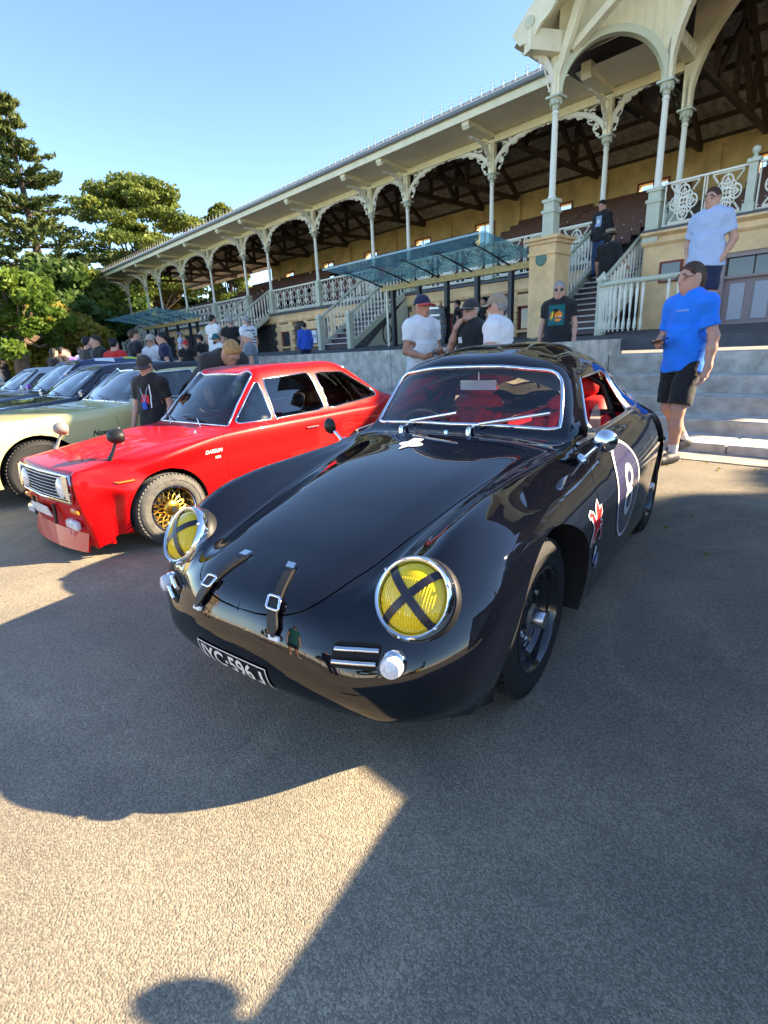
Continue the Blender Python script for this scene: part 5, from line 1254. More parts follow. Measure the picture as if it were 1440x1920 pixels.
def flower_mesh(W, H):
    mb = MB(); mb.tube([(0, 0, .05), (W, 0, .05)], 0.0202, 4); mb.box(-.001, W+.001, -.03, .03, H-.02, H+.015); mb.tube([(.03, 0, .05), (.03, 0, H)], 0.0186, 5); mb.tube([(W-.03, 0, .05), (W-.03, 0, H)], 0.0186, 5)
    c = W/2; m = .05+(H-.07)/2
    mb.tube([(c-.34, 0, H-.04), (c+.34, 0, H-.04)], 0.0186, 4); mb.tube([(c-.34, 0, .09), (c+.34, 0, .09)], 0.0186, 4)
    for s_ in (-1, 1):
        for t_ in (-1, 1): mb.tube([(c+s_*.34, 0, m+t_*(H/2-.07)), (c+s_*.20, 0, m+t_*.20)], 0.0202, 4)
    for k in range(4):
        a = PI/2*k; px, pz = c+.20*math.cos(a), m+.20*math.sin(a)
        mb.tube([(px+.125*math.cos(b), 0, pz+.125*math.sin(b)) for b in np.linspace(0, 2*PI, 15)[:-1]], 0.0202, 5, closed=True)
        mb.tube([(px+.05*math.cos(b), 0, pz+.05*math.sin(b)) for b in np.linspace(0, 2*PI, 11)[:-1]], 0.0170, 5, closed=True)
        a2 = a+PI/4; px, pz = c+.175*math.cos(a2), m+.175*math.sin(a2)
        mb.tube([(px+.075*math.cos(b), 0, pz+.075*math.sin(b)) for b in np.linspace(0, 2*PI, 11)[:-1]], 0.0170, 5, closed=True)
    mb.tube([(c+.10*math.cos(b), 0, m+.10*math.sin(b)) for b in np.linspace(0, 2*PI, 13)[:-1]], 0.0186, 5, closed=True)
    mb.tube([(c, 0, .09), (c, 0, H-.04)], 0.0155, 4); mb.tube([(c-.3, 0, m), (c+.3, 0, m)], 0.0155, 4)
    return mb.mesh('flower_panel', 'white_iron', 60)
FLOW = flower_mesh(.98, .86)
for (x0, x1) in bays:
    if any(abs(x0-s_[0]) < .05 for s_ in STAIRS) or abs(x0+6.55) < .05: continue
    bl = empty('balustrade', (x0+.14, YC, DECK)); bl.parent = GS; W = x1-x0-.28
    if x0 > -13.2: n = 3; me = FLOW; w0 = .98
    else: n = 6; me = LACE; w0 = .55
    for k in range(n): o = put(me, 'panel', bl); o.location = (W/n*k, 0, 0); o.scale = (W/n/w0, 1, 1 if me is LACE else 1.13)
# stairs up to the deck
def baluster_mesh(h):
    mb = MB(); mb.tube([(0, 0, 0), (0, 0, h*.15), (0, 0, h*.3), (0, 0, h*.6), (0, 0, h*.85), (0, 0, h)], [.012, .034, .014, .026, .034, .012], 5); mb.tube([(-.05, 0, h*.95), (0, 0, h*.82), (.05, 0, h*.95)], .010, 4); mb.tube([(-.04, 0, h*.05), (0, 0, h*.2), (.04, 0, h*.05)], .010, 4); return mb.mesh('baluster', 'white_iron', 60)
BAL = baluster_mesh(.84)
def staircase(x0, x1, yb, zb, yt, zt, n, risers='riser_iron', right_rail=True):
    s_ = empty('staircase', (x0, yb, zb)); s_.parent = GS; run = (yt-yb)/n; rise = (zt-zb)/(n+1)
    for k in range(n):
        y = run*k; z = rise*(k+1); mb = MB(); mb.box(.05, x1-x0-.05, y, y+run+.03, z-.035, z-.006); mb.build('tread', 'tier_concrete', s_)
        mb = MB(); mb.box(.05, x1-x0-.05, y-.012, y+.035, z-.03, z); mb.build('nosing', 'tread_nosing', s_)
        mb = MB(); mb.box(.06, x1-x0-.06, y+.025, y+.035, z-rise, z-.03); mb.build('riser', risers, s_)
    sl = rise/run
    for xx in ((0, x1-x0) if right_rail else (0,)):
        mb = MB(); mb.add([(xx-.03, 0, 0), (xx+.03, 0, 0), (xx-.03, yt-yb, zt-zb-.1), (xx+.03, yt-yb, zt-zb-.1), (xx-.03, -.05, .16), (xx+.03, -.05, .16), (xx-.03, yt-yb, zt-zb+.14), (xx+.03, yt-yb, zt-zb+.14)], [(0, 2, 3, 1), (4, 5, 7, 6), (0, 4, 6, 2), (1, 3, 7, 5), (0, 1, 5, 4)]); mb.build('stringer', 'green_iron', s_)
        mb = MB(); mb.tube([(xx, -.05, 1.02), (xx, yt-yb, zt-zb+1.0)], .035, 8, flat=1.2); mb.build('handrail', 'green_iron', s_, 60)
        m = int((yt-yb)/.155)
        for k in range(m): o = put(BAL, 'baluster', s_); y = .10+(yt-yb-.1)*k/m; o.location = (xx, y, .15+y*(zt-zb)/(yt-yb)); o.rotation_euler = (0, 0, PI/2)
        mb = MB(); mb.box(xx-.08, xx+.08, -.18, -.02, -.1, .98); mb.box(xx-.10, xx+.10, -.20, 0, .98, 1.04); mb.add([(xx-.08, -.18, 1.04), (xx+.08, -.18, 1.04), (xx+.08, -.02, 1.04), (xx-.08, -.02, 1.04), (xx, -.1, 1.16)], [(0, 1, 4), (1, 2, 4), (2, 3, 4), (3, 0, 4)]); mb.build('newel', 'green_iron', s_)
    return s_
for (x0, x1) in STAIRS: staircase(x0+.1, x1-.1, 11.35, 1.32, 13.95, DECK, 9)
# under-stair boarding and the coiled hose
mb = MB(); mb.add([(-13.2, 11.9, 1.33), (-13.2, 13.9, 1.33), (-13.2, 13.9, 2.9)], [(0, 1, 2)]); mb.build('stair_side', 'green_iron', GS)
staircase(-6.42, -4.95, 10.95, 1.31, 13.9, DECK, 12)
# curved rail swinging out to the right at the foot of the stairs
cv = empty('curved_balustrade', (0, 0, 0)); cv.parent = GS
cpts = []
for k in range(15):
    t = k/14; a = -PI+t*PI*.60; cpts.append(Vector((-4.95+.75+.75*math.cos(a), 10.85+.55*math.sin(a)*1.0, 0)))
cpts += [Vector((-3.7+.16*q, 10.32, 0)) for q in range(1, 4)]
mb = MB(); mb.tube([p+Vector((0, 0, 2.18 if k > 3 else 2.32-.035*k)) for k, p in enumerate(cpts)], .04, 8, flat=1.2); mb.build('handrail', 'green_iron', cv, 60)
for k, p in enumerate(cpts):
    o = put(BAL, 'baluster', cv); o.location = p+Vector((0, 0, 1.32)); o.rotation_euler = (0, 0, k*.1)
# right wing wall, cornice, balustrade, doors
XW0 = -4.72
mb = MB(); mb.box(XW0, -3.28, 12.12, 13.9, 1.2, 2.95); mb.box(-3.28, -1.30, 12.12, 13.9, 2.62, 2.95); mb.box(-3.28, -1.30, 12.45, 13.9, 1.2, 2.62); mb.box(-1.30, 9, 12.12, 13.9, 1.2, 2.95); mb.build('wing_wall', 'ochre_render', GS)
mb = MB(); mb.prism([(12.10, 2.95), (12.06, 3.0), (12.08, 3.10), (11.98, 3.16), (11.98, 3.20), (12.3, 3.20), (12.3, 2.95)], lambda q: (XW0-.04, q[0], q[1]), lambda q: (9, q[0], q[1])); mb.build('wing_cornice', 'ochre_render', GS)
mb = MB(); mb.box(XW0-.02, 9, 12.0, 14.2, 3.20, 3.25); mb.build('wing_deck', 'slate', GS)
dr = empty('wing_door', (-2.3, 12.2, 1.33)); dr.parent = GS
mb = MB(); mb.box(-.98, -.90, -.05, .25, 0, 1.29); mb.box(.90, .98, -.05, .25, 0, 1.29); mb.box(-.98, .98, -.05, .25, 1.21, 1.29); mb.box(-.9, .9, -.02, .2, .84, .89); mb.build('frame', 'door_mauve', dr)
for s_ in (-1, 1):
    lf = MB(); lf.box(min(0, s_*.9), max(0, s_*.9), .06, .12, 0, .84); lf.build('leaf', 'door_mauve', dr)
    for q in (.14, .54): mb = MB(); a, b = sorted((s_*q, s_*(q+.27))); mb.obox(((a+b)/2, .05, .42), (.25, .03, .66), ch=.012); mb.build('panel', 'door_panel', dr)
for k in range(4): mb = MB(); mb.box(-.9+.45*k+.012, -.9+.45*k+.438, .06, .08, .89, 1.21); mb.build('transom_pane', 'dark_pane', dr)
ww = empty('wing_window', (-4.15, 12.12, 2.25)); ww.parent = GS
mb = MB(); mb.box(-.22, .22, -.03, .02, -.02, .38); mb.build('frame', 'window_red', ww); mb = MB(); mb.box(-.17, .17, -.036, -.03, .02, .34); mb.build('pane', 'dark_pane', ww)
nt_ = MB(); nt_.box(-3.62, -3.42, 12.10, 12.115, 2.0, 2.32); nt_.build('notice', 'sign_white', GS); 
text_obj('notice_lettering', '1', 'window_red', GS, lambda x, y: (-3.52+x, 12.096, 2.2+y), .09, True)
for (x0, n) in ((-4.42, 2), (-2.86, 2), (-.9, 2), (1.2, 2)):
    bl = empty('balustrade', (x0, 12.12, 3.24)); bl.parent = GS
    for k in range(n): o = put(FLOW, 'panel', bl); o.location = (.72*k, 0, 0); o.scale = (.72/.98, 1, .92)
for xx in (-2.95, -1.0, 1.1):
    mb = MB(); mb.box(-.09, .09, -.09, .09, 0, .16); mb.box(-.065, .065, -.065, .065, .16, .80); mb.box(-.10, .10, -.10, .10, .80, .86); mb.lathe([(.05, .86), (.03, .92), (.065, .98), (.06, 1.03), (0, 1.07)], 12, caps=False); o = mb.build('newel', 'green_iron', GS, 30); o.location = (xx, 12.12, 3.24)
# pavilion: front columns, canted arch, gable
mb = MB(); mb.box(-.30, .30, -.30, .30, -.02, 1.62); mb.box(-.33, .33, -.33, .33, 1.62, 1.68); mb.box(-.31, .31, -.31, .31, 1.68, 1.83); mb.box(-.35, .35, -.35, .35, 1.83, 1.90); mb.box(-.40, .40, -.40, .40, 1.90, 1.96)
PL = Vector((-6.25, 11.03, 0)); PR = Vector((-4.60, 12.2, 0))
o = mb.build('pier', 'ochre_render', GS); o.location = (PL.x, PL.y, 1.32)
pq = MB(); pq.lathe([(.125, 0), (.125, .02), (.105, .025), (.10, .018), (0, .018)], 28, (PL.x-.02, PL.y-.30, 2.86), axis_mtx((0, -1, 0)), caps=False); pq.build('round_plaque', 'plaque_green', GS, 40)
zc = 3.26-.27+.02
for P_, zz in ((PL, 3.28), (PR, 3.28)): c = column(P_.x, P_.y, zz-.25+.0, GS)
def arch_wall(A, B, zs, rise, ztop_a, ztop_b, thick, name, matname, n=24, inset=.10, band='green_iron'):
    """boarded wall between two columns over an arched opening"""
    d = (B-A); L_ = d.length; e = d.normalized(); nrm = Vector((e.y, -e.x, 0)); w_ = empty(name); w_.parent = GS
    P3 = lambda s, z, t=0: A+e*s+nrm*t+Vector((0, 0, z))
    arc_ = [(inset+(L_-2*inset)*(1-math.cos(PI*k/n))/2, zs+rise*math.sin(PI*k/n)) for k in range(n+1)]
    tops = lambda s: ztop_a+(ztop_b-ztop_a)*s/L_
    nb = max(4, int(L_/.16))
    mb = MB(); pol = [(0, zs)]+arc_+[(L_, zs), (L_, tops(L_)), (0, tops(0))]
    for s0, s1 in zip(arc_[:-1], arc_[1:]):
        for t, fl in ((thick/2, 1), (-thick/2, -1)):
            q = [P3(s0[0], s0[1], t), P3(s1[0], s1[1], t), P3(s1[0], tops(s1[0]), t), P3(s0[0], tops(s0[0]), t)]; mb.add(q, [(0, 1, 2, 3)] if fl > 0 else [(3, 2, 1, 0)])
    for (sa, sb) in ((0, inset), (L_-inset, L_)):
        for t in (thick/2, -thick/2): mb.add([P3(sa, zs, t), P3(sb, zs, t), P3(sb, tops(sb), t), P3(sa, tops(sa), t)], [(0, 1, 2, 3)])
    mb.build('boarding', matname, w_)
    mb = MB()                                    # moulded arch band
    for k in range(n):
        s0, s1 = arc_[k], arc_[k+1]; 
        for (o0, o1, t0, t1) in ((0, .13, thick/2+.03, thick/2+.03), (0, 0, thick/2+.03, -thick/2-.03), (.13, .13, thick/2+.03, thick/2), (0, .13, -thick/2-.03, -thick/2-.03)):
            def off(sz, o_, kk):
                a = PI*kk/n; nx, nz = -math.cos(a), math.sin(a); return (sz[0]+nx*o_, sz[1]+nz*o_)
            a0, a1 = off(s0, o0, k), off(s1, o0, k+1); b0, b1 = off(s0, o1, k), off(s1, o1, k+1)
            mb.add([P3(*a0, t0), P3(*a1, t0), P3(*b1, t1), P3(*b0, t1)], [(0, 1, 2, 3)])
    mb.build('arch_band', band, w_)
    for k in range(1, nb):                       # cover strips of the boards
        s = L_*k/nb; zz = np.interp(s, [q[0] for q in arc_], [q[1] for q in arc_]) if inset < s < L_-inset else zs
        if tops(s)-zz > .2: mb = MB(); mb.add([P3(s-.008, zz+.13, thick/2+.006), P3(s+.008, zz+.13, thick/2+.006), P3(s+.008, tops(s), thick/2+.006), P3(s-.008, tops(s), thick/2+.006)], [(0, 1, 2, 3)]); mb.build('board_joint', 'soffit', w_)
    return w_
mat('band_paint', (.62, .62, .42), .5)
ZS = 5.80
arch_wall(PL, PR, ZS, .86, 7.4, 8.7, .10, 'side_arch', 'cream_boards', band='band_paint')
arch_wall(PR, Vector((1.0, 12.2, 0)), ZS, 2.55, 9.4, 9.4, .12, 'front_arch', 'cream_boards', 40, .06, 'cream_paintwork')
arch_wall(Vector((-4.83, 14.0, 0)), Vector((1.2, 14.0, 0)), ZS, 2.5, 9.2, 9.2, .12, 'inner_arch', 'soffit', 40, .06, 'cream_paintwork')
o = put(SPN, 'spandrel', GS); o.location = (-4.83, 14, 5.81); o.rotation_euler = (0, 0, PI)
# gable roof of the pavilion with a scalloped barge board
GY = 10.45; gx0, gz0, gx1, gz1 = -6.78, 6.78, -1.9, 10.7
mb = MB(); mb.add([(gx0-.1, GY, gz0), (gx1, GY, gz1), (gx1, 16.5, gz1), (gx0-.1, 16.5, gz0)], [(0, 1, 2, 3)]); mb.add([(gx1, GY, gz1), (2*gx1-gx0+.1, GY, gz0), (2*gx1-gx0+.1, 16.5, gz0), (gx1, 16.5, gz1)], [(0, 1, 2, 3)]); mb.build('gable_roof', 'slate', GS)
mb = MB(); mb.add([(gx0-.1, GY+.02, gz0-.12), (gx1, GY+.02, gz1-.12), (gx1, 12.15, gz1-.12), (gx0-.1, 12.15, gz0-.12)], [(3, 2, 1, 0)]); mb.build('gable_soffit', 'cream_paintwork', GS)
e = Vector((gx1-gx0, 0, gz1-gz0)).normalized(); nn = Vector((e.z, 0, -e.x)); bb = MB(); pts = []
A0 = Vector((gx0-.12, GY-.03, gz0+.05)); L_ = 6.3; n = 64
lowp = []
for k in range(n+1):
    s = L_*k/n; lowp.append(A0+e*s+nn*(.40+.05*abs(math.sin(s*7.0))-.12*max(0, 1-s/.25)))
upp = [A0+e*(L_*k/n) for k in range(n+1)]
vs = lowp+upp+[p+Vector((0, .06, 0)) for p in lowp]
bb.add(vs, [(k, k+1, n+2+k, n+1+k) for k in range(n)]+[(2*n+2+k, 2*n+3+k, k+1, k) for k in range(n)]+[(0, n+1, 2*n+2)]); bb.build('barge_board', 'cream_paintwork', GS)
mb = MB()
for k in range(9): mb.lathe([(.10, 0), (.10, .02), (.06, .03), (0, .03)], 12, A0+e*(.35+.62*k)+nn*.19+Vector((0, -.005, 0)), axis_mtx((0, -1, 0)), caps=False)
tag(mb.build('barge_bosses', 'band_paint', GS, 40), kind='stuff')
mb = MB(); mb.obox(((PL.x+gx0)/2+.15, (PL.y+GY)/2, 6.62), (.24, .75, .34), rot('Z', -.5)); mb.build('gable_bracket', 'cream_paintwork', GS)
o = put(spandrel_mesh(.62, .7), 'spandrel', GS); o.location = (PL.x, PL.y, 5.81); o.rotation_euler = (0, 0, PI+.95)
for (a, b) in ((PL+Vector((0, 0, 6.1)), PL+Vector((1.2, -.3, 8.6))), (PL+Vector((.25, .1, 6.5)), PL+Vector((1.5, .2, 7.3)))):
    d = b-a; mb = MB(); mb.obox((a+b)/2, (.14, .14, d.length), axis_mtx(d)); mb.build('gable_brace', 'cream_paintwork', GS)
# sign in a ground window and a red heater on the deck
sg = MB(); sg.box(-19.03, -18.47, 13.80, 13.83, 1.62, 2.14); sg.build('window_sign', 'sign_white', GS)
text_obj('sign_lettering', 'EFTPOS', 'sign_blue', GS, lambda x, y: (-18.75+x, 13.79, 1.88+y), .13, True, .9)
# ------------------------------------------------------------------ glass canopies
def canopy(label, x0, x1, yf, yb_, zf, zb_, posts, frame_right):
    c = empty('glass_canopy', ((x0+x1)/2, yb_, 1.35), 0, label, 'canopy', 'glass canopies in front of the grandstand'); c.location = (0, 0, 0)
    n = 5
    for k in range(n):
        a = x0+(x1-x0)*k/n; b = x0+(x1-x0)*(k+1)/n; mb = MB()
        for dz in (0, .014): mb.add([(a+.01, yf, zf+dz), (b-.01, yf, zf+dz), (b-.01, yb_+.25, zb_+dz), (a+.01, yb_+.25, zb_+dz)], [(0, 1, 2, 3)])
        mb.build('glass_pane', 'canopy_glass', c)
        mb = MB(); mb.tube([(a+.45, yb_, zb_-.16), (a+.45, (yf+yb_)/2, (zf+zb_)/2-.06), (a+.45, yf+.35, zf-.07)], [.022, .016, .010], 6); mb.build('arm', 'steel_dark', c, 60)
        for t in (.2, .75):
            mb = MB(); yy = yb_+(yf-yb_)*t; zz = zb_+(zf-zb_)*t-.03
            for dx, dy in ((.16, .1), (-.16, .1), (.16, -.1), (-.16, -.1)): mb.tube([(a+.45, yy, zz-.03), (a+.45+dx, yy+dy, zz+.025)], .009, 5)
            mb.build('glass_clamp', 'steel_dark', c, 60)
    mb = MB(); mb.box(x0+.4, x1, yb_-.07, yb_+.07, zb_-.26, zb_-.12); mb.build('beam', 'beam_timber', c)
    for px in posts: mb = MB(); mb.box(px-.05, px+.05, yb_-.06, yb_+.06, 1.25, zb_-.26); mb.build('post', 'steel_dark', c)
    mb = MB(); mb.box(x0, x1, yf-.015, yf+.015, zf-.012, zf+.03); mb.build('front_edge', 'canopy_glass', c)
    return c
canopy('large teal glass canopy on dark posts left of the orange pier', -11.85, -6.62, 9.25, 11.05, 3.30, 3.04, (-11.05, -10.05, -9.1, -8.15, -7.2), True)
mb = MB(); mb.tube([(-11.25, 11.0, 1.3), (-11.25, 11.0, 2.8)], .035, 8); o = mb.build('downpipe', 'white_iron', GS, 60)
canopy('smaller glass canopy near the far left end of the grandstand', -31.5, -24.2, 9.6, 11.4, 3.45, 3.15, (-30.6, -29.4, -28, -26.6, -25.2, -24.4), True)
# ------------------------------------------------------------------ people
def surface_nets(F, o, h):
    """mesh of the zero level of a sampled distance field"""
    ins = F < 0; nx, ny, nz = F.shape
    c = sum(ins[i:nx-1+i, j:ny-1+j, k:nz-1+k].astype(np.int8) for i in (0, 1) for j in (0, 1) for k in (0, 1))
    mask = (c > 0) & (c < 8); I, J, K = np.nonzero(mask); n = len(I)
    idx = np.full(mask.shape, -1, int); idx[I, J, K] = np.arange(n)
    acc = np.zeros((n, 3)); cnt = np.zeros(n)
    co = [(i, j, k) for i in (0, 1) for j in (0, 1) for k in (0, 1)]
    for a in range(8):
        for b in range(a+1, 8):
            d = [co[b][q]-co[a][q] for q in range(3)]
            if sum(abs(x) for x in d) != 1: continue
            fa = F[I+co[a][0], J+co[a][1], K+co[a][2]]; fb = F[I+co[b][0], J+co[b][1], K+co[b][2]]
            cr = (fa < 0) != (fb < 0); t = np.where(cr, fa/np.where(cr, fa-fb, 1), 0)
            for q in range(3): acc[:, q] += np.where(cr, co[a][q]+d[q]*t, 0)
            cnt += cr
    V = (acc/cnt[:, None]+np.stack([I, J, K], 1))*h+o
    faces = []
    for ax in range(3):
        s0 = [slice(None)]*3; s1 = [slice(None)]*3; s0[ax] = slice(0, -1); s1[ax] = slice(1, None)
        A = ins[tuple(s0)]; B = ins[tuple(s1)]; e = A != B
        P = np.stack(np.nonzero(e), 1); u, v = [(1, 2), (2, 0), (0, 1)][ax]
        ok = (P[:, u] > 0) & (P[:, v] > 0) & (P[:, u] < F.shape[u]-1) & (P[:, v] < F.shape[v]-1); P = P[ok]
        fl = A[P[:, 0], P[:, 1], P[:, 2]]; q = []
        for (du, dv) in ((1, 1), (0, 1), (0, 0), (1, 0)):
            R_ = P.copy(); R_[:, u] -= du; R_[:, v] -= dv; q.append(idx[R_[:, 0], R_[:, 1], R_[:, 2]])
        q = np.stack(q, 1); q[~fl] = q[~fl][:, ::-1]; faces.append(q)
    return V, np.concatenate(faces)
def field(prims, k, lo, hi, h):
    ax = [np.arange(lo[q], hi[q]+h, h) for q in range(3)]
    X, Y, Z = np.meshgrid(*ax, indexing='ij'); P = np.stack([X, Y, Z], -1).astype(np.float32); F = None
    for pr in prims:
        if pr[0] == 'c':
            a, b, ra, rb = np.array(pr[1], np.float32), np.array(pr[2], np.float32), pr[3], pr[4]; e = b-a; l = max(1e-9, float(e@e))
            w = P-a; t = np.clip((w@e)/l, 0, 1); d = np.linalg.norm(w-t[..., None]*e, axis=-1)-(ra+(rb-ra)*t)
        elif pr[0] == 'y':                       # elliptic tube from a to b
            a, b = np.array(pr[1], np.float32), np.array(pr[2], np.float32); R_ = np.array(pr[4], np.float32); e = b-a; L_ = float(np.linalg.norm(e)); e = e/L_; w = P-a; t = w@e; q = (w-t[..., None]*e)@R_; f = np.clip(t/L_, 0, 1)
            rx = pr[3][0]+(pr[3][2]-pr[3][0])*f; ry = pr[3][1]+(pr[3][3]-pr[3][1])*f; rad = (np.hypot(q[..., 0]/rx, q[..., 1]/ry)-1)*np.minimum(rx, ry); d = np.maximum(rad, np.maximum(-t, t-L_))
        else:                                    # ellipsoid: centre, radii, 3x3 axes
            w = P-np.array(pr[1], np.float32); R_ = np.array(pr[3], np.float32) if len(pr) > 3 else np.eye(3, dtype=np.float32); w = w@R_; r = np.array(pr[2], np.float32)
            d = (np.linalg.norm(w/r, axis=-1)-1)*min(pr[2])
        if F is None: F = d
        else: m = np.maximum(k-np.abs(F-d), 0)/k; F = np.minimum(F, d)-m*m*k*.25
    return F, P, np.array([ax[0][0], ax[1][0], ax[2][0]])
mat('skin', (.55, .30, .21), .5, var=.08, vscale=14, subs=.0); mat('skin_tan', (.48, .23, .14), .5, var=.08, vscale=14)
mat('lips', (.36, .13, .11), .5); mat('eye_dark', (.02, .015, .012), .2); mat('eye_white', (.75, .73, .70), .3)
mat('sunglass', (.006, .006, .008), .25, spec=.3); mat('glasses_frame', (.02, .015, .012), .3)
CL = {'black': (.012, .012, .014), 'white': (.78, .78, .78), 'blue': (.01, .20, .85), 'paleblue': (.42, .52, .72), 'navy': (.012, .018, .06), 'grey': (.16, .19, .23), 'charcoal': (.035, .032, .03), 'red': (.55, .02, .02), 'lilac': (.55, .52, .68), 'jeans': (.035, .07, .16), 'teal': (.01, .12, .13), 'stone': (.42, .38, .30), 'tan': (.33, .25, .17), 'lightjeans': (.30, .42, .58), 'green': (.10, .14, .05), 'royal': (.03, .10, .55), 'purple': (.20, .12, .40)}
for k_, c_ in CL.items(): mat('cloth_'+k_, c_, .85, var=.04, vscale=18, bump=.6, bscale=16, sheen=.15)
HC = {'brown': (.06, .03, .015), 'darkbrown': (.025, .014, .009), 'black': (.008, .007, .006), 'grey': (.30, .29, .28), 'blond': (.42, .24, .08), 'white': (.62, .60, .57)}
for k_, c_ in HC.items(): mat('hair_'+k_, c_, .55, var=.35, vscale=40, bump=.5, bscale=60)
mat('shoe_white', (.68, .68, .68), .6); mat('shoe_dark', (.02, .022, .035), .6); mat('shoe_grey', (.30, .32, .34), .6); mat('phone', (.01, .01, .012), .15)
def rotm(a, ax): return np.array(Matrix.Rotation(a, 3, ax))
def person(label, loc, heading, height=1.75, top='black', bottom='navy', hair='brown', long_bottom=False, sleeves=.55, shoes='shoe_dark', cap=None, cap_brim=None, hat=None, glasses=None, skin='skin', bend=0.0, lean=0.0,
           J=None, h=.022, beard=None, socks=None, fingers=False, build=1.0, print_=None, hair_long=0.0, sit=False, group=None, bald=False, head_turn=0.0, head_nod=0.0, extra=None, hem=.86, detail=True):
    s = height/1.75
    j = dict(pel=(0, 0, .95), chest=(.0, 0, 1.27), neck=(-.01, 0, 1.46), head=(.02, 0, 1.615))
    for sd, n in ((1, 'L'), (-1, 'R')):
        j.update({'sh'+n: (-.01, .180*sd, 1.405), 'el'+n: (-.03, .245*sd, 1.135), 'wr'+n: (.05, .265*sd, .895), 'ha'+n: (.085, .262*sd, .81), 'hip'+n: (0, .092*sd, .92), 'kn'+n: (.025, .105*sd, .50), 'an'+n: (-.01, .11*sd, .085), 'to'+n: (.15, .135*sd, .035)})
    if J: j.update(J)
    j = {k: np.array(v, float) for k, v in j.items()}
    if bend or lean:                             # fold the upper body forward about the hips
        Rb = rotm(bend, 'Y') @ rotm(lean, 'X'); o = j['pel']
        for k in list(j):
            if (k[:2] in ('ch', 'ne', 'he', 'sh') or (k[:2] in ('el', 'wr', 'ha') and not (J and k in J))): j[k] = o+Rb @ (j[k]-o)
    root = empty('person', loc, heading, label, 'person', group); root.scale = (s,)*3
    up = j['head']-j['neck']; up /= np.linalg.norm(up); Rh = rotm(bend+head_nod, 'Y') @ rotm(head_turn, 'Z')
    hd = lambda x, y, z: j['head']+Rh @ np.array([x, y, z])
    b = build
    Rt = rotm(bend, 'Y')
    torso = [('e', (j['chest']+j['neck'])/2-(j['neck']-j['chest'])*.12, (.112*b, .178*b, .20), Rt), ('e', (j['pel']*.55+j['chest']*.45), (.112*b*(1+.35*(b-1)), .155*b, .22), Rt), ('e', j['pel'], (.115*b, .165*b, .13), Rt), ('c', j['shL'], j['shR'], .068, .068)]
    legs = []; arms = []; hands = []
    for n in 'LR':
        legs += [('c', j['hip'+n], j['kn'+n], .092*b, .060), ('c', j['kn'+n], j['kn'+n]*.62+j['an'+n]*.38, .056, .056), ('c', j['kn'+n]*.62+j['an'+n]*.38, j['an'+n], .056, .036)]
        arms += [('c', j['sh'+n], j['el'+n], .054*b, .041), ('c', j['el'+n], j['el'+n]*.6+j['wr'+n]*.4, .041, .039), ('c', j['el'+n]*.6+j['wr'+n]*.4, j['wr'+n], .039, .027)]
        hands += [('c', j['wr'+n], j['ha'+n], .028, .032)]
    neck = [('c', j['neck']-(0, 0, .03), hd(-.015, 0, -.05), .060*b**.5, .053)]
    headp = [('e', hd(-.012, 0, .03), (.098, .077, .095), Rh), ('e', hd(.015, 0, -.045), (.070, .060, .075), Rh), ('c', hd(.055, 0, -.085), hd(.062, 0, -.075), .028, .028), ('c', hd(.082, 0, .005), hd(.104, 0, -.028), .010, .014), ('c', hd(.075, .03, .028), hd(.075, -.03, .028), .013, .013),
             ('e', hd(-.01, .078, -.005), (.022, .010, .032), Rh), ('e', hd(-.01, -.078, -.005), (.022, .010, .032), Rh)]
    feet = []
    for n in 'LR': feet += [('c', j['an'+n]-(0.02, 0, .03), j['to'+n], .042, .036)]
    allp = torso+legs+arms+hands+neck+headp+feet
    pts = np.array([q for p in allp for q in ((p[1], p[2]) if p[0] == 'c' else (p[1],))])
    lo = pts.min(0)-.24; hi = pts.max(0)+.24
    def make(prims, k, cut=None, nm='body', matname=skin, hh=h, box=None, extra_mb=None):
        if box is None:
            pt = np.array([q for p in prims for q in ((p[1], p[2]) if p[0] in 'cy' else (p[1],))]); rr_ = max([max(p[3], p[4]) if p[0] == 'c' else max(p[3]) if p[0] == 'y' else max(p[2]) for p in prims])+.04; l, u = pt.min(0)-rr_, pt.max(0)+rr_
        else: l, u = box
        F, P, o = field(prims, k, l, u, hh)
        if nm in ('shirt', 'trousers', 'shorts'):
            F = F+.0036*(np.sin(P[..., 2]*31+P[..., 1]*23+P[..., 0]*9)+np.sin(P[..., 2]*19-P[..., 1]*33+1.3)*np.sin(P[..., 0]*21+P[..., 2]*11))
        if cut is not None: F = np.maximum(F, cut(P))
        V, Q = surface_nets(F, o, hh)
        if len(V) == 0: return None
        mb = MB(); mb.add(V.tolist(), Q.tolist())
        if extra_mb: mb.add(extra_mb.v, extra_mb.f)
        return mb.build(nm, matname, root, 179)
    fm_ = None
    if fingers:
        fm_ = MB()
        for n, sd in (('L', 1), ('R', -1)):
            w0, h0 = j['wr'+n], j['ha'+n]; d = (h0-w0)/np.linalg.norm(h0-w0); cu = np.array(fingers[n][0], float); cu -= d*(cu@d); cu /= np.linalg.norm(cu); sp = np.cross(d, cu)*fingers[n][1]; curl = fingers[n][2]
            for q in range(4):
                L_ = (.072, .082, .076, .058)[q]; b0 = h0+sp*(.024-.016*q)+d*.012
                p1 = b0+(d*math.cos(curl*.4)+cu*math.sin(curl*.4))*L_*.5; p2 = p1+(d*math.cos(curl)+cu*math.sin(curl))*L_*.3; p3 = p2+(d*math.cos(curl*1.5)+cu*math.sin(curl*1.5))*L_*.25
                fm_.tube([b0, p1, p2, p3], [.0095, .0088, .008, .006], 6)
            t0 = w0*.55+h0*.45+sp*.022; t1 = t0+(sp*.75+d*.6+cu*.25)*.034; t2 = t1+(sp*.25+d*.9+cu*.35)*.032
            fm_.tube([t0, t1, t2], [.0125, .0105, .008], 6)
    make(allp, .035, hh=h, extra_mb=fm_)
    off = .014
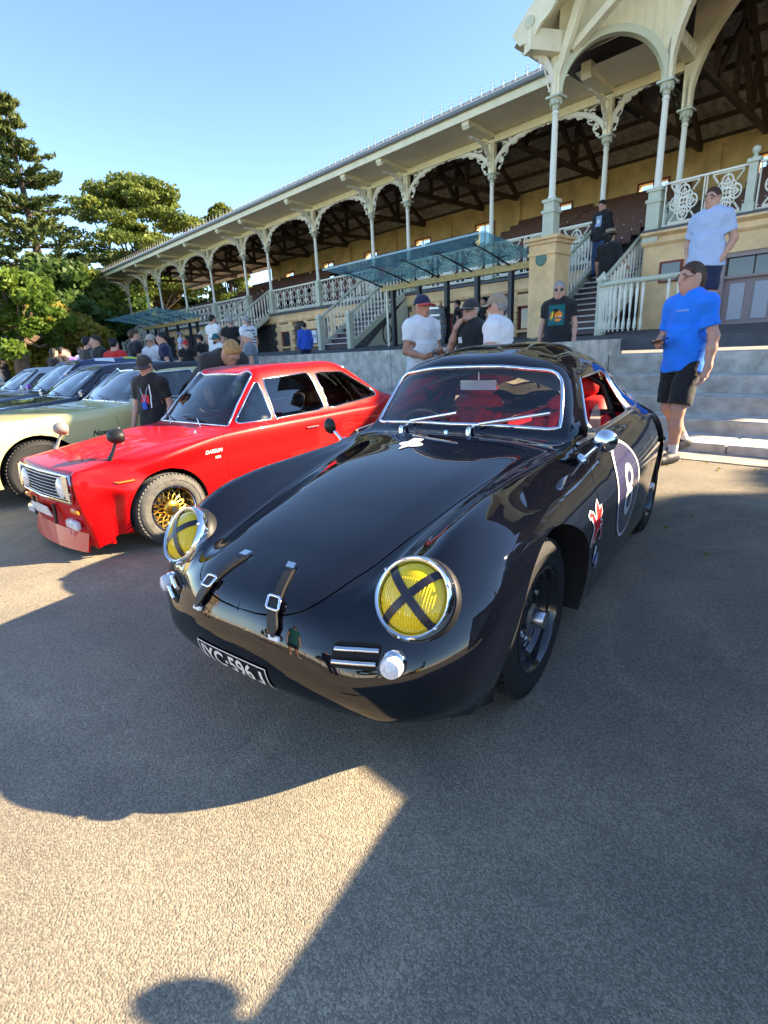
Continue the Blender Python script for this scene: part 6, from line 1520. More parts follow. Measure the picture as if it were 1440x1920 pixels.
    # shirt
    tp = []
    for n in 'LR':
        e_ = j['el'+n]; w_ = j['wr'+n]; s0 = j['sh'+n]
        if sleeves <= 1: tp.append(('c', s0, s0+(e_-s0)*sleeves, .054*b+.018, .041*b+.030))
        else: tp += [('c', s0, e_, .054*b+.016, .041+.020), ('c', e_, e_+(w_-e_)*(sleeves-1), .041+.018, .030+.018)]
    grow = lambda pr, g: [(p[0], p[1], p[2], p[3]+g, p[4]+g) if p[0] == 'c' else (p[0], p[1], tuple(x+g for x in p[2]), *p[3:]) for p in pr]
    dn = j['pel']-j['chest']; dn /= np.linalg.norm(dn)
    hp = j['pel']+dn*.10; shirt = grow(torso[:2]+torso[3:], .018)+[('y', j['chest']*.8+j['pel']*.2, hp+dn*.10, (.122*b+.016, .166*b+.030, .128*b+.034, .172*b+.054), Rt)]+tp
    nk = j['neck']+(hd(-.015, 0, -.05)-j['neck'])*.12
    upv = (j['neck']-j['chest'])/np.linalg.norm(j['neck']-j['chest'])
    def cut_shirt(P):
        c = (P-hp.astype(np.float32))@dn.astype(np.float32)-.02+.008*np.sin(P[..., 1]*24)
        for n in 'LR':
            if sleeves <= 1:
                a, e_ = j['sh'+n], j['el'+n]; d = (e_-a); L_ = np.linalg.norm(d); d = (d/L_).astype(np.float32); q = (P-a.astype(np.float32))@d-L_*sleeves; near = np.linalg.norm(P-(a+(e_-a)*sleeves).astype(np.float32), axis=-1) < .11; c = np.maximum(c, np.where(near, q, -1))
        w = P-nk.astype(np.float32); al = w@upv.astype(np.float32); rad = np.linalg.norm(w-al[..., None]*upv.astype(np.float32), axis=-1)
        return np.maximum(c, -np.maximum(rad-.078, -al-.06))
    make(shirt, .04, cut_shirt, 'shirt', 'cloth_'+top)
    # trousers or shorts
    bt = grow([torso[2]], .014)
    for n in 'LR':
        if long_bottom: bt += [('c', j['hip'+n], j['kn'+n], .092*b+.018, .060+.024), ('c', j['kn'+n], j['an'+n], .060+.024, .036+.034)]
        else: bt += [('c', j['hip'+n], j['hip'+n]+(j['kn'+n]-j['hip'+n])*.93, .092*b+.02, .060+.042)]
    def cut_b(P):
        c = ((P-j['pel'].astype(np.float32))@(-dn).astype(np.float32))-.045
        for n in 'LR':
            a, e_ = (j['kn'+n], j['an'+n]) if long_bottom else (j['hip'+n], j['kn'+n]); f = .97 if long_bottom else .90
            d = e_-a; L_ = np.linalg.norm(d); d = (d/L_).astype(np.float32); q = (P-a.astype(np.float32))@d-L_*f; near = np.linalg.norm(P-(a+(e_-a)*f).astype(np.float32), axis=-1) < .15; c = np.maximum(c, np.where(near, q, -1))
        return c
    make(bt, .03, cut_b, 'trousers' if long_bottom else 'shorts', 'cloth_'+bottom)
    for n in 'LR':
        o_ = make([('c', j['an'+n]-(.03, 0, .035), j['to'+n]+(0.0, 0, .008), .048, .043), ('c', j['an'+n]-(.0, 0, .02), j['an'+n]*.5+j['to'+n]*.5, .046, .045)], .02, (lambda P, z=min(j['to'+n][2]-.035, j['an'+n][2]-.085): z-P[..., 2]), 'shoe', shoes, hh=min(h, .014))
        if socks: a_ = j['an'+n]; make([('c', a_, a_+(j['kn'+n]-a_)*.22, .040, .044)], .02, None, 'sock', socks, hh=.012)
    # hair, hats
    hs = min(h, .013) if detail else h
    Ri = Rh.T
    loc_ = lambda P: (P-j['head'].astype(np.float32))@Rh.astype(np.float32)
    if not bald:
        hp_ = [('e', hd(-.016, 0, .034), (.109, .088, .106), Rh)]
        if hair_long: hp_ += [('c', hd(-.07, .03, .0), hd(-.075, .035, -.06-hair_long), .05, .03), ('c', hd(-.07, -.03, .0), hd(-.075, -.035, -.06-hair_long), .05, .03)]
        def cut_h(P):
            q = loc_(P); c = np.maximum(q[..., 0]*.9-q[..., 2]*.62-(.022 if not cap else -.01), -(q[..., 2]+.045+q[..., 0]*-.3)-(hair_long+.05 if hair_long else .02))
            return c+.006*np.sin(q[..., 1]*190+q[..., 0]*80)*np.sin(q[..., 2]*140)
        make(hp_, .03, cut_h, 'hair', 'hair_'+hair, hh=hs)
    if beard: make([('e', hd(.02, 0, -.075), (.078, .066, .062), Rh)], .02, lambda P: np.maximum(loc_(P)[..., 2]+.040, -.9*loc_(P)[..., 0]-.015), 'beard', 'hair_'+beard, hh=hs)
    if cap:
        cp = empty('cap'); cp.parent = root
        o_ = make([('e', hd(-.012, 0, .038), (.114, .093, .112), Rh)], .02, lambda P: -(loc_(P)[..., 2]-.035), 'crown', 'cloth_'+cap, hh=hs)
        if o_: o_.parent = cp
        mb = MB(); vs = []
        for k in range(13):
            a = -1.15+2.3*k/12; r0, r1 = .092, .185*(1-.16*abs(a)**2)
            for r_, dz in ((r0, .045), (r1, .020)):
                for t in (0, .008): vs.append(hd(-.012+r_*math.cos(a), r_*math.sin(a)*.93, dz-.012*abs(a)+t))
        mb.add(vs, [f for k in range(12) for f in ((4*k, 4*k+2, 4*k+6, 4*k+4), (4*k+1, 4*k+5, 4*k+7, 4*k+3), (4*k+2, 4*k+3, 4*k+7, 4*k+6))]); mb.build('brim', 'cloth_'+(cap_brim or cap), cp, 50)
    if hat:
        hb = MB(); A = axis_mtx(Vector(Rh @ np.array([0, 0, 1.0]))); hb.lathe([(.17, .05), (.172, .056), (.105, .062), (.10, .14), (.095, .148), (0, .15)], 24, hd(-.015, 0, 0), A, caps=False); hb.build('hat', 'cloth_'+hat, root, 40)
        hb = MB(); hb.lathe([(.1065, .062), (.1055, .09)], 24, hd(-.015, 0, 0), A, caps=False); hb.build('hat_band', 'cloth_black', root, 40)
    # face
    if detail:
        fc = MB(); fc.ball(hd(.083, .029, .008), .0095, 8, 6); fc.ball(hd(.083, -.029, .008), .0095, 8, 6); tag(fc.build('eyes', 'eye_dark', root, 80), kind='stuff')
        fb = MB(); 
        for sd in (1, -1): fb.tube([hd(.090, .046*sd, .030), hd(.0955, .030*sd, .036), hd(.093, .014*sd, .032)], .0042, 5)
        tag(fb.build('eyebrows', 'hair_'+(hair if hair in HC else 'brown'), root, 80), kind='stuff')
        fl = MB(); fl.tube([hd(.080, .024, -.062), hd(.0895, .010, -.060), hd(.0905, 0, -.061), hd(.0895, -.010, -.060), hd(.080, -.024, -.062)], [.003, .006, .0065, .006, .003], 6); fl.build('mouth', 'lips', root, 80)
    if glasses:
        gl = empty('glasses'); gl.parent = root; dk = glasses == 'sun'
        for sd in (1, -1):
            pts = [hd(.098-.012*abs(math.cos(a))*0-.006*(1+math.cos(a)*sd*1)*.5, .033*sd+.028*math.cos(a), .006+.020*math.sin(a)) for a in np.linspace(0, 2*PI, 13)[:-1]]
            mb = MB(); mb.tube(pts, .0028, 5, closed=True); mb.tube([hd(.095, .060*sd, .010), hd(.0, .084*sd, .016)], .0026, 5); mb.build('frame', 'glasses_frame', gl, 60)
            if dk: mb = MB(); mb.add(pts, [tuple(range(12))]); mb.build('lens', 'sunglass', gl)
        mb = MB(); mb.tube([hd(.099, .007, .008), hd(.102, 0, .010), hd(.099, -.007, .008)], .0028, 5); mb.build('bridge', 'glasses_frame', gl, 60)
    if print_:                                   # flat printing on the chest or back: [(matname, polygon in (across, up))], side +1 front, -1 back
        sh_ = [o for o in root.children if o.name.startswith('shirt')][0]; me = sh_.data
        tree = BVHTree.FromPolygons([v.co for v in me.vertices], [tuple(p.vertices) for p in me.polygons])
        for pi, (mn, vs2, fs2, side) in enumerate(print_):
            def fn(x, y):
                q = j['chest']+Rt @ np.array([.5*side, -x*side, y]); d = Vector(Rt @ np.array([-side, 0, 0.0])); p, n, i, dd = tree.ray_cast(Vector(q), d)
                return (p-d*(.003+.0012*pi)) if p is not None else Vector(j['chest']+Rt @ np.array([.14*side, -x*side, y]))
            o_ = decal('shirt_print', [(vs2, fs2)], mn, root, fn, .03)
    if extra: extra(root, j, hd)
    return root
def rect(w, hh, cx=0, cy=0): return ([(cx-w/2, cy-hh/2), (cx+w/2, cy-hh/2), (cx+w/2, cy+hh/2), (cx-w/2, cy+hh/2)], [(0, 1, 2, 3)])
def blob(pts): return (pts, [tuple(range(len(pts)))])
def face_to(loc, tgt): return math.atan2(tgt[1]-loc[1], tgt[0]-loc[0])
def head_at(u, v, y, z0):
    """where a person stands whose crown shows at pixel (u, v) when standing at depth y on ground z0: (location, height)"""
    p = on_y(u, v, y); return Vector((p.x, y, z0)), p.z-z0
def phone_in(hand):
    def f(root, j, hd):
        mb = MB(); d = j['ha'+hand]-j['wr'+hand]; d /= np.linalg.norm(d); c = j['ha'+hand]+d*.045+np.array([0, 0, .018]); mb.obox(c, (.075, .15, .009), axis_mtx((.3, -.1, .95), d), ch=.003); mb.build('phone', 'phone', root)
    return f
# the man in blue, looking up from his phone while he steps off the terrace
P1 = on_z(1252, 858)
arm_phone = {'elR': (-.03, -.27, 1.12), 'wrR': (.16, -.13, 1.07), 'haR': (.235, -.06, 1.085)}
def blue_logo():
    vs, fs = text_polys('motors', True); return [('cloth_paleblue', [(x*.025-.035, y*.02+.085) for x, y in vs], fs, 1)]
def collar_cross(root, j, hd): pass
person('man in bright blue T-shirt and black shorts holding a phone by the concrete steps', (P1.x+.06, P1.y-.10, 0), -2.0, 1.84, 'blue', 'black', 'brown', sleeves=.72, shoes='shoe_dark', socks='shoe_white', glasses='clear', h=.013, build=.88, hair_long=.045, beard=None,
       J=dict(arm_phone, knL=(.10, .10, .50), anL=(.10, .10, .085), toL=(.27, .12, .035), knR=(.0, -.10, .50), anR=(-.26, -.10, .16), toR=(-.12, -.12, .06), elL=(-.04, .25, 1.13), wrL=(.0, .27, .88), haL=(.03, .265, .79)),
       fingers={'L': ((1, -.4, 0), 1, .5), 'R': ((0, .3, 1), 1, .6)}, head_turn=-.15, print_=blue_logo(), extra=phone_in('R'))
L2 = on_y(1306, 622, 9.2)
person('man in pale blue T-shirt and navy shorts with hands in pockets on the terrace edge', (L2.x, 9.2, 1.19), -1.75, 1.98, 'paleblue', 'navy', 'brown', sleeves=.7, shoes='shoe_white', h=.015, J={'elL': (-.07, .28, 1.13), 'wrL': (.02, .215, .93), 'haL': (.04, .18, .85), 'elR': (-.07, -.28, 1.13), 'wrR': (.02, -.215, .93), 'haR': (.04, -.18, .85)}, build=1.06, glasses='clear')
# printed black T-shirt
loc, hh_ = head_at(1050, 527, 8.25, .26)
feather = [('cloth_teal', *rect(.24, .30, 0, 0), 1), ('orange_vinyl', *blob([(-.09, -.07), (-.04, -.10), (.02, -.08), (.04, -.02), (.02, .05), (-.04, .07), (-.09, .02)]), 1), ('cloth_black', *blob([(-.05, .06), (-.01, .09), (.05, .08), (.06, .0), (.03, -.05), (.02, .02)]), 1)]+[(m_, *blob([(.03+.018*q, .05-.01*q), (.05+.018*q, .06-.012*q), (.075+.014*q, -.06+.012*q), (.06+.014*q, -.08+.014*q)]), 1) for q, m_ in enumerate(('yellow_vinyl', 'lime_vinyl', 'red_vinyl'))]+[('white_vinyl', *blob([(-.07, -.03), (-.05, -.035), (-.05, -.015), (-.07, -.01)]), 1)]
person('man in black T-shirt with a colourful feathered head print and sunglasses by the orange pier', loc, -1.35, hh_, 'black', 'charcoal', 'grey', sleeves=.62, glasses='sun', h=.015, print_=feather, head_turn=.25)
# three men talking behind the black car
loc, hh_ = head_at(790, 554, 5.2, 0)
person('man in white T-shirt and navy cap with red peak using a phone', loc, -.15, hh_, 'white', 'navy', 'black', sleeves=.6, cap='navy', cap_brim='red', h=.015, skin='skin_tan', J={'elR': (.0, -.26, 1.12), 'wrR': (.22, -.16, 1.05), 'haR': (.29, -.10, 1.07), 'elL': (.0, .25, 1.12), 'wrL': (.22, .12, 1.06), 'haL': (.29, .05, 1.08)}, build=1.08, fingers={'L': ((0, -.3, 1), -1, .9), 'R': ((0, .3, 1), 1, .9)}, extra=phone_in('R'))
loc, hh_ = head_at(884, 561, 5.35, 0)
person('man in black polo with white name tag and hand on his chin', loc, -1.7, hh_, 'black', 'charcoal', 'grey', sleeves=.62, cap='charcoal', glasses='sun', h=.015, J={'elR': (.10, -.27, 1.20), 'wrR': (.17, -.09, 1.44), 'haR': (.14, -.04, 1.51)}, build=1.12, print_=[('white_vinyl', *rect(.09, .07, .07, .02), 1)], fingers={'L': ((1, 0, 0), 1, .4), 'R': ((-.5, 1, 0), 1, 1.2)})
loc, hh_ = head_at(934, 551, 5.0, 0)
person('smiling man in white T-shirt and tan flat cap seen from the side', loc, -2.95, hh_, 'white', 'stone', 'grey', sleeves=.62, cap='tan', glasses='sun', beard='white', h=.015, build=1.14)
# on the pavilion stairs
A = on_y(1133, 590, 11.75); 
person('person in black with a straw boater climbing the pavilion stairs', (A.x, 11.75, 1.63), PI/2-.15, 1.72, 'black', 'black', 'black', long_bottom=True, sleeves=.9, hat='tan', shoes='shoe_grey', h=.02, hair_long=.06, J={'knL': (.10, .10, .58), 'anL': (.05, .11, .22), 'toL': (.2, .12, .17), 'elR': (.02, -.28, 1.14), 'wrR': (.16, -.33, 1.0), 'haR': (.22, -.34, .98)})
A, hh_ = head_at(1131, 375, 13.2, 2.62)
person('young person in black long-sleeved top with pale blue print coming down the stairs', A, -1.75, hh_, 'black', 'jeans', 'black', long_bottom=True, sleeves=1.85, h=.02, print_=[('cloth_lightjeans', *rect(.15, .24, 0, 0), 1), ('white_vinyl', *blob([(-.04, .02), (.03, .06), (.05, -.02), (-.01, -.07)]), 1)], head_nod=.3)
# the boy and the man leaning over beside the red car
A, hh_ = head_at(270, 667, 1.9, 0)
boyprint = [('red_vinyl', *blob([(-.06, -.13), (.05, -.12), (.06, -.02), (.02, .0), (-.05, -.03)]), 1), ('white_vinyl', *blob([(-.09, -.18), (-.075, -.18), (-.07, .12), (-.085, .12)]), 1)]
def lanyard(root, j, hd):
    mb = MB(); mb.tube([hd(-.03, .07, -.10), j['chest']+np.array([.135, .05, .06]), j['chest']+np.array([.155, .0, -.10])], .006, 5); mb.tube([hd(-.03, -.07, -.10), j['chest']+np.array([.135, -.05, .06]), j['chest']+np.array([.155, .0, -.10])], .006, 5); mb.build('lanyard', 'cloth_lightjeans', root, 60)
    mb = MB(); mb.obox(j['chest']+np.array([.165, 0, -.15]), (.02, .075, .10), ch=.01); mb.build('pass', 'cloth_royal', root)
person('boy in black printed T-shirt and cap with a blue lanyard beside the red coupe', A, -1.0, hh_, 'black', 'black', 'black', sleeves=.75, cap='charcoal', h=.014, extra=lanyard, print_=boyprint, head_nod=.35, J={'elR': (.0, -.25, 1.13), 'wrR': (.12, -.24, .93), 'haR': (.18, -.22, .86)})
A = Vector((-5.75, 2.75, 0))
person('man in black T-shirt with curly fair hair bending over to look into the red coupe', A, -.05, 1.80, 'charcoal', 'black', 'blond', sleeves=.6, h=.015, bend=1.12, head_nod=-.25, J={'elL': (.42, .24, .92), 'wrL': (.45, .2, .68), 'haL': (.46, .19, .60), 'elR': (.42, -.24, .92), 'wrR': (.45, -.2, .68), 'haR': (.46, -.19, .60)}, build=1.1)
# people in the middle distance on the terrace and the ground before it
MID = [  # u, v of the crown, depth, ground, label, top, bottom, options
 (465, 621, 5.6, 0, 'grey-haired man in slate T-shirt standing behind the red coupe roof', 'grey', 'navy', dict(hair='white', head=-2.2, print_=[('yellow_vinyl', *rect(.05, .04, .07, .03), 1)])),
 (404, 626, 7.2, 0, 'bearded man in teal cap and sunglasses among the group left of the stairs', 'white', 'jeans', dict(cap='teal', glasses='sun', beard='darkbrown', head=-1.2)),
 (396, 590, 7.7, .26, 'dark-haired man in white T-shirt with his back turned on the terrace', 'white', 'navy', dict(hair='black', head=1.8)),
 (430, 594, 7.9, .26, 'balding man in black T-shirt standing between white and striped shirts', 'black', 'black', dict(hair='grey', head=2.6)),
 (461, 592, 8.0, .26, 'man in white polo with dark stripes at the foot of the stairs', 'white', 'navy', dict(hair='grey', head=-2.9, stripes=True)),
 (569, 604, 9.7, 1.2, 'dark-haired person in royal blue hoodie walking along the terrace', 'royal', 'navy', dict(hair='black', head=2.9, long_bottom=True, sleeves=1.9)),
 (347, 638, 7.6, 0, 'person in bright red cap and black top behind the yellow saloon', 'black', 'black', dict(cap='red', head=-.4)),
 (336, 623, 9.6, 1.2, 'man in pale blue T-shirt and grey cap near the smaller canopy', 'paleblue', 'stone', dict(cap='grey', head=1.2)),
 (374, 627, 8.2, 0, 'person in black top and black cap behind the bending man', 'black', 'black', dict(cap='black', head=-2.6)),
 (281, 627, 10.2, 1.2, 'person in white shirt and pale cap under the smaller canopy', 'white', 'navy', dict(cap='stone', head=-1.0)),
 (303, 622, 10.6, 1.22, 'tall person in dark navy under the smaller canopy', 'navy', 'navy', dict(hair='black', head=-2.0, long_bottom=True)),
 (248, 617, 9.5, 1.2, 'broad man in dark T-shirt with his back turned by the canopy edge', 'black', 'navy', dict(hair='brown', head=1.6, build=1.15)),
 (288, 643, 8.0, 0, 'woman with sunglasses on her head behind the yellow saloon roof', 'black', 'black', dict(hair='brown', head=-1.2, hair_long=.12)),
 (264, 650, 8.2, 0, 'dark-haired woman facing the cars behind the yellow saloon', 'charcoal', 'black', dict(hair='darkbrown', head=-1.0, hair_long=.12)),
 (315, 654, 7.8, 0, 'man in olive cap low behind the yellow saloon roof', 'green', 'navy', dict(cap='green', head=-1.8)),
 (211, 634, 10.0, 1.2, 'person in red top and black trousers at the end of the canopy', 'red', 'black', dict(hair='black', head=2.2, long_bottom=True)),
 (195, 655, 7.4, 0, 'man in navy jacket and white cap behind the parked sedans', 'navy', 'navy', dict(cap='white', head=1.9, build=1.2, sleeves=1.9)),
 (182, 662, 7.8, 0, 'person in red cap beside the man in white cap', 'charcoal', 'black', dict(cap='red', head=2.6)),
 (178, 628, 9.8, 1.2, 'man in black T-shirt with arms folded in the crowd', 'black', 'black', dict(hair='darkbrown', head=-1.4)),
 (160, 631, 9.4, 1.2, 'man in dark shirt and light jeans in the crowd', 'charcoal', 'lightjeans', dict(hair='black', head=1.9, long_bottom=True)),
 (141, 650, 9.0, 1.2, 'person in lilac grey shirt leaning in the crowd', 'lilac', 'jeans', dict(hair='darkbrown', head=.8, long_bottom=True, bend=.2)),
 (124, 654, 8.8, 1.0, 'dark-haired woman in maroon top in the crowd', 'purple', 'black', dict(hair='darkbrown', head=-.8, hair_long=.12)),
 (113, 650, 8.4, .9, 'person in black with back turned left of the crowd', 'black', 'black', dict(hair='black', head=1.7)),
 (98, 652, 9.6, 1.1, 'long-haired woman in black at the left of the crowd', 'black', 'black', dict(hair='black', head=2.0, hair_long=.2)),
 (92, 676, 7.8, 0, 'grey-haired person in white top low among the cars', 'white', 'stone', dict(hair='white', head=1.2)),
 (71, 680, 8.0, 0, 'person in lilac top near the tree trunk', 'lilac', 'navy', dict(hair='darkbrown', head=1.2)),
 (48, 678, 8.8, 0, 'person in black top near the tree trunk', 'black', 'black', dict(hair='black', head=.4)),
 (20, 688, 7.2, 0, 'person in pale blue top at the far left edge', 'paleblue', 'navy', dict(hair='darkbrown', head=.8)),
 (4, 672, 8.2, 0, 'person in charcoal top at the far left edge', 'charcoal', 'black', dict(hair='darkbrown', head=.8)),
 (858, 562, 11.9, 1.36, 'young man in black T-shirt under the glass canopy beside the barrel', 'black', 'black', dict(hair='black', head=-2.6)),
 (908, 556, 12.2, 1.36, 'dark figure in black under the glass canopy behind the flat cap', 'black', 'black', dict(hair='black', head=-2.2)),
]
for (u, v, y, z0, lab_, top, bot, op) in MID:
    op = dict(op); loc, hh_ = head_at(u, v, y, z0); hh_ = max(1.5, min(1.95, hh_)); hdg = op.pop('head'); st_ = op.pop('stripes', False)
    pt_ = op.pop('print_', None)
    if st_: pt_ = [('cloth_navy', *rect(.30, .025, 0, .12-.075*q), -1) for q in range(5)]+[('cloth_navy', *rect(.30, .025, 0, .12-.075*q), 1) for q in range(5)]
    if u < 330 and z0 < 3:                       # the crowd stands on the ground before the terrace
        dd = wdir(u, v); y = max(4.5, min(7.2 if z0 == 0 else 6.9, (1.74+.05*math.sin(u)-CAM_H)/max(.02, dd[2]/dd[1]))); z0 = 0
        if u < 230: y = max(3.5, min(7.2, (1.74+.05*math.sin(u)-CAM_H)/max(.02, dd[2]/dd[1])))
        loc, hh_ = head_at(u, v, y, 0)
    pz = on_y(u, v, y); loc.z = pz.z-hh_
    if loc.z < 0 or z0 == 0: loc.z = 0; hh_ = max(1.45, min(2.0, pz.z))
    far_ = loc.length > 9.5
    person(lab_, loc, hdg, hh_, top, bot, op.pop('hair', 'black'), h=.026 if far_ else .02, detail=not far_, print_=pt_, **op)
# two people sitting in the stand
for k, (u, v, nm) in enumerate(((484, 545, 'left of two people sitting high in the stand'), (493, 540, 'right of two people sitting high in the stand'))):
    a = on_y(u, v, 18.6); z = a.z-1.36
    sj = {'knL': (.45, .11, .50+.42), 'anL': (.45, .11, .52), 'toL': (.6, .12, .47), 'knR': (.45, -.11, .92), 'anR': (.45, -.11, .52), 'toR': (.6, -.12, .47)}
    person(nm, (a.x, 18.6, z-.35), -PI/2, 1.7, 'black', 'navy', 'black', long_bottom=True, h=.03, detail=False, J=sj)
# people standing behind the photographer, seen in the black car's nose
for k, (x, y, hd_, lab_, kw) in enumerate(((-1.6, -2.4, 1.3, 'person in teal T-shirt and black shorts reflected in the black nose', dict(top='teal', bottom='black', cap='grey', shoes='shoe_white')), (-2.9, -3.2, 1.0, 'person in white T-shirt and black shorts reflected in the black nose', dict(top='white', bottom='black')), (-.2, -4.2, 2.2, 'man in navy T-shirt reflected in the black nose', dict(top='navy', bottom='navy', long_bottom=True)), (-4.6, -2.6, .6, 'person in tan shirt reflected at the left of the black nose', dict(top='tan', bottom='stone')))):
    person(lab_, (x, y, 0), hd_, 1.76, h=.03, detail=False, **kw)
# ------------------------------------------------------------------ small things
def barrel():
    a = on_y(815, 640, 10.7); b = empty('wine_barrel', (a.x, 10.7, tz(10.7)), 0, 'weathered grey wine barrel used as a table under the glass canopy', 'barrel')
    n = 22
    for k in range(n):
        a0, a1 = 2*PI*k/n+.012, 2*PI*(k+1)/n-.012; vs = []
        for t in np.linspace(0, 1, 7):
            r = .25+.065*math.sin(PI*t); z = .92*t
            for q in (a0, a1):
                for rr_ in (r, r-.02): vs.append((rr_*math.cos(q), rr_*math.sin(q), z))
        fs = []
        for i in range(6): o = 4*i; fs += [(o, o+2, o+6, o+4), (o+1, o+5, o+7, o+3), (o, o+4, o+5, o+1), (o+2, o+3, o+7, o+6)]
        mb = MB(); mb.add(vs, fs); mb.build('stave', 'old_oak', b)
    for z in (.05, .22, .36, .56, .70, .87):
        t = z/.92; r = .25+.065*math.sin(PI*t)+.004; mb = MB(); mb.lathe([(r-.003, z-.022), (r, z-.02), (r, z+.02), (r-.003, z+.022)], 30, caps=False); mb.build('hoop', 'satin_metal', b, 40)
    mb = MB(); mb.lathe([(.245, .88), (0, .88)], 24, caps=False); mb.build('head', 'old_oak', b)
mat('old_oak', (.20, .22, .24), .8, var=.3, vscale=14, bump=.3, bscale=50)
barrel()
hz = MB(); hz.tube([(.20*math.cos(a), -.01+.004*a, .30+.30*math.sin(a)) for a in np.linspace(0, 2*PI*2, 40)], .018, 6); o = hz.build('coiled_hose', 'black_plastic', None, 60); a = on_y(725, 610, 11.9); o.location = (a.x, 11.9, tz(11.9)+.05); tag(o, 'coiled black hose hanging on the green stair side', 'hose')
bk = MB(); bk.lathe([(.13, 0), (.17, .38), (.175, .40), (.165, .40), (.125, .02), (0, .02)], 20, caps=False); o = bk.build('red_bin', 'red_vinyl', None, 40); a = on_y(711, 482, 14.5); o.location = (a.x, 14.5, DECK+.72); tag(o, 'red bucket-shaped bin on the stand above the glass canopy', 'bin')
# white picket of the oval and a yellow car behind the photographer, both seen in the black paint
fe = empty('oval_fence', (0, -10.5, 0), 0, 'white boundary fence round the grass oval behind the photographer', 'fence')
for k in range(40): mb = MB(); mb.box(-30+1.5*k-.04, -30+1.5*k+.04, -.04, .04, 0, .95); mb.build('post', 'white_vinyl', fe)
mb = MB(); mb.box(-30.2, 30.2, -.05, -.042, .15, .90); mb.build('rail_board', 'white_vinyl', fe)
# the tall wagon parked to the right, out of the picture but shading the ground
def wagon():
    p = dict(w=.86, sill=.30, fo=.92, wb=2.55, ro=.85, belt=1.08, wr=.70, hood=(.93, 1.03), roof=1.62, ws0=.92, ws1=1.35, rh=3.0, rb=3.3, deck=1.15, tail=1.1, R=.36, arch=.42, rr=.2, wz=.35, TW=.2, tin=.1, wheel='steel', door=(.85, 1.8), taper=.05, windows=[('door_window', [(1.15, 1.10), (1.40, 1.50), (1.95, 1.52), (1.95, 1.10)]), ('rear_door_window', [(2.03, 1.10), (2.03, 1.52), (2.9, 1.50), (3.0, 1.12)])])
    car, ski, regs, lines = sedan('green_wagon', 'dark green wagon parked close to the right of the black coupe', p, (1.37, 1.74, 0), -1.50, 1.0, 'wagon_green')
    for sd in (1, -1):
        b0 = ski.top(.0, .72*sd, 0); mr = empty('wing_mirror', b0); mr.parent = car
        mb = MB(); mb.tube([(0, 0, -.02), (0, .0, .03), (0, .06*sd, .07)], .014, 8); mb.build('stalk', 'black_plastic', mr, 60)
        mb = MB(); mb.ball((0, .075*sd, .075), (.04, .055, .055), 16, 10); mb.build('shell', 'black_plastic', mr, 40)
        hl = MB(); hl.lathe([(.09, -.01), (.09, .02), (.05, .035), (0, .04)], 24, ski.front(.62*sd, .75, .004), axis_mtx((1, 0, 0)), caps=False); hl.build('headlight', 'white_lens', car, 50)
mat('wagon_green', (.02, .05, .03), .3, coat=1.0)
wagon()
c_, s_ = spare('yellow_hatchback', 'yellow hatchback parked far behind the photographer by the oval', (5.5, -8.0, 0), 2.6, 'taxi_yellow') if 'taxi_yellow' in M else (None, None)
# ------------------------------------------------------------------ trees
def leaf_mat(name, c1, c2, c3=None, tl=.35):
    m = bpy.data.materials.new(name); m.use_nodes = True; nt = m.node_tree; nt.nodes.clear(); L = nt.links.new
    o = nt.nodes.new('ShaderNodeOutputMaterial'); mx = nt.nodes.new('ShaderNodeMixShader'); mx.inputs[0].default_value = tl
    df = nt.nodes.new('ShaderNodeBsdfPrincipled'); df.inputs['Roughness'].default_value = .55; df.inputs['Specular IOR Level'].default_value = .3; tr = nt.nodes.new('ShaderNodeBsdfTranslucent')
    tc = nt.nodes.new('ShaderNodeTexCoord'); n = nt.nodes.new('ShaderNodeTexNoise'); n.inputs['Scale'].default_value = .55; n.inputs['Detail'].default_value = 5; L(tc.outputs['Object'], n.inputs['Vector'])
    r = nt.nodes.new('ShaderNodeValToRGB'); e = r.color_ramp.elements; e[0].position = .34; e[0].color = (*c1, 1); e[1].position = .66; e[1].color = (*c2, 1)
    if c3: q = e.new(.5); q.color = (*c3, 1)
    L(n.outputs['Fac'], r.inputs['Fac']); L(r.outputs[0], df.inputs['Base Color']); L(r.outputs[0], tr.inputs[0]); L(df.outputs[0], mx.inputs[1]); L(tr.outputs[0], mx.inputs[2]); L(mx.outputs[0], o.inputs[0]); M[name] = m
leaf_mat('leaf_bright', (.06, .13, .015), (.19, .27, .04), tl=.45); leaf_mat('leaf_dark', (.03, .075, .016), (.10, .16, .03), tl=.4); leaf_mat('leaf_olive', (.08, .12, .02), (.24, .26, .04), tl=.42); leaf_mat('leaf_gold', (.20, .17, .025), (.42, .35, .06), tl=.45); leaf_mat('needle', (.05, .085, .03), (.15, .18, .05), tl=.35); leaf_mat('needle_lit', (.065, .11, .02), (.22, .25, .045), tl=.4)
mat('bark', (.16, .11, .075), .9, var=.35, vscale=6, bump=.8, bscale=14); mat('bark_dark', (.05, .035, .028), .9, var=.35, vscale=5, bump=.8, bscale=12)
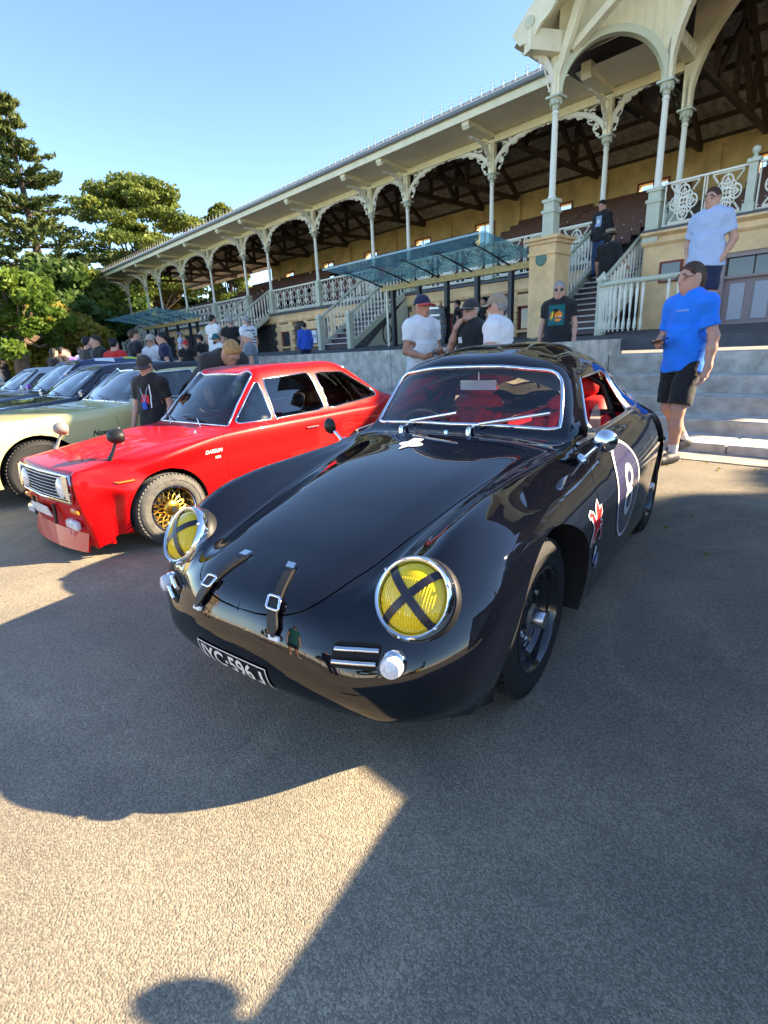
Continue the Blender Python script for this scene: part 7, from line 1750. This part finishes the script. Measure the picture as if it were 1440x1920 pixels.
def leaves(name, C, size, matname, parent, rs, aspect=.55, flat=0.0, dirs=None):
    """one diamond-shaped leaf for every centre"""
    n = len(C); d = rs.normal(size=(n, 3)); d[:, 2] *= (1-flat); 
    if dirs is not None: d = d*.45+dirs
    d /= np.linalg.norm(d, axis=1, keepdims=True); e = np.cross(d, rs.normal(size=(n, 3))); e /= np.linalg.norm(e, axis=1, keepdims=True)
    s = (size*rs.uniform(.6, 1.35, n))[:, None]; V = np.stack([C-d*s, C+e*s*aspect, C+d*s, C-e*s*aspect], 1).reshape(-1, 3)
    me = bpy.data.meshes.new(name); me.vertices.add(4*n); me.vertices.foreach_set('co', V.astype(np.float32).ravel()); me.loops.add(4*n); me.loops.foreach_set('vertex_index', np.arange(4*n, dtype=np.int32)); me.polygons.add(n); me.polygons.foreach_set('loop_start', np.arange(0, 4*n, 4, dtype=np.int32)); me.polygons.foreach_set('loop_total', np.full(n, 4, np.int32)); me.update(); me.validate()
    me.materials.append(M[matname]); return put(me, name, parent)
def tree_root(name, label, loc, group=None): return empty(name, loc, 0, label, 'tree', group or 'trees beyond the grandstand')
def broad_tree(label, loc, H, RW, trunk_h, seed, leafm, nl=16000, ls=.22, nclump=60, barkm='bark', name='broadleaf_tree', squash=.8, tr=.35, low=.25, cr=.27):
    rs = np.random.RandomState(seed); t = tree_root(name, label, loc); mb = MB()
    mb.tube([(0, 0, 0), (.05*H*.1, 0, trunk_h*.5), (0, .1, trunk_h), (.1, .1, H*.6), (0, 0, H*.85)], [tr*1.3, tr, tr*.8, tr*.4, .05], 9)
    cl = []
    for k in range(nclump):
        a = rs.uniform(0, 2*PI); u = rs.uniform(0, 1)**.5; z = rs.uniform(low, 1); prof = math.sin(PI*min(1, (z-low)/(1-low)*.86+.12))**.7
        c = np.array([math.cos(a)*RW*u*prof, math.sin(a)*RW*u*prof, H*z]); cl.append((c, rs.uniform(.5, 1)*RW*cr))
        if k % 3 == 0: mb.tube([(0, 0, trunk_h+rs.uniform(0, .3)*(H-trunk_h)), tuple(c*.55+np.array([0, 0, trunk_h*.35])), tuple(c)], [tr*.35, tr*.2, .03], 5)
    mb.build('trunk', barkm, t, 60)
    per = nl//nclump; C = []
    for c, r in cl:
        q = rs.normal(size=(per, 3)); q /= np.linalg.norm(q, axis=1, keepdims=True); C.append(c+q*(r*rs.uniform(.45, 1.1, (per, 1)))*np.array([1.15, 1.15, squash]))
    leaves('crown', np.concatenate(C), ls, leafm, t, rs); return t
def conifer(label, loc, H, RW, seed, leafm, tiers=26, per=9, nl=110, ls=.28, name='conifer', base=.12, lift=.35, top_pow=.75, irregular=.3, barkm='bark_dark'):
    rs = np.random.RandomState(seed); t = tree_root(name, label, loc); mb = MB(); mb.tube([(0, 0, 0), (.1, 0, H*.5), (0, 0, H)], [H*.022, H*.014, .03], 9); C = []; D = []
    for k in range(tiers):
        f = base+(1-base)*(k+rs.uniform(-.3, .3))/tiers; R_ = RW*(1-f)**top_pow*rs.uniform(1-irregular, 1.08)+.25
        for q in range(per):
            if rs.uniform() < irregular*.5: continue
            a = 2*PI*q/per+rs.uniform(-.3, .3)+k*1.3; L_ = R_*rs.uniform(.65, 1.1); z0 = H*f; dr = np.array([math.cos(a), math.sin(a), 0])
            pts = [np.array([0, 0, z0])+dr*L_*s+np.array([0, 0, L_*(lift*s*s-.10*s)]) for s in (0, .35, .7, 1)]
            mb.tube([tuple(p) for p in pts], [.06, .045, .03, .012], 4)
            m = int(nl*(.4+.6*L_/RW)); s = rs.uniform(.18, 1.0, m)**.8; P = np.array([0, 0, z0])+dr*(L_*s)[:, None]; P[:, 2] += L_*(lift*s*s-.10*s); sd = np.array([-dr[1], dr[0], 0]); w = rs.uniform(-1, 1, m)*L_*.20*(1.15-s*.75)
            P += sd*w[:, None]+rs.normal(size=(m, 3))*np.array([.09, .09, .045]); P[:, 2] += np.abs(w)*.12; C.append(P); dd = dr*.6+sd*np.sign(w)[:, None]*.5; dd[:, 2] += .35; D.append(dd)
    mb.build('trunk', barkm, t, 60); C = np.concatenate(C); leaves('crown', C, ls, leafm, t, rs, .32, dirs=np.concatenate(D)); return t
def place(u, dist, v=690):
    d = wdir(u, v); d = np.array([d[0], d[1]]); d /= np.linalg.norm(d); return (d[0]*dist, d[1]*dist, 0)
def ht(u, v, dist):
    d = wdir(u, v); return CAM_H+dist*d[2]/math.hypot(d[0], d[1])
conifer('tall tiered conifer at the left edge of the picture', place(30, 44, 300), ht(20, 165, 44), 7.5, 3, 'needle', tiers=19, per=8, nl=165, ls=.25, irregular=.36, lift=.22, base=.2, top_pow=.85)
conifer('second dark conifer behind the tall tiered one', place(-40, 58, 420), ht(-30, 330, 58), 6, 5, 'needle', tiers=22, per=8, nl=110, ls=.36, base=.15)
broad_tree('broad flat-topped pine behind the left end of the grandstand', place(252, 62, 430), ht(245, 335, 62), 7.4, 5.0, 12, 'needle_lit', nl=52000, ls=.19, nclump=110, cr=.22, barkm='bark_dark', name='pine_tree', squash=.36, tr=.5, low=.40)
broad_tree('bright green leafy tree with pale trunk at the left edge', place(12, 30, 570), ht(12, 510, 30), 2.6, 2.4, 21, 'leaf_bright', nl=17000, ls=.13, nclump=70, tr=.33, low=.36, cr=.20)
broad_tree('dark green tree between the bright tree and the pine', place(115, 40, 570), ht(105, 500, 40), 4.2, 2.0, 22, 'leaf_dark', nl=24000, ls=.2, nclump=60, low=.1, barkm='bark_dark')
broad_tree('golden autumn tree low behind the crowd', place(92, 34, 630), ht(92, 585, 34), 3.0, 1.0, 23, 'leaf_gold', nl=16000, ls=.16, nclump=45, low=.12)
broad_tree('olive green tree left of the grandstand end', place(165, 42, 590), ht(165, 525, 42), 3.8, 1.6, 24, 'leaf_olive', nl=26000, ls=.19, nclump=60, low=.06, barkm='bark_dark')
broad_tree('dark leafy tree seen behind the end columns', place(232, 60), ht(232, 540, 60), 5.0, 1.6, 25, 'leaf_dark', nl=20000, ls=.26, nclump=50, low=.05, barkm='bark_dark')
broad_tree('yellowing tree seen through the open end of the stand', place(318, 66), ht(318, 545, 66), 4.6, 1.6, 26, 'leaf_gold', nl=14000, ls=.24, nclump=45, low=.05)
broad_tree('dark tree seen through the columns right of the yellowing one', place(372, 70), ht(372, 520, 70), 5.0, 1.6, 27, 'leaf_dark', nl=14000, ls=.28, nclump=45, low=.05, barkm='bark_dark')
broad_tree('tree whose top just clears the grandstand roof', place(412, 64, 400), ht(412, 385, 64), 3.0, 3.0, 28, 'needle_lit', nl=16000, ls=.24, nclump=50, low=.4, barkm='bark_dark')
conifer('slender conifer between the tall one and the pine', place(150, 70, 520), ht(150, 465, 70), 4.5, 9, 'needle', tiers=18, per=8, nl=90, ls=.36, base=.1)
broad_tree('unseen stand-in tree added off the right end of the grandstand to shade the ground by the steps', (12.15, 17.0, 0), 9.6, 2.5, 4, 61, 'leaf_dark', nl=22000, ls=.24, nclump=70, low=.60)  # added out of view as a sun blocker, stands in for an unknown shade source
# a far wood closing the gaps, and trees across the oval that show in the paint
rs = np.random.RandomState(40); C = []
for k in range(240):
    u = rs.uniform(-260, 470); d_ = rs.uniform(78, 100); x, y, _ = place(u, d_); r = rs.uniform(1.2, 2.8); q = rs.normal(size=(110, 3)); q /= np.linalg.norm(q, axis=1, keepdims=True); C.append(np.array([x, y, rs.uniform(.8, 6.0)])+q*r*rs.uniform(.5, 1.1, (110, 1)))
tag(leaves('far_wood', np.concatenate(C), .42, 'leaf_dark', None, rs), 'far wood closing the view behind the crowd', 'wood', kind='stuff')
for k, (x, y, hh_, lab_) in enumerate(((-40, -75, 9, 'round tree far across the oval reflected in the nose'), (-18, -85, 12, 'taller tree across the oval reflected in the nose'), (8, -80, 10, 'tree across the oval behind the photographer'), (30, -70, 13, 'large tree across the oval right of the others'), (48, -50, 12, 'tree across the oval at its right end'), (-65, -55, 11, 'tree across the oval at its left end'))):
    broad_tree(lab_, (x, y, 0), hh_, 4.5, 2, 50+k, 'leaf_dark', nl=3000, ls=.5, nclump=30, low=.1)

# dry leaves and grit blown against the foot of the steps and the kerb
rs = np.random.RandomState(77); n = 420; C = np.stack([rs.uniform(-14, 2, n), 5.66-np.abs(rs.normal(0, .22, n)), np.full(n, .012)], 1); n2 = 70; C = np.concatenate([C, np.stack([rs.uniform(-6, .2, n2), rs.uniform(3.0, 5.5, n2), np.full(n2, .010)], 1)])
tag(leaves('dry_leaves', C, .016, 'leaf_gold', None, rs, .5, .9), 'dry leaves scattered over the asphalt', 'leaves', kind='stuff')
